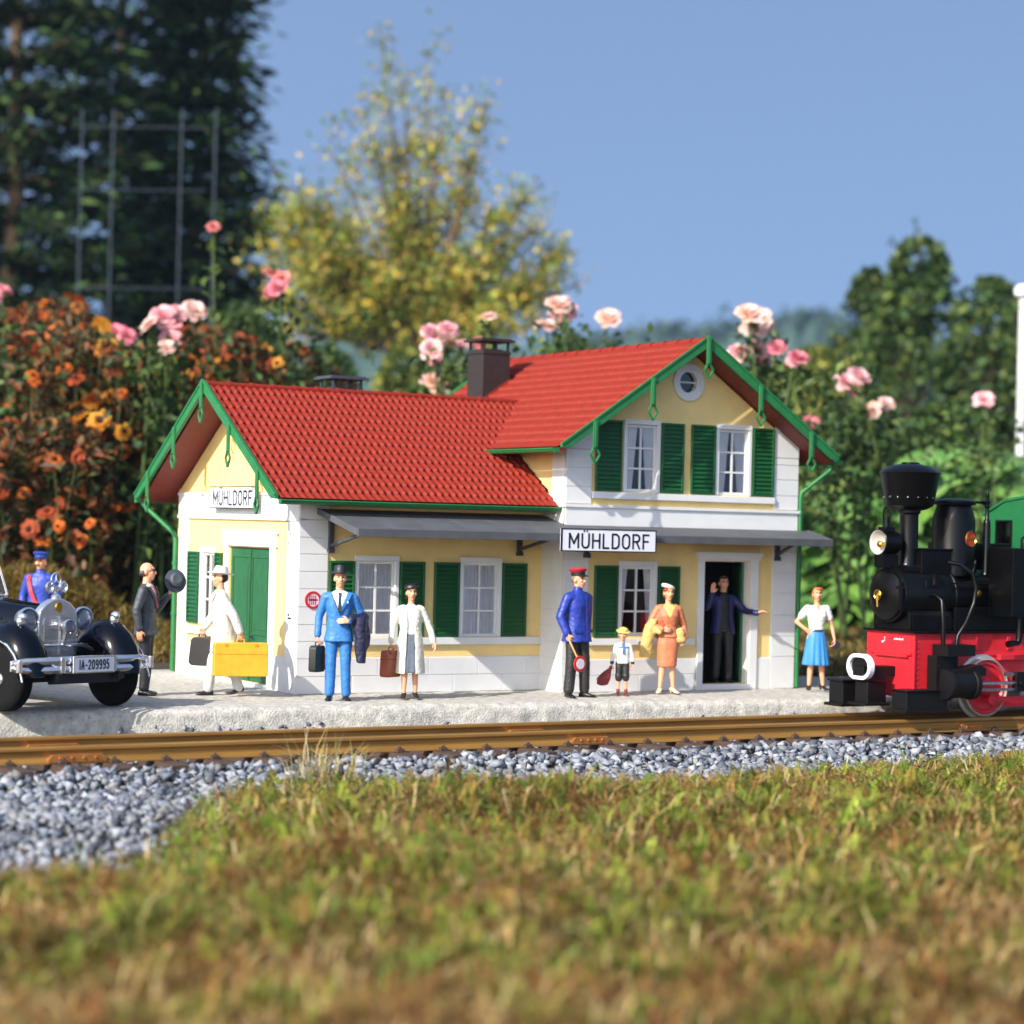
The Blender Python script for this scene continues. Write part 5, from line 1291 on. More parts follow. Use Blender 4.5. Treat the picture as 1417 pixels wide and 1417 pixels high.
# mascot: star in a ring on the radiator cap
m = mb(); m.lathe((0,-.40,1.15),(0,0,1),[(.06,0),(.06,.03),(.04,.045),(.02,.06),(.018,.10),(.03,.12)],16)
m.tube([(.075*math.cos(2*PI*i/24),-.40,1.345+.075*math.sin(2*PI*i/24)) for i in range(25)],.011,8)
for k in range(3):
    a = R(90+120*k); c = Vector((0,-.40,1.345)); d = Vector((math.cos(a),0,math.sin(a))); s = Vector((-d.z,0,d.x))
    m.add([c+s*.016,c-s*.016,c+d*.075,c+Vector((0,-.014,0)),c+Vector((0,.014,0))],[(0,2,3),(2,1,3),(2,0,4),(1,2,4)])
m.build('mascot',CHROME,g,smooth=True)
m = mb()
for e in (-1,1): m.lathe((e*.11,-.40,1.27),(0,-1,0),[(.02,-.06),(.055,-.02),(.068,.02),(.05,.03),(.03,.0)],18)
m.tube([(-.11,-.38,1.27),(0,-.39,1.22),(.11,-.38,1.27)],.014,8); m.build('horn',CHROME,g,smooth=True)
# lamps
CUR = CTL
def lamp(name,x,y,z,r_,lab=None):
    m = mb(); m.lathe((x,y,z),(0,-1,0),[(.02,-r_*1.15),(r_*.5,-r_*.98),(r_*.82,-r_*.55),(r_*.98,-.0),(r_*1.06,.02),(r_*1.06,.045),(r_*.93,.05),(r_*.9,.03)],28)
    m.tube([(x,y+.05,z-r_*.8),(x*.9,y+.08,z-r_-.16)],.025,8)
    o = m.build(name,CHROME,car,smooth=True)
    m = mb(); m.lathe((x,y,z),(0,-1,0),[(r_*.05,-.10),(r_*.3,-.09),(r_*.6,-.06),(r_*.9,.025)],24,False); m.build('reflector',REFL,o,smooth=True)
    m = mb(); m.lathe((x,y,z),(0,-1,0),[(r_*.92,.03),(r_*.7,.052),(r_*.35,.065),(.001,.068)],24); m.build('lens',LENS,o,smooth=True)
for x in (-.46,.46): lamp('headlamp',x*.92-.03,-.42,1.12,.15)
lamp('fog_lamp',.05,-.60,1.04,.085)
# wings
CUR = CTF
def wing(e):
    m = mb(); rings = []
    path = [(-.56,.34,.20),(-.54,.47,.235),(-.47,.60,.25),(-.36,.71,.255),(-.22,.79,.26),(-.05,.83,.26),(.12,.82,.26),(.30,.76,.25),(.48,.65,.24),(.68,.52,.22),(.95,.40,.20),(1.35,.33,.19),(2.1,.31,.18)]
    for k,(y,z,hw) in enumerate(path):
        a = Vector(path[max(k-1,0)][:2]); b = Vector(path[min(k+1,len(path)-1)][:2]); t = (b-a).normalized(); nn = Vector((-t.y,t.x))
        r_ = []; 
        for th in (0,1):
            for i in range(11):
                q = -1+2*i/10; i2 = q if th == 0 else -q
                drop = .16*abs(i2)**2.6+(.10*max(0,-e*i2)**2 if False else 0); off = -drop-.018*th
                cx_ = e*.70+i2*hw
                r_.append(Vector((cx_,y+nn.x*off,z+nn.y*off)))
        rings.append(r_)
    m.loft(rings); o = m.build('wing',NAVYP,car,smooth=True,)
    m = mb(); m.lathe((e*.70,-.12,.815),(0,-.3,1),[(.05,0),(.055,.03),(.035,.055),(.01,.075)],16); m.ell((e*.70,-.15,.875),(.045,.075,.038)); m.build('side_lamp',CHROME,o,smooth=True)
    m = mb(); m.tube([(e*.70+e*.25,p[0]+.0,p[1]-.17) for p in path[1:8]],.012,8); m.build('wing_bead',CHROME,o,smooth=True)
for e in (-1,1): wing(e)
m = mb()
for e in (-1,1):
    rings = []
    for k in range(9):
        a = R(-5+185*k/8); rings.append([Vector((e*.78+dx*.24,3.35-math.cos(a)*(.48-abs(dx)**3*.06),.33+math.sin(a)*(.48-abs(dx)**3*.06)-.0)) for dx in (-1,-.5,0,.5,1)]+[Vector((e*.78+dx*.24,3.35-math.cos(a)*(.45-abs(dx)**3*.06),.33+math.sin(a)*(.45-abs(dx)**3*.06))) for dx in (1,.5,0,-.5,-1)])
    m.loft(rings); m.box((e*.60,1.0,.27),(e*.93,2.95,.31))
m.build('running_board',NAVYP,car,smooth=True)
CUR = CTC
# inner front structure, axle
m = mb(); m.cyl((-.66,3.35,.33),(.66,3.35,.33),.05); m.build('axle',BLK,car)
m = mb(); m.box((-.30,-.42,.30),(.30,.9,.5)); m.cyl((-.66,0,.33),(.66,0,.33),.04); m.box((-.48,-.62,.34),(-.42,.3,.42)); m.box((.42,-.62,.34),(.48,.3,.42)); m.box((-.5,-.50,.30),(.5,-.44,.40))
m.build('chassis',BLK,car)
# wheels
def wheel(x,y,steer=0):
    T = CT @ Matrix.Translation((x*1.05,y,.345*1.17)) @ Matrix.Rotation(steer,4,'Z') @ Matrix.Scale(1.17,4); n = 40; s = 1 if x > 0 else -1
    m = MB(T); m.lathe((-.10,0,0),(1,0,0),[(.20,.0),(.27,-.0),(.325,.02),(.345,.05),(.345,.065),(.335,.068),(.335,.078),(.345,.081),(.345,.12),(.335,.123),(.335,.133),(.345,.136),(.345,.15),(.325,.18),(.27,.20),(.20,.20)],n)
    o = m.build('wheel',TYRE,car,smooth=True)
    for k in range(0): pass
    m = MB(T); m.lathe((-.09*s,0,0),(s,0,0),[(.205,.0),(.215,.14),(.20,.165),(.17,.15),(.12,.155),(.07,.165),(.06,.20),(.02,.215)],28); m.build('rim',CHROME,o,smooth=True)
for x in (-.78,.78):
    wheel(x,0,R(4)); wheel(x,3.35)
# bumper with plate
CUR = CTU
m = mb()
for zc in (.53,.435):
    rings = []
    for i in range(25):
        x = -.97+1.94*i/24; q = abs(x)/.97; y = -.74+.20*max(0,q-.55)**1.6*2.2; h_ = .045*(1-.3*q); zz = zc+(.0375 if zc < .48 else -.0375)*max(0,(q-.8)/.2)**1.5*.7
        rings.append([Vector((x,y+.012,zz-h_)),Vector((x,y-.012,zz-h_*.9)),Vector((x,y-.026,zz)),Vector((x,y-.012,zz+h_*.9)),Vector((x,y+.012,zz+h_))])
    m.loft(rings)
bp_ = m.build('bumper',CHROME,car,smooth=True,bevel=.004)
for e in (-1,1):
    m = mb(); m.box((e*.36-.03,-.775,.40),(e*.36+.03,-.70,.565)); m.build('bumper_guard',CHROME,bp_,bevel=.01)
    m = mb(); m.cyl((e*.92,-.72,.42),(e*.92,-.72,.545),.035,n=14); m.build('end_cap',CHROME,bp_,bevel=.01)
    m = mb(); m.tube([(e*.45,-.70,.48),(e*.45,-.5,.40)],.025); m.build('bumper_bracket',CHROME,bp_)
m = mb(); m.box((-.24,-.80,.40),(.34,-.785,.57)); pl = m.build('number_plate',SIGNW,car,bevel=.006)
PT = CTU @ Matrix.Translation((0,-.8005,0))
m = MB(PT)
for a in ((-.24,.40,.34,.412),(-.24,.558,.34,.57)): m.box((a[0],-.003,a[1]),(a[2],-.0005,a[3]))
m.box((-.24,-.0028,.412),(-.228,-.0005,.558)); m.box((.328,-.0028,.412),(.34,-.0005,.558)); m.build('plate_border',CHROME,pl)
lettering('IA-209995',PT,.05,.440,.088,.62,.013,.26).build('lettering',INK,pl)
CUR = CTB
m = mb(); m.tube([(-.46,-.5,.66),(-.2,-.53,.665),(.2,-.53,.665),(.46,-.5,.66)],.014,8); m.tube([(.36,-.5,.665),(.62,-.42,.60)],.02,8); m.build('lamp_bar',CHROME,car,smooth=True)
# ------------------------------------------------------------------ the steam engine (front towards -X, on the track)
LBLK = mat('engine_black',(5,5,6),.32,.2,5,.05,40,spec=.25); LRED = mat('engine_red',(196,34,46),.38,.14,6,.05,60,dirt=((120,22,30),5,.62,.4)); LGRN = mat('cab_green',(20,96,52),.4,.12,6); STEEL = mat('bright_steel',(190,190,192),.25,.15,10,metal=1.0)
WTYRE = mat('tyre_steel',(200,196,190),.35,.2,8,metal=.7); MATB = mat('plastic_black',(12,12,13),.5,.25,8,.15,40,spec=.25)
GOLDP = mat('plate_red',(206,60,40),.4,.2,20)
YC = -3.54; lo = thing('steam_locomotive','black and red narrow gauge steam engine with wide black chimney and green cab','locomotive',(9.6,YC,-.17))
def hexrow(m,pts,r=.012,d=(0,-1,0),h=.012):
    for p in pts: m.cyl(p,Vector(p)+Vector(d)*h,r,r*.7,6)
# frame
m = MB(); m.box((7.80,YC-.50,.20),(13.2,YC+.50,1.05)); fr = m.build('frame',LRED,lo,bevel=.012)
m = MB(); m.box((7.775,YC-.52,.12),(7.799,YC+.52,1.06)); m.box((7.74,YC-.47,.735),(7.774,YC+.40,.77)); m.box((7.73,YC-.40,.70),(7.774,YC+.3,.734))
hexrow(m,[(7.775,YC+s*.46,.2+.075*k) for k in range(11) for s in (-1,1)],.012,(-1,0,0)); hexrow(m,[(7.775,YC-.42+.084*k,1.02) for k in range(11)],.012,(-1,0,0)); m.build('front_plate',LRED,fr)
m = MB(); hexrow(m,[(7.86,YC-.50,.25+.075*k) for k in range(10)],.012); hexrow(m,[(7.9+.10*k,YC-.50,1.01) for k in range(40)],.012)
m.build('rivets',LRED,fr)
m = MB()
for k in range(6): m.box((7.770,YC-.10-.035*k,.94),(7.7735,YC-.08-.035*k,.96+.008*(k%2)))
m.prism([(0,0),(.05,.02),(.09,.06),(.06,.07),(.08,.02),(.03,-.02)],(7.770,YC+.20,.90),(0,-1,0),(0,0,1),(.003,0,0)); m.build('marking',SIGNW,fr)
m = MB(); m.box((7.72,YC-.55,1.052),(13.2,YC+.55,1.085)); m.build('running_plate',LBLK,lo,bevel=.004)
m = MB(); m.box((8.9,YC-.515,.72),(13,YC-.501,.78)); m.box((9.35,YC-.60,.66),(10.6,YC-.516,.74)); m.box((9.55,YC-.53,.80),(9.62,YC-.501,1.0)); m.box((8.95,YC-.53,.80),(9.02,YC-.501,1.0)); m.build('frame_step',LRED,fr,bevel=.01)
# boiler, smokebox, door
BZ = 1.58; m = MB()
m.lathe((7.69,YC,BZ),(1,0,0),[(.395,0),(.41,.02),(.41,.95),(.42,.96),(.42,1.0),(.385,1.01),(.385,2.0),(.395,2.01),(.395,2.06),(.385,2.07),(.385,3.3)],48); bo = m.build('boiler',LBLK,lo,smooth=True)
m = MB(); m.lathe((7.69,YC,BZ),(-1,0,0),[(.36,0),(.355,.03),(.25,.075),(.10,.10),(.001,.105)],40); m.cyl((7.63,YC-.27,BZ+.12),(7.63,YC-.42,BZ+.12),.02,n=8); m.box((7.62,YC-.39,BZ-.2),(7.66,YC-.33,BZ+.2)); dr_ = m.build('smokebox_door',LBLK,bo,smooth=True)
m = MB(); m.lathe((7.585,YC,BZ),(-1,0,0),[(.03,0),(.03,.05),(.055,.055),(.055,.07),(.02,.09)],16); m.tube([(7.51,YC+.07*math.cos(2*PI*i/16),BZ+.07*math.sin(2*PI*i/16)) for i in range(17)],.013,8); m.tube([(7.50,YC,BZ+.0),(7.50,YC-.015,BZ-.17)],.014,8); m.build('handle',BRASS,dr_,smooth=True)
m = MB(); m.prism([(-.40,0),(.40,0),(.40,.2),(.30,.35),(-.30,.35),(-.40,.2)],(7.78,YC,1.085),(0,1,0),(0,0,1),(.85,0,0)); m.box((8.6,YC-.44,1.085),(10.6,YC-.39,1.42)); m.build('saddle',LBLK,lo,bevel=.01)
m = MB(); hexrow(m,[(7.82+.055*k,YC-.405,1.30) for k in range(14)],.012); hexrow(m,[(7.82,YC-.415,1.12+.06*k) for k in range(6)],.012)
for a in range(12):
    t = R(100+8*a); hexrow(m,[(7.74,YC+.41*math.cos(t),BZ+.41*math.sin(t))],.012,(0,math.cos(t),math.sin(t))); hexrow(m,[(8.55,YC+.41*math.cos(t),BZ+.41*math.sin(t))],.012,(0,math.cos(t),math.sin(t)))
m.box((8.06,YC-.425,1.70),(8.12,YC-.39,1.80)); m.box((8.22,YC-.425,1.72),(8.30,YC-.37,1.92)); m.build('rivets',STEEL if False else LBLK,bo)
m = MB(); m.box((8.55,YC-.405,1.68),(10.5,YC-.39,1.70)); m.tube([(8.5,YC-.44,1.77),(10.4,YC-.44,1.77)],.014,8)
for x in (8.9,9.6,10.2): m.tube([(x,YC-.38,1.77),(x,YC-.44,1.77)],.012,6)
m.build('handrail',LBLK,bo,smooth=True)
m = MB(); m.lathe((9.08,YC-.385,1.62),(0,-1,0),[(.045,0),(.05,.02),(.03,.03),(.035,.045),(.01,.05)],14); m.build('boiler_cock',BRASS,bo,smooth=True)
# chimney
SX = 8.07; m = MB(); m.box((SX-.22,YC-.24,1.93),(SX+.22,YC+.24,2.0)); m.lathe((SX,YC,1.95),(0,0,1),[(.19,0),(.16,.05),(.14,.10),(.135,.80),(.165,.83),(.165,.86),(.25,.88),(.34,.93),(.35,.96),(.435,1.38),(.445,1.41),(.43,1.425),(.32,1.50),(.18,1.53),(.13,1.545),(.13,1.56),(.10,1.56)],48)
ch = m.build('smokestack',LBLK,lo,smooth=True)
m = MB()
for k in range(16):
    a = 2*PI*k/16; c,s = math.cos(a),math.sin(a); hexrow(m,[(SX+c*.366,YC+s*.366,3.0)],.014,(c,s,0),.018)
m.build('rivets',STEEL,ch)
# head lamp
LX = 7.50; LZ = 2.34; m = MB(); m.lathe((LX,YC,LZ),(1,0,0),[(.168,.0),(.176,-.01),(.19,0),(.19,.03),(.172,.05),(.172,.30),(.12,.34)],32,False); m.cyl((LX+.335,YC,LZ),(LX+.34,YC,LZ),.12); m.box((LX+.02,YC-.10,1.98),(LX+.30,YC+.10,2.17)); m.box((LX+.06,YC-.08,2.50),(LX+.24,YC+.08,2.56)); m.cyl((LX+.15,YC,2.56),(LX+.15,YC,2.72),.045,.035)
m.tube([(LX+.15,YC+.075,2.56),(LX+.15,YC+.075,2.80),(LX+.15,YC+.05,2.84),(LX+.15,YC-.05,2.84),(LX+.15,YC-.075,2.80),(LX+.15,YC-.075,2.56)],.012,8)
m.box((LX+.2,YC-.12,1.95),(SX-.1,YC+.12,2.02)); hl = m.build('headlamp',LBLK,lo,smooth=True,angle=30)
m = MB(); m.lathe((LX,YC,LZ),(-1,0,0),[(.01,-.13),(.06,-.115),(.11,-.08),(.155,-.02),(.168,.008),(.176,.012)],28,False); m.build('reflector',mat('reflector_white',(176,172,166),.35,.05),hl,smooth=True)
m = MB(); m.lathe((LX-.0,YC-.02,LZ-.03),(-1,0,0),[(.03,-.09),(.045,-.03),(.05,0),(.03,.02)],12); m.build('bulb',BRASS,hl,smooth=True)
# dome, whistle post, safety valve
DX = 8.93; m = MB(); m.lathe((DX,YC,1.88),(0,0,1),[(.37,0),(.34,.06),(.315,.12),(.315,.80),(.30,.88),(.27,.97),(.25,1.03),(.31,1.035),(.325,1.06),(.325,1.09),(.29,1.11),(.12,1.13)],48); dm = m.build('steam_dome',LBLK,lo,smooth=True)
m = MB(); m.tube([(DX+.2,YC,2.99),(DX+.55,YC,2.96),(DX+.62,YC-.02,2.93)],.02,8); m.build('whistle_pipe',LBLK,dm,smooth=True)
an = R(-80); dv = Vector((math.cos(an),math.sin(an),0)); uv = Vector((-dv.y,dv.x,0)); m = MB()
m.prism([(.115*math.cos(2*PI*i/24),.115*math.sin(2*PI*i/24)) for i in range(24)],Vector((DX,YC,2.42))+dv*.308,uv,(0,0,1),dv*.016); m.build('plate',GOLDP,dm)
m = MB(); m.tube([Vector((DX,YC,2.42))+dv*.326+uv*(.112*math.cos(2*PI*i/28))+Vector((0,0,.112*math.sin(2*PI*i/28))) for i in range(29)],.009,6)
for k in range(5): m.obox(Vector((DX,YC,2.42))+dv*.326+uv*(-.06+.03*k)+Vector((0,0,.012*(k%2))),uv*.009,dv*.003,Vector((0,0,.026)))
m.build('plate_rim',BRASS,dm)
m = MB(); m.box((DX-.1,YC-.40,1.92),(DX+.1,YC-.36,2.06)); m.tube([(DX+.1,YC-.38,2.1),(DX+.02,YC-.40,1.9)],.018); m.build('valve',LBLK,dm)
PX = 9.40; m = MB(); m.lathe((PX,YC-.2,1.9),(0,0,1),[(.075,0),(.06,.05),(.055,.75),(.045,.80),(.03,.82),(.03,.98),(.05,1.0),(.03,1.03),(.045,1.08),(.02,1.12),(.035,1.16),(.01,1.24)],16); m.tube([(PX,YC-.2,2.96),(PX-.12,YC-.2,2.97)],.022,8); m.build('safety_valve',LBLK,lo,smooth=True)
# tanks and cab
m = MB(); m.box((9.25,YC+.42,1.30),(10.49,YC+.92,2.36)); m.build('side_tank',LBLK,lo,bevel=.015)
m = MB(); m.box((9.25,YC-.92,1.30),(10.49,YC-.42,2.30)); hexrow(m,[(9.3,YC-.92,1.4+.09*k) for k in range(8)],.014); m.build('side_tank',LBLK,lo,bevel=.015)
m = MB(); m.cyl((9.9,YC-.66,2.30),(9.9,YC-.66,2.37),.11,n=20); m.tube([(9.62,YC-.70,2.30),(9.62,YC-.70,2.44),(9.68,YC-.70,2.47)],.02,8); m.build('filler_cap',LBLK,lo,smooth=True)
m = MB(); m.box((9.9,YC-.40,1.1),(10.49,YC+.40,2.3)); m.build('firebox',LBLK,lo)
m = MB(); m.box((8.10,YC-.26,1.90),(8.66,YC+.26,2.24)); m.box((8.08,YC-.28,2.24),(8.68,YC+.28,2.27)); m.build('sand_box',LBLK,lo,bevel=.008)
CTT = Matrix.Translation((10.50,YC,0)) @ Matrix.Rotation(R(-90),4,'Z')
m = MB(CTT); m.panel(-.98,.98,1.08,2.80,[(.42,.78,2.32,2.72),(-.78,-.42,2.32,2.72)],0,.04); m.T = Matrix.Identity(4); m.box((10.50,YC-.98,1.08),(12.3,YC-.94,2.1)); m.box((10.50,YC+.94,1.08),(12.3,YC+.98,2.1)); m.box((12.26,YC-.939,1.08),(12.3,YC+.939,2.80)); m.box((10.54,YC-.98,2.1),(10.8,YC-.94,2.80)); m.box((12.0,YC-.98,2.1),(12.26,YC-.94,2.80)); m.box((10.54,YC+.94,2.1),(10.8,YC+.98,2.80)); m.prism([(-.98,2.80),(.98,2.80),(.6,2.985),(0,3.07),(-.6,2.985)],(10.50,YC,0),(0,1,0),(0,0,1),(.04,0,0)); cab = m.build('cab',LGRN,lo)
m = MB(); m.prism([(-1.08,2.78),(-.6,3.0),(0,3.08),(.6,3.0),(1.08,2.78),(1.08,2.82),(.6,3.04),(0,3.12),(-.6,3.04),(-1.08,2.82)],(10.48,YC,0),(0,1,0),(0,0,1),(1.9,0,0)); m.build('cab_roof',LGRN,cab)
for s in (-1,1):
    m = MB(CTT); u0,u1 = (.42,.78) if s > 0 else (-.78,-.42)
    m.box((u0,-.012,2.32),(u0+.03,.05,2.72)); m.box((u1-.03,-.012,2.32),(u1,.05,2.72)); m.box((u0+.03,-.012,2.32),(u1-.03,.05,2.35)); m.box((u0+.03,-.012,2.69),(u1-.03,.05,2.72)); w_ = m.build('cab_window',LBLK,cab)
    m = MB(CTT); m.box((u0+.02,.02,2.34),(u1-.02,.025,2.70)); m.build('pane',GLASS,w_)
# front coupler and buffer
m = MB(); m.box((7.18,YC-.12,.42),(7.78,YC+.12,.56)); m.box((7.26,YC-.2,.36),(7.55,YC+.2,.46)); bf = m.build('buffer',MATB,lo,bevel=.01)
def stadium(hw,hh,n=12):
    return [(hw-hh+hh*math.cos(R(-90+180*i/n)),hh*math.sin(R(-90+180*i/n))) for i in range(n+1)]+[(-(hw-hh)+hh*math.cos(R(90+180*i/n)),hh*math.sin(R(90+180*i/n))) for i in range(n+1)]
o_ = stadium(.265,.185); i_ = stadium(.205,.132); n = len(o_); m = MB()
def P3(p,x): return Vector((x+.08,YC-p[0],.55+p[1]))
vs = [P3(p,7.10) for p in o_]+[P3(p,7.10) for p in i_]+[P3(p,7.19) for p in o_]+[P3(p,7.19) for p in i_]; fs = []
for k in range(n):
    j = (k+1)%n; fs += [(k,j,n+j,n+k),(2*n+j,2*n+k,3*n+k,3*n+j),(k,2*n+k,2*n+j,j),(n+j,3*n+j,3*n+k,n+k)]
m.add(vs,fs); m.build('buffer_ring',SIGNW,bf,bevel=.008)
m = MB(); m.prism([(p[0]*.99,p[1]*.99) for p in i_],(7.23,YC,.55),(0,1,0),(0,0,1),(.035,0,0)); m.build('buffer_face',MATB,bf)
m = MB(); m.box((7.25,YC-.14,.02),(7.6,YC+.14,.34)); m.box((7.15,YC-.2,.0),(7.62,YC+.2,.04)); m.build('coupler',MATB,bf,bevel=.01)
# rail guards and steps
for s,x0,x1 in ((1,7.20,7.85),(-1,7.40,8.22)):
    m = MB(); y0 = YC+s*.58; m.box((x0+.06,y0-.16,-.02),(x1,y0+.16,.30) if s > 0 else (x1,y0+.16,.24)); m.box((x0,y0-.2,-.06),(x1,y0+.2,-.015)); m.box((x0+.03,y0-.18,.30 if s > 0 else .24),(x1-.1,y0+.18,.335 if s > 0 else .26))
    m.build('rail_guard',MATB,lo,bevel=.01)
# cylinders and motion on the near side (and the far one)
for s in (-1,1):
    y0 = YC+s*.52; yo = YC+s*.86; m = MB()
    m.box((8.02,y0,.18),(8.42,y0+s*.20,.74)); m.box((8.10,y0+s*.01,.74),(8.62,y0+s*.34,.90)); hexrow(m,[(8.06,y0+s*.20,.24+.06*k) for k in range(8)],.014,(0,s,0)); hexrow(m,[(8.38,y0+s*.20,.24+.06*k) for k in range(8)],.014,(0,s,0))
    m.lathe((8.10,YC+s*.80,.34),(1,0,0),[(.10,-.03),(.215,-.02),(.225,0),(.225,.06),(.20,.07),(.20,.44),(.225,.45),(.225,.52),(.10,.54),(.06,.66)],32)
    m.prism([(0,.52),(.52,.62),(.62,.56),(.62,.46),(0,.46)],(8.16,YC+s*.68,0),(1,0,0),(0,0,1),(0,s*.24,0)); cy_ = m.build('cylinder',MATB,lo,smooth=True,angle=30)
    if s < 0:
        m = MB(); m.tube([(8.20,y0-.12,.88),(8.20,y0-.12,1.20),(8.20,y0-.08,1.52),(8.20,y0+.04,1.60),(8.20,y0+.14,1.60)],.035,10); m.tube([(8.42,y0-.16,.88),(8.44,y0-.16,1.02),(8.60,y0-.16,1.22),(8.74,y0-.16,1.5),(8.78,y0-.15,1.72),(8.72,y0-.13,1.92),(8.58,y0-.02,2.05),(8.46,y0+.1,2.07)],.032,10); m.build('steam_pipe',LBLK,cy_,smooth=True)
        m = MB(); m.tube([(9.58,YC-.72,2.06),(9.58,YC-.74,1.0),(9.55,YC-.74,.92),(9.35,YC-.74,.90)],.05,10); m.cyl((9.58,YC-.735,1.62),(9.58,YC-.735,1.66),.07); m.build('sand_pipe',LBLK,lo,smooth=True)
    m = MB(); m.tube([(8.80,YC+s*.80,.34),(9.6,YC+s*.80,.34)],.025,8); m.bar((9.25,YC+s*.80,.47),(10.2,YC+s*.80,.47),.03,.05); m.bar((8.75,YC+s*.80,.25),(10.2,YC+s*.80,.25),.03,.04); m.build('slide_bar',STEEL,lo); m = MB(); m.box((9.45,YC+s*.80-.05,.22),(9.62,YC+s*.80+.05,.50)); m.cyl((9.53,YC+s*.86,.34),(9.53,YC+s*.90,.34),.05,n=12); m.build('crosshead',MATB,lo)
    m = MB(); m.bar((9.06,YC+s*.70,.10),(10.40,YC+s*.70,.10),.035,.075); m.cyl((9.06,YC+s*.68,.10),(9.06,YC+s*.76,.10),.07,n=16); m.cyl((10.40,YC+s*.68,.10),(10.40,YC+s*.76,.10),.07,n=16); m.bar((9.54,YC+s*.86,.34),(10.40,YC+s*.86,.10),.035,.07); m.build('connecting_rod',LRED,lo)
    for X in (9.06,10.40,11.74):
        m = MB(); ya = YC+s*.50
        m.lathe((X,ya,.27),(0,s,0),[(.36,0),(.47,.0),(.475,.02),(.43,.035),(.42,.13),(.40,.14),(.39,.10),(.385,.03),(.36,.001)],44); wh = m.build('wheel',WTYRE,lo,smooth=True)
        m = MB(); m.lathe((X,ya,.27),(0,s,0),[(.39,.04),(.385,.105),(.34,.115),(.32,.085),(.14,.085),(.12,.14),(.05,.16),(.01,.16)],36)
        m.cyl((X,ya+s*.08,.10),(X,ya+s*.18,.10),.05,n=14)
        m.build('wheel_centre',LRED,wh,smooth=True)
m = MB(); m.box((9.2,YC-.62,-.02),(9.9,YC-.58,.12)); m.build('brake_hanger',LRED,lo)
# ------------------------------------------------------------------ plants
LEAF = mat('leaf',(90,110,50),.55,.08,3,attr='Col',trans=.28,spec=.35)
NEED = mat('needle',(30,50,30),.7,.08,3,attr='Col',trans=.1,spec=.15)
PETAL = mat('petal',(230,160,160),.6,.06,3,attr='Col',trans=.35,spec=.2)
BARK = mat('bark',(104,86,66),.9,.35,6,.6,18,stretch=(3,3,.6)); STEMM = mat('stem_green',(74,92,44),.6,.2,6)
def leaf_cards(name,P,L,W,cols,m,parent=None,seed=0,up=.3,fold=.18,dirs=None):
    r = np.random.default_rng(seed); P = np.asarray(P,float); n = len(P)
    D = r.normal(size=(n,3)) if dirs is None else dirs+r.normal(size=(n,3))*.35
    D /= np.linalg.norm(D,axis=1)[:,None]+1e-9
    N0 = r.normal(size=(n,3)); N0[:,2] = np.abs(N0[:,2])+up; S = np.cross(D,N0); S /= np.linalg.norm(S,axis=1)[:,None]+1e-9; Nn = np.cross(S,D)
    L = (L*r.uniform(.6,1.35,n))[:,None]; W = (W*r.uniform(.6,1.3,n))[:,None]
    V = np.stack([P-D*L*.5,P-D*L*.05+S*W*.5+Nn*W*fold,P+D*L*.5-Nn*L*.1,P-D*L*.05-S*W*.5+Nn*W*fold],1).reshape(-1,3)
    b = np.arange(n)[:,None]*4; F = np.concatenate([b+np.array([[0,1,2]]),b+np.array([[0,2,3]])],0)
    c = cols[r.integers(0,len(cols),n)]*r.uniform(.65,1.3,(n,1))*(1+.5*np.array([mn.noise(Vector(p)*.55) for p in P.tolist()]))[:,None]     # some sprays of a plant are paler than others
    return np_mesh(name,V,F,m,parent,np.repeat(c,4,0))
def clump_pts(c,rad,n,r,shell=.55):
    q = r.normal(size=(n,3)); q /= np.linalg.norm(q,axis=1)[:,None]; q *= (shell+(1-shell)*r.random((n,1)))**.8
    return np.array(c)+q*np.array(rad)
def limbs(m,base,top,tips,r0,r):
    base = Vector(base); top = Vector(top); N = 7; P = [base.lerp(top,i/(N-1))+Vector((r.normal()*r0*.5*(0<i),r.normal()*r0*.5*(0<i),0)) for i in range(N)]
    m.tube(P,[r0*(1-.75*i/(N-1)) for i in range(N)],9)
    for t in tips:
        t = Vector(t); k = min(N-2,max(1,int((N-1)*np.clip((t.z-base.z)/(top.z-base.z+1e-6)-.25,.1,.85)))); a = P[k]; mid = a.lerp(t,.5)+Vector((0,0,(t-a).length*.08))
        m.tube([a,mid,t],[r0*.35,r0*.2,r0*.06],6)
def bushy(name,label,cat,base,clumps,leaf,cols,seed,r0=.2,m=LEAF,group=None,trunk=True,stop=None):
    """clumps: (centre, radii, leaf count)"""
    r = np.random.default_rng(seed); t = thing(name,label,cat,base,0,group)
    P = np.concatenate([np.array(c)+r.normal(size=(n,3))*np.array(ra)*.62 for c,ra,n in clumps])
    leaf_cards('crown',P,leaf[0],leaf[1],cols,m,t,seed+1)
    if trunk:
        b = MB(); cs = [c for c,_,_ in clumps]; tp = max(cs,key=lambda c:c[2]); limbs(b,base,tp,cs[:40],r0,r); b.build('trunk',BARK,t,smooth=True)
    return t
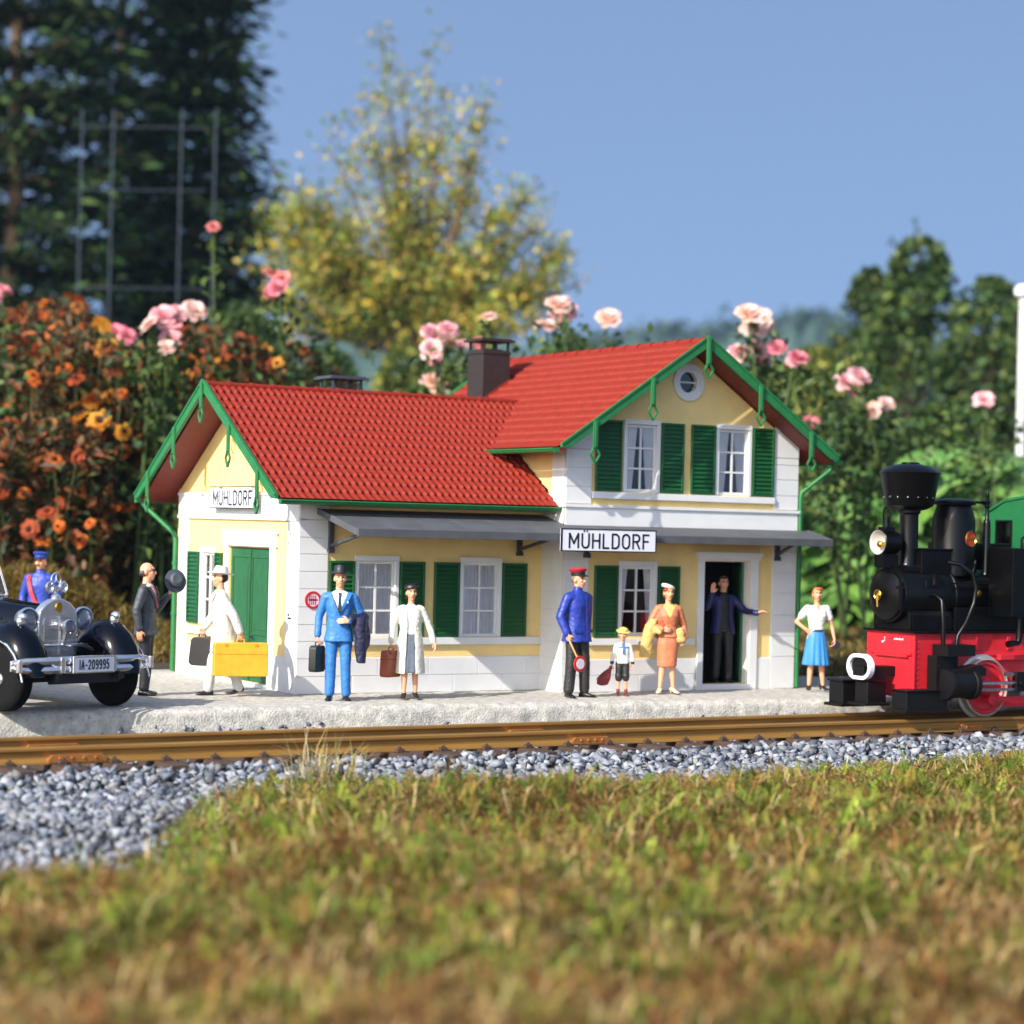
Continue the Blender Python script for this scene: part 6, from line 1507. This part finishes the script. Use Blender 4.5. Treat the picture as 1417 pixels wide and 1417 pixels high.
# distant wooded hills
def ridge_hill(name,depth,pts,cols,seed,leafn,ls):
    r = np.random.default_rng(seed); V = []; F = []; n = 0
    prof = []
    for k in range(len(pts)-1):
        for i in range(14):
            t = i/14; px = pts[k][0]*(1-t)+pts[k+1][0]*t; py = pts[k][1]*(1-t)+pts[k+1][1]*t; prof.append((px,py))
    for px,py in prof:
        a = at(px,py,depth)
        for q,(dz,dd) in enumerate(((1,0),(.75,-.05),(.45,-.12),(.0,-.2),(-.02,-.22))):
            p = CAM+(a-CAM)*(1+dd); V.append((p.x,p.y,-1+(a.z+1)*max(dz,0)+(3*r.normal() if q < 3 else 0)))
    K = 5
    for i in range(len(prof)-1):
        for k in range(K-1): F.append((i*K+k,i*K+k+1,(i+1)*K+k+1,(i+1)*K+k))
    return V,F,prof
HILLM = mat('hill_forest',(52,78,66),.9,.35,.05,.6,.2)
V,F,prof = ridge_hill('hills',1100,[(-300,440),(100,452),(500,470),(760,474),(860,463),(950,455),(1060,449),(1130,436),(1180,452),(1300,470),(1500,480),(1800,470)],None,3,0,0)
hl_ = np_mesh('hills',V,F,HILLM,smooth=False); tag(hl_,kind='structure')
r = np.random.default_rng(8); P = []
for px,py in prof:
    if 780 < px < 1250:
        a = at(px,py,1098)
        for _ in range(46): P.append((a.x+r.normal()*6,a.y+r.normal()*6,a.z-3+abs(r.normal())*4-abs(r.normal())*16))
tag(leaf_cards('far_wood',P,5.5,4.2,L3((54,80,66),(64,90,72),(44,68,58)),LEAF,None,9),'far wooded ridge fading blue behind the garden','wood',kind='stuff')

# tall dark pines on the left
GP = L3((28,46,28),(40,62,34),(22,36,24),(54,80,40),(72,92,46),(30,48,28))
def pine(px,depth,ht,wd,seed,label):
    b = gnd(px,depth,-.07); r = np.random.default_rng(seed); t = thing('pine_tree',label,'tree',b,0,'dark pines on the left')
    tr_ = MB(); tr_.tube([b+Vector((r.normal()*.12,r.normal()*.12,ht*i/8)) for i in range(9)],[.55*(1-.85*i/8) for i in range(9)],9)
    PP = []; DD = []
    nl = 23
    for k in range(nl):
        z = ht*(.10+.88*k/(nl-1)); R_ = wd*(1-.72*(k/(nl-1))**1.3)*r.uniform(.8,1.1)
        nb = 10 if k < nl-3 else 5
        for j in range(nb):
            a = 2*PI*(j+r.random()*.7)/nb; ln_ = R_*r.uniform(.55,1.1); d = np.array([math.cos(a),math.sin(a),r.uniform(-.12,.22)])
            s = np.array([b.x,b.y,z]); e = s+d*ln_; tr_.tube([s,s+d*ln_*.5+np.array([0,0,-.02*ln_]),e],[.10,.06,.02],5)
            n = int(74*ln_/wd)+26
            u = r.random(n)**.6; q = s+np.outer(u*ln_,d)+r.normal(size=(n,3))*np.array([.5,.5,.28])*(.5+u[:,None]); PP.append(q); DD.append(np.tile(d+np.array([0,0,-.15]),(n,1)))
    tr_.build('trunk',BARK,t,smooth=True)
    leaf_cards('crown',np.concatenate(PP),1.0,.28,GP,NEED,t,seed+1,dirs=np.concatenate(DD))
pine(10,100,47,8.0,41,'tall dark pine nearest the left edge of the garden'); pine(150,114,49,8.0,42,'tall dark pine in the middle of the dark pines with sky gaps'); pine(262,106,37,5.3,43,'dark pine right beside the yellow autumn tree'); pine(-120,110,44,8,44,'dark pine cut by the left edge')
# yellow autumn tree
r = np.random.default_rng(51); DA = 95; b = gnd(585,DA,-.07)
def spray_tree(name,label,b,fork,limbs_,cols,seed,leaf):
    """trunk, forking limbs, twigs and loose leaf sprays along the twigs; the sky shows between"""
    K_ = DA/135; r = np.random.default_rng(seed); t = thing(name,label,'tree',b); m = MB(); P = []
    m.tube([b,b.lerp(fork,.5)+Vector((.2,.1,0)),fork],[.36*K_,.30*K_,.24*K_],8)
    for tip,nt_,den in limbs_:
        tip = Vector(tip); mid = fork.lerp(tip,.5)+Vector((r.normal()*.5,r.normal()*.8,r.uniform(.3,1.2)))*K_; pts_ = [fork*(1-u)**2+mid*(2*u*(1-u))+tip*u*u for u in np.linspace(0,1,8)]; m.tube(pts_,[.20*K_*(1-u*.9) for u in np.linspace(0,1,8)],6)
        L_ = (tip-fork).length
        for k in range(nt_):
            u = .22+.78*r.random()**.8; q = fork*(1-u)**2+mid*(2*u*(1-u))+tip*u*u; d = Vector((r.normal(),r.normal(),abs(r.normal())*.8+.15)).normalized(); ln_ = K_*r.uniform(1.0,3.3)*(1.25-.6*u); e = q+d*ln_; m.tube([q,q.lerp(e,.5),e],[.03,.02,.008],4)
            n = int(r.uniform(12,28)*den)
            v = r.random(n)**.7; g = r.normal(size=(n,3))*.40*K_
            for i in range(n): P.append(tuple(q+d*(ln_*v[i])+Vector(g[i]*(.7+.8*v[i]))))
    m.build('trunk',BARK,t,smooth=True); leaf_cards('crown',P,leaf[0],leaf[1],cols,LEAF,t,seed+1); return t
AC = L3((212,178,62),(190,176,72),(150,162,74),(118,144,64),(96,124,58),(218,186,96),(170,166,66),(104,126,56),(134,152,70))
tips = [(470,300),(520,255),(600,200),(650,215),(560,215),(440,350),(480,375),(420,405),(690,300),(700,345),(745,310),(755,300),(790,372),(805,345),(760,400),(720,410),(660,370),(560,330),(610,300),(640,430),(560,430),(500,440),(450,450),(690,450),(740,455),(395,330),(410,270),(500,190),(590,420),(530,390),(620,360),(770,440),(400,440),(585,150),(480,230),(660,170),(530,140),(430,300),(810,390),(730,270),(380,370),(540,270),(640,270),(378,310),(372,350),(400,300),(415,375),(385,420),(425,345),(395,460),(455,195),(500,130),(560,95),(620,115),(680,140),(590,60),(530,70)]
lb = [(at(x,y,DA+r.uniform(-3,3)),int(23*(.55 if (x > 735 or y < 260) else 1)),1.35 if y > 280 else 1.0) for x,y in tips]
spray_tree('autumn_tree','airy birch like tree with yellow and olive autumn leaves',b,at(585,500,DA),lb,AC,52,(.27,.19))
# shrubs under it, and the dark green trees on the right
def mass(name,label,px,py,depth,sz,n,cols,seed,leaf=(.5,.32),group=None,tall=1.0):
    """one shrub or tree: leaves spread through an uneven crown with gaps, shoots at the top, stems inside"""
    r = np.random.default_rng(seed); c = at(px,py,depth); b = Vector((c.x,c.y,-.07)); H = c.z; P = []; sd_ = seed*1.7
    t = thing(name,label,'tree' if 'tree' in name else 'shrub',b,0,group); z0 = .12*H if 'tree' in name else 0
    while len(P) < n:
        u = r.random()**.8; z = z0+(H-z0)*u; wz = sz*(.30+.80*math.sqrt(max(0,1-((u-.30)/.72)**2)))*(1-.35*max(0,u-.6)/.4) if u < .98 else sz*.2
        a = r.uniform(0,2*PI); rr_ = wz*(.35+.65*r.random()**.5)*(.78+.55*mn.noise(Vector((math.cos(a)*1.6,math.sin(a)*1.6,z*.55+sd_))))
        p = Vector((b.x+math.cos(a)*rr_,b.y+math.sin(a)*rr_,z))
        if mn.noise(p*.8+Vector((sd_,0,0))) < -.22: continue
        P.append(tuple(p))
    st_ = MB()
    for k in range(9):      # upright shoots give a ragged outline
        a = r.uniform(0,2*PI); q = sz*.55*r.random(); zt = H*(1.0-.25*r.random())+sz*r.uniform(.0,.28); s0 = Vector((b.x+q*.6*math.cos(a),b.y+q*.6*math.sin(a),H*.5)); s1 = Vector((b.x+q*math.cos(a),b.y+q*math.sin(a),zt))
        st_.tube([s0,s0.lerp(s1,.5)+Vector((r.normal()*.08,r.normal()*.08,0)),s1],[.03,.02,.010],5)
        for v in np.linspace(.35,1,34): w_ = s0.lerp(s1,v); g = .34*(1.15-v)+.08; P.append((w_.x+r.normal()*g,w_.y+r.normal()*g,w_.z+r.normal()*.12))
    limbs(st_,b,(b.x,b.y,H*.86),[P[i] for i in range(0,400,20)],.15,r); st_.build('trunk',BARK,t,smooth=True)
    leaf_cards('crown',P,leaf[0],leaf[1],cols,LEAF,t,seed+1)
    return t
DG = L3((50,78,38),(62,92,42),(38,62,32),(82,106,50),(70,90,44),(104,120,58))
OG = L3((104,120,54),(130,136,60),(84,106,48),(150,146,66),(72,94,44))
mass('broadleaf_tree','tall dark green tree with the highest peak on the right',1272,330,92,3.1,5200,DG,61,(.42,.28),'dark trees on the right',1.3)
mass('broadleaf_tree','dark green tree between the white post and the highest peak',1372,385,90,2.9,4600,DG,63,(.42,.28),'dark trees on the right')
mass('broadleaf_tree','dark green tree left of the highest peak on the right',1205,372,96,2.3,3600,DG,65,(.42,.28),'dark trees on the right',1.3)
mass('broadleaf_tree','dark green tree cut by the right edge',1440,400,95,3.0,3800,DG,67,(.42,.28),'dark trees on the right')
mass('shrub','olive shrub left of the dark trees behind the tall gable',1130,480,84,2.2,3400,OG,69,(.36,.24),'garden shrubs in the background')
mass('shrub','olive green shrub directly right of the roof peak',1085,505,74,1.9,3200,OG,71,(.34,.22),'garden shrubs in the background')
mass('shrub','green shrub behind the lower gable slope on the right',1190,560,72,2.0,3400,DG,73,(.34,.22),'garden shrubs in the background')
mass('shrub','dark green shrub behind the locomotive chimney',1300,560,74,2.3,3800,DG,75,(.34,.22),'garden shrubs in the background')
mass('shrub','green shrub near the white post',1395,575,72,2.0,3000,DG,77,(.34,.22),'garden shrubs in the background')
mass('shrub','olive shrub under the autumn tree left of the tall chimney',560,478,88,2.4,3600,OG,79,(.4,.26),'garden shrubs in the background')
mass('shrub','green shrub between the two chimneys',640,492,84,1.9,2800,DG,81,(.36,.24),'garden shrubs in the background')
mass('shrub','dark green shrub right of the tall chimney',790,462,88,2.0,3000,DG,83,(.36,.24),'garden shrubs in the background')
mass('shrub','green shrub left of the small chimney',455,480,80,2.1,3000,DG,85,(.36,.24),'garden shrubs in the background')
mass('shrub','shadowy green shrub behind the orange flowers',330,420,78,2.3,3200,DG,87,(.36,.24),'garden shrubs in the background')
# big soft leaves at the right
BL = L3((98,142,62),(116,158,72),(82,124,56),(130,168,88),(106,148,76))
def big_leaf(px,py,depth,label,seed,wd=2.2,n=95):
    r = np.random.default_rng(seed); c = at(px,py,depth); b = Vector((c.x,c.y,-.07)); t = thing('big_leaved_plant',label,'plant',b,0,'large leaved plants beyond the lawn'); H = c.z
    Vv = []; Ff = []; cc = []; st_ = MB()
    for k in range(n):
        z = H*(.08+.92*r.random()); a = r.uniform(0,2*PI); q = wd*(1-.4*z/H)*r.random()**.5; p = np.array([b.x+q*math.cos(a),b.y+q*math.sin(a),z]); d = np.array([math.cos(a)*.8-.25,math.sin(a)*.8-.45,-.25+r.normal()*.2]); d /= np.linalg.norm(d)
        s = np.cross(d,[0,0,1.0]); s /= np.linalg.norm(s); nn = np.cross(s,d); L_ = r.uniform(.8,1.7); W_ = L_*.44; col = BL[r.integers(len(BL))]*r.uniform(.7,1.2)
        o_ = len(Vv)
        for i in range(7):
            u = i/6; w_ = W_*math.sin(PI*min(1,.08+.92*u))**.7*(1-.25*u); m_ = p+d*L_*u+nn*(-.25*L_*u*u)
            for e in (-1,-.5,0,.5,1): Vv.append(m_+s*w_*e+nn*abs(e)*.14*w_); cc.append(col)
        for i in range(6):
            for j in range(4): Ff.append((o_+i*5+j,o_+i*5+j+1,o_+i*5+j+6,o_+i*5+j+5))
        if k % 6 == 0: st_.tube([(b.x+math.cos(a)*q*.3,b.y+math.sin(a)*q*.3,-.07),p.tolist()],.03,5)
    np_mesh('foliage',Vv,Ff,LEAF,t,np.array(cc),smooth=True); st_.build('stem',STEMM,t)
for i,(px,py,dp_,wd,lb) in enumerate(((1165,680,60,2.2,'bright large leaved plant next to the right downpipe'),(1218,640,62,2.2,'bright large leaved plant just left of the locomotive lamp'),(1283,650,61,2.4,'bright large leaved plant behind the locomotive chimney stem'),(1338,622,62,2.4,'tallest bright large leaved plant behind the steam dome'),(1398,640,61,2.3,'bright large leaved plant behind the green cab'),(1128,735,57,1.6,'low bright large leaved plant behind the white blouse'),(1200,745,56,1.7,'low bright large leaved plant in front of the path edge'))):
    big_leaf(px,py,dp_,lb,90+i,wd,150)

# roses
RC = {'pink':L3((234,172,180),(240,192,194),(228,154,166),(244,212,208)),'pale':L3((240,206,196),(246,224,214),(232,184,176),(238,196,170)),'deep':L3((222,132,148),(230,150,160),(212,116,136)),'coral':L3((222,138,132),(230,160,148),(212,120,118))}
def bloom_mesh(kind,seed):
    r = np.random.default_rng(seed); V = []; F = []; C = []
    for ring_,(rad,n,tilt,sz) in enumerate(((.06,4,.15,.20),(.12,6,.42,.24),(.20,8,.75,.27),(.27,9,1.1,.28))):
        for k in range(n):
            a = 2*PI*(k+.5*(ring_%2))/n+r.normal()*.15; tl = tilt+r.normal()*.12; c = np.array([math.cos(a)*rad*.45,math.sin(a)*rad*.45,0]); out = np.array([math.cos(a),math.sin(a),0]); s = np.array([-math.sin(a),math.cos(a),0]); o_ = len(V); col = RC[kind][r.integers(len(RC[kind]))]*r.uniform(.9,1.08)
            for i in range(4):
                u = i/3; th = tl*(.4+.8*u); p = c+out*(math.sin(th)*sz*u)+np.array([0,0,math.cos(th)*sz*u]); w_ = sz*.62*math.sin(PI*(.22+.62*u))
                for e in (-1,0,1): V.append(p+s*w_*e*.9-out*abs(e)*.22*w_*(1 if ring_ < 3 else .4)); C.append(col)
            for i in range(3):
                for j in range(2): F.append((o_+i*3+j,o_+i*3+j+1,o_+i*3+j+4,o_+i*3+j+3))
    o = np_mesh('rose_bloom',V,F,PETAL,None,np.array(C),smooth=True); me = o.data; bpy.data.objects.remove(o); return me
BM = {k:[bloom_mesh(k,100+i+10*j) for i in range(2)] for j,k in enumerate(RC)}
RL = L3((58,84,40),(74,98,46),(48,70,36),(90,104,48))
def rose_bush(label,depth,foot_px,heads,seed,leafn=420,sc_=.72,low=.05):
    """heads: (px,py,kind,size)"""
    r = np.random.default_rng(seed); b = gnd(foot_px,depth,-.07); t = thing('rose_bush',label,'rose bush',b,0,'pink rose bushes behind the station'); st_ = MB(); LP = []
    for px,py,kind,sz in heads:
        p = at(px,py,depth+r.uniform(-1.2,1.2)); base = b+Vector((r.normal()*.4,r.normal()*.4,0)); mid = base.lerp(p,.6)+Vector((r.normal()*.25,r.normal()*.25,.2)); st_.tube([base,mid,p],[.05,.035,.022],6)
        for u in np.linspace(.3,.98,26):
            q = (base.lerp(mid,u/.6) if u < .6 else mid.lerp(p,(u-.6)/.4)); 
            for _ in range(3): LP.append((q.x+r.normal()*.22,q.y+r.normal()*.22,q.z+r.normal()*.16-.08))
        o = bpy.data.objects.new('rose_bloom',BM[kind][r.integers(2)]); COL.objects.link(o); o.parent = t; o.location = p-b; o.scale = [sz*sc_]*3; tc = (CAM-p).normalized(); v = Vector((tc.x*.8+r.normal()*.35,tc.y*.8+r.normal()*.35,.55+r.normal()*.2)).normalized(); o.rotation_euler = v.to_track_quat('Z','Y').to_euler()
    top = np.mean([at(h[0],h[1],depth).z for h in heads])
    for _ in range(leafn): LP.append((b.x+r.normal()*1.0,b.y+r.normal()*1.0,(low+(.95-low)*abs(r.random())**.7)*top))
    leaf_cards('foliage',LP,.26,.18,RL,LEAF,t,seed+1); st_.build('stem',STEMM,t,smooth=True)
rose_bush('rose bush on the left with a large pale pink cluster among orange flowers',47,225,[(160,462,'deep',1.0),(176,466,'deep',.8),(208,452,'pale',1.0),(226,440,'pink',1.1),(240,450,'pink',1.1),(236,470,'pink',.9),(246,434,'pink',.9),(268,432,'pale',1.1),(230,482,'pale',.8)],201)
rose_bush('rose bush with coral pink blooms in front of the autumn tree',50,385,[(376,380,'coral',.9),(390,388,'coral',.9),(384,400,'deep',.9),(372,408,'coral',.6),(295,315,'coral',.6)],203)
rose_bush('rose bush with pale blooms between the two chimneys',46,610,[(600,466,'pink',1.2),(614,474,'pale',1.3),(598,486,'pink',1.0),(620,458,'pink',.9),(604,502,'pink',.8),(604,533,'pale',1.35),(677,441,'pale',.8),(640,478,'pink',.6),(664,476,'coral',.6)],205,300)
rose_bush('rose bush with pale blooms right of the tall chimney',48,790,[(772,424,'pale',1.1),(786,432,'pink',.9),(770,436,'pink',.8),(756,453,'pale',1.0),(842,442,'pale',1.1),(780,418,'pale',.8)],207,260)
rose_bush('rose bush with pale and deep pink blooms beside the roof peak',46,1050,[(1036,436,'pale',1.1),(1052,442,'pale',1.0),(1042,456,'pale',1.1),(1060,452,'pink',.7),(1022,490,'pink',.9),(1048,486,'pink',1.0),(1044,502,'pale',1.1),(1056,496,'pink',.8),(1075,482,'deep',.8),(1104,497,'deep',.9),(1098,500,'pink',.6)],209,260,low=.45)
rose_bush('rose bush with pink blooms above the right eaves',50,1185,[(1170,532,'pink',1.1),(1188,524,'pink',1.2),(1182,536,'deep',.8),(1208,568,'pale',.8),(1226,560,'pale',.8),(1120,588,'deep',.9),(1112,592,'pink',.7)],211,300,low=.5)
rose_bush('rose bush with a single pink bloom near the white post',52,1360,[(1361,555,'pink',1.0),(1364,560,'deep',.7)],213,200,low=.5)
rose_bush('rose bush with one deep pink bloom at the left edge',48,20,[(2,405,'deep',.9),(-12,410,'pink',.9)],215,200)

# orange and yellow late summer flowers on the left
FC = {'yellow':L3((220,150,44),(226,166,60),(210,136,40)),'orange':L3((206,104,40),(216,124,48),(190,88,36)),'rust':L3((176,82,44),(188,94,48),(156,68,38)),'faded':L3((170,110,58),(150,92,48),(188,130,70))}
def daisy_mesh(kind,seed):
    r = np.random.default_rng(seed); V = []; F = []; C = []
    for n,L_,z,dr in ((13,.27,.0,-.07),(11,.19,.03,.0)):
        for k in range(n):
            a = 2*PI*k/n+r.normal()*.1; d = np.array([math.cos(a),math.sin(a),dr*2]); s = np.array([-math.sin(a),math.cos(a),0]); o_ = len(V); col = FC[kind][r.integers(3)]*r.uniform(.85,1.1); L2 = L_*r.uniform(.85,1.1)
            for i,(u,w_) in enumerate(((.1,.025),(.55,.055),(.9,.045),(1,.01))):
                for e in (-1,1): V.append(d*L2*u*np.array([1,1,u])+s*w_*e+np.array([0,0,z])); C.append(col)
            for i in range(3): F.append((o_+2*i,o_+2*i+1,o_+2*i+3,o_+2*i+2))
    o_ = len(V); 
    for j,(rad,z) in enumerate(((.085,.02),(.08,.07),(.04,.10),(.003,.105))):
        for i in range(10): V.append(np.array([math.cos(2*PI*i/10)*rad,math.sin(2*PI*i/10)*rad,z])); C.append(np.array(lin((86,44,26))[:3]))
    for j in range(3):
        for i in range(10): F.append((o_+j*10+i,o_+j*10+(i+1)%10,o_+(j+1)*10+(i+1)%10,o_+(j+1)*10+i))
    o = np_mesh('flower_head',V,F,PETAL,None,np.array(C),smooth=True); me = o.data; bpy.data.objects.remove(o); return me
DM = {k:[daisy_mesh(k,300+i+10*j) for i in range(2)] for j,k in enumerate(FC)}
FL = L3((58,70,36),(76,82,40),(108,82,44),(46,58,32),(140,86,46),(84,58,36),(158,90,48),(48,56,32))
def flower_bush(label,px,depth,top,half,heads,seed,pal,low=640,leafn=2600):
    r = np.random.default_rng(seed); b = gnd(px,depth,-.07); t = thing('flowering_bush',label,'flower bush',b,0,'orange and yellow flower bushes on the left'); H = at(px,top,depth).z; W_ = half*depth/FPX; LP = []; st_ = MB()
    for k in range(heads):
        u = r.uniform(-1,1); v = r.uniform(-.6,.6); zf = 1-.62*r.random()**1.3; z = H*zf*(1-.12*u*u); p = b+lat*(u*W_)+dep_*(v*2.2-1.2*(1-zf)*2)+Vector((0,0,z))
        kind = pal[r.integers(len(pal))]; o = bpy.data.objects.new('flower_head',DM[kind][r.integers(2)]); COL.objects.link(o); o.parent = t; o.location = p-b; o.scale = [r.uniform(.5,1.0)*(1.05 if kind == 'yellow' else .85)]*3
        tc = (CAM-p).normalized(); q = Vector((tc.x*.5+r.normal()*.5-.25,tc.y*.5+r.normal()*.5,.7+r.normal()*.3)).normalized(); o.rotation_euler = q.to_track_quat('Z','Y').to_euler()
        base = b+lat*(u*W_*.7)+dep_*(v*1.5); st_.tube([base.lerp(p,.35),base.lerp(p,.7)+Vector((r.normal()*.15,r.normal()*.15,0)),p],[.016,.014,.012],5)
    for _ in range(leafn):
        u = r.uniform(-1.05,1.05); v = r.normal()*.9; zf = r.random()**.75; p = b+lat*(u*W_)+dep_*v; LP.append((p.x,p.y,H*zf*(1.0-.15*u*u)*.97))
    leaf_cards('foliage',LP,.36,.16,FL,LEAF,t,seed+1); st_.build('stem',STEMM,t,smooth=True)
flower_bush('rust and orange flower bush at the far left edge',15,50,420,90,92,401,['rust','orange','rust','faded'])
flower_bush('dense orange flower bush below the deep pink roses',120,48,440,80,95,403,['orange','rust','orange','yellow'])
flower_bush('orange and yellow flower bush left of the gable peak',215,49,470,75,92,405,['yellow','orange','orange','rust'])
flower_bush('yellow flower bush behind the left end of the roof ridge',330,50,455,70,66,407,['yellow','rust','yellow','orange'])
flower_bush('tall rusty flower bush behind the dense orange one',70,54,400,85,84,413,['rust','faded','rust','orange'])
flower_bush('orange and rust flower bush between the pink roses and the yellow bush',275,54,440,75,70,415,['rust','orange','yellow','rust'])
flower_bush('sparse dark flower bush behind the low roof ridge',420,52,470,60,34,409,['orange','rust','yellow','faded'],leafn=1600)
flower_bush('low flower bush with a few orange heads behind the moustached person',60,46,570,95,36,411,['orange','rust','orange'],leafn=3000)
# added shrubs below the flowers; near-black leaves put the shade into colour
SHADE_LEAF = L3((24,30,18),(30,36,22),(20,26,18),(40,42,26))
for i,(px,py,lb) in enumerate(((30,640,'added low shrub with shade painted in its leaves behind the moustached person'),(120,650,'added low shrub with shade painted in its leaves above the dry grass heap'),(205,655,'added low shrub with shade painted in its leaves beside the left station corner'),(-40,640,'added low shrub with shade painted in its leaves at the left edge'))):
    mass('shade_shrub',lb,px,py,51,1.9,3400,SHADE_LEAF,501+2*i,(.34,.2),'added shrubs with painted shade below the flowers')
# thin wire trellis on the left
POST = mat('trellis_grey',(66,78,92),.6,.1,4); DT = 80
tl = thing('garden_trellis','thin grey upright trellis posts with cross wires in front of the dark pines','trellis',gnd(190,DT,-.07))
for px in (100,143,238,285):
    m = MB(); a = gnd(px,DT,-.07); tp = at(px,150,DT); m.tube([a,(a.x,a.y,tp.z)],.026,8); m.build('post',POST,tl,smooth=True)
for py in (262,398,175):
    m = MB(); m.tube([at(100,py,DT),at(285,py+2,DT)],.015,6); m.build('wire',POST,tl)
# white post at the right
pp = thing('lamp_post','white post with a rounded cap at the right edge','post',gnd(1410,62,-.07)); a = gnd(1410,62,-.07); tz = at(1410,408,62).z
m = MB(); m.tube([a,(a.x,a.y,tz)],.13,14); m.build('post_shaft',mat('post_white',(205,205,208),.6,.25,3,dirt=((120,116,108),4,.55,.6)),pp,smooth=True)
m = MB(); m.lathe((a.x,a.y,tz-.05),(0,0,1),[(.22,0),(.27,.05),(.27,.22),(.20,.32),(.05,.36)],20); m.build('post_cap',W_,pp,smooth=True)

# air: faint haze over the distance
hm = bpy.data.materials.new('haze'); hm.use_nodes = True; nt_ = hm.node_tree
for n_ in list(nt_.nodes):
    if n_.type != 'OUTPUT_MATERIAL': nt_.nodes.remove(n_)
pv = nt_.nodes.new('ShaderNodeVolumePrincipled'); pv.inputs['Color'].default_value = (.5,.72,1,1); pv.inputs['Density'].default_value = .00015; pv.inputs['Anisotropy'].default_value = .2
nt_.links.new(pv.outputs[0],nt_.nodes['Material Output'].inputs['Volume'])
m = MB(); m.box((-1060,-330,-3),(1500,1460,190)); tag(m.build('haze',hm),'thin bluish air in front of the far hills','haze',kind='stuff')
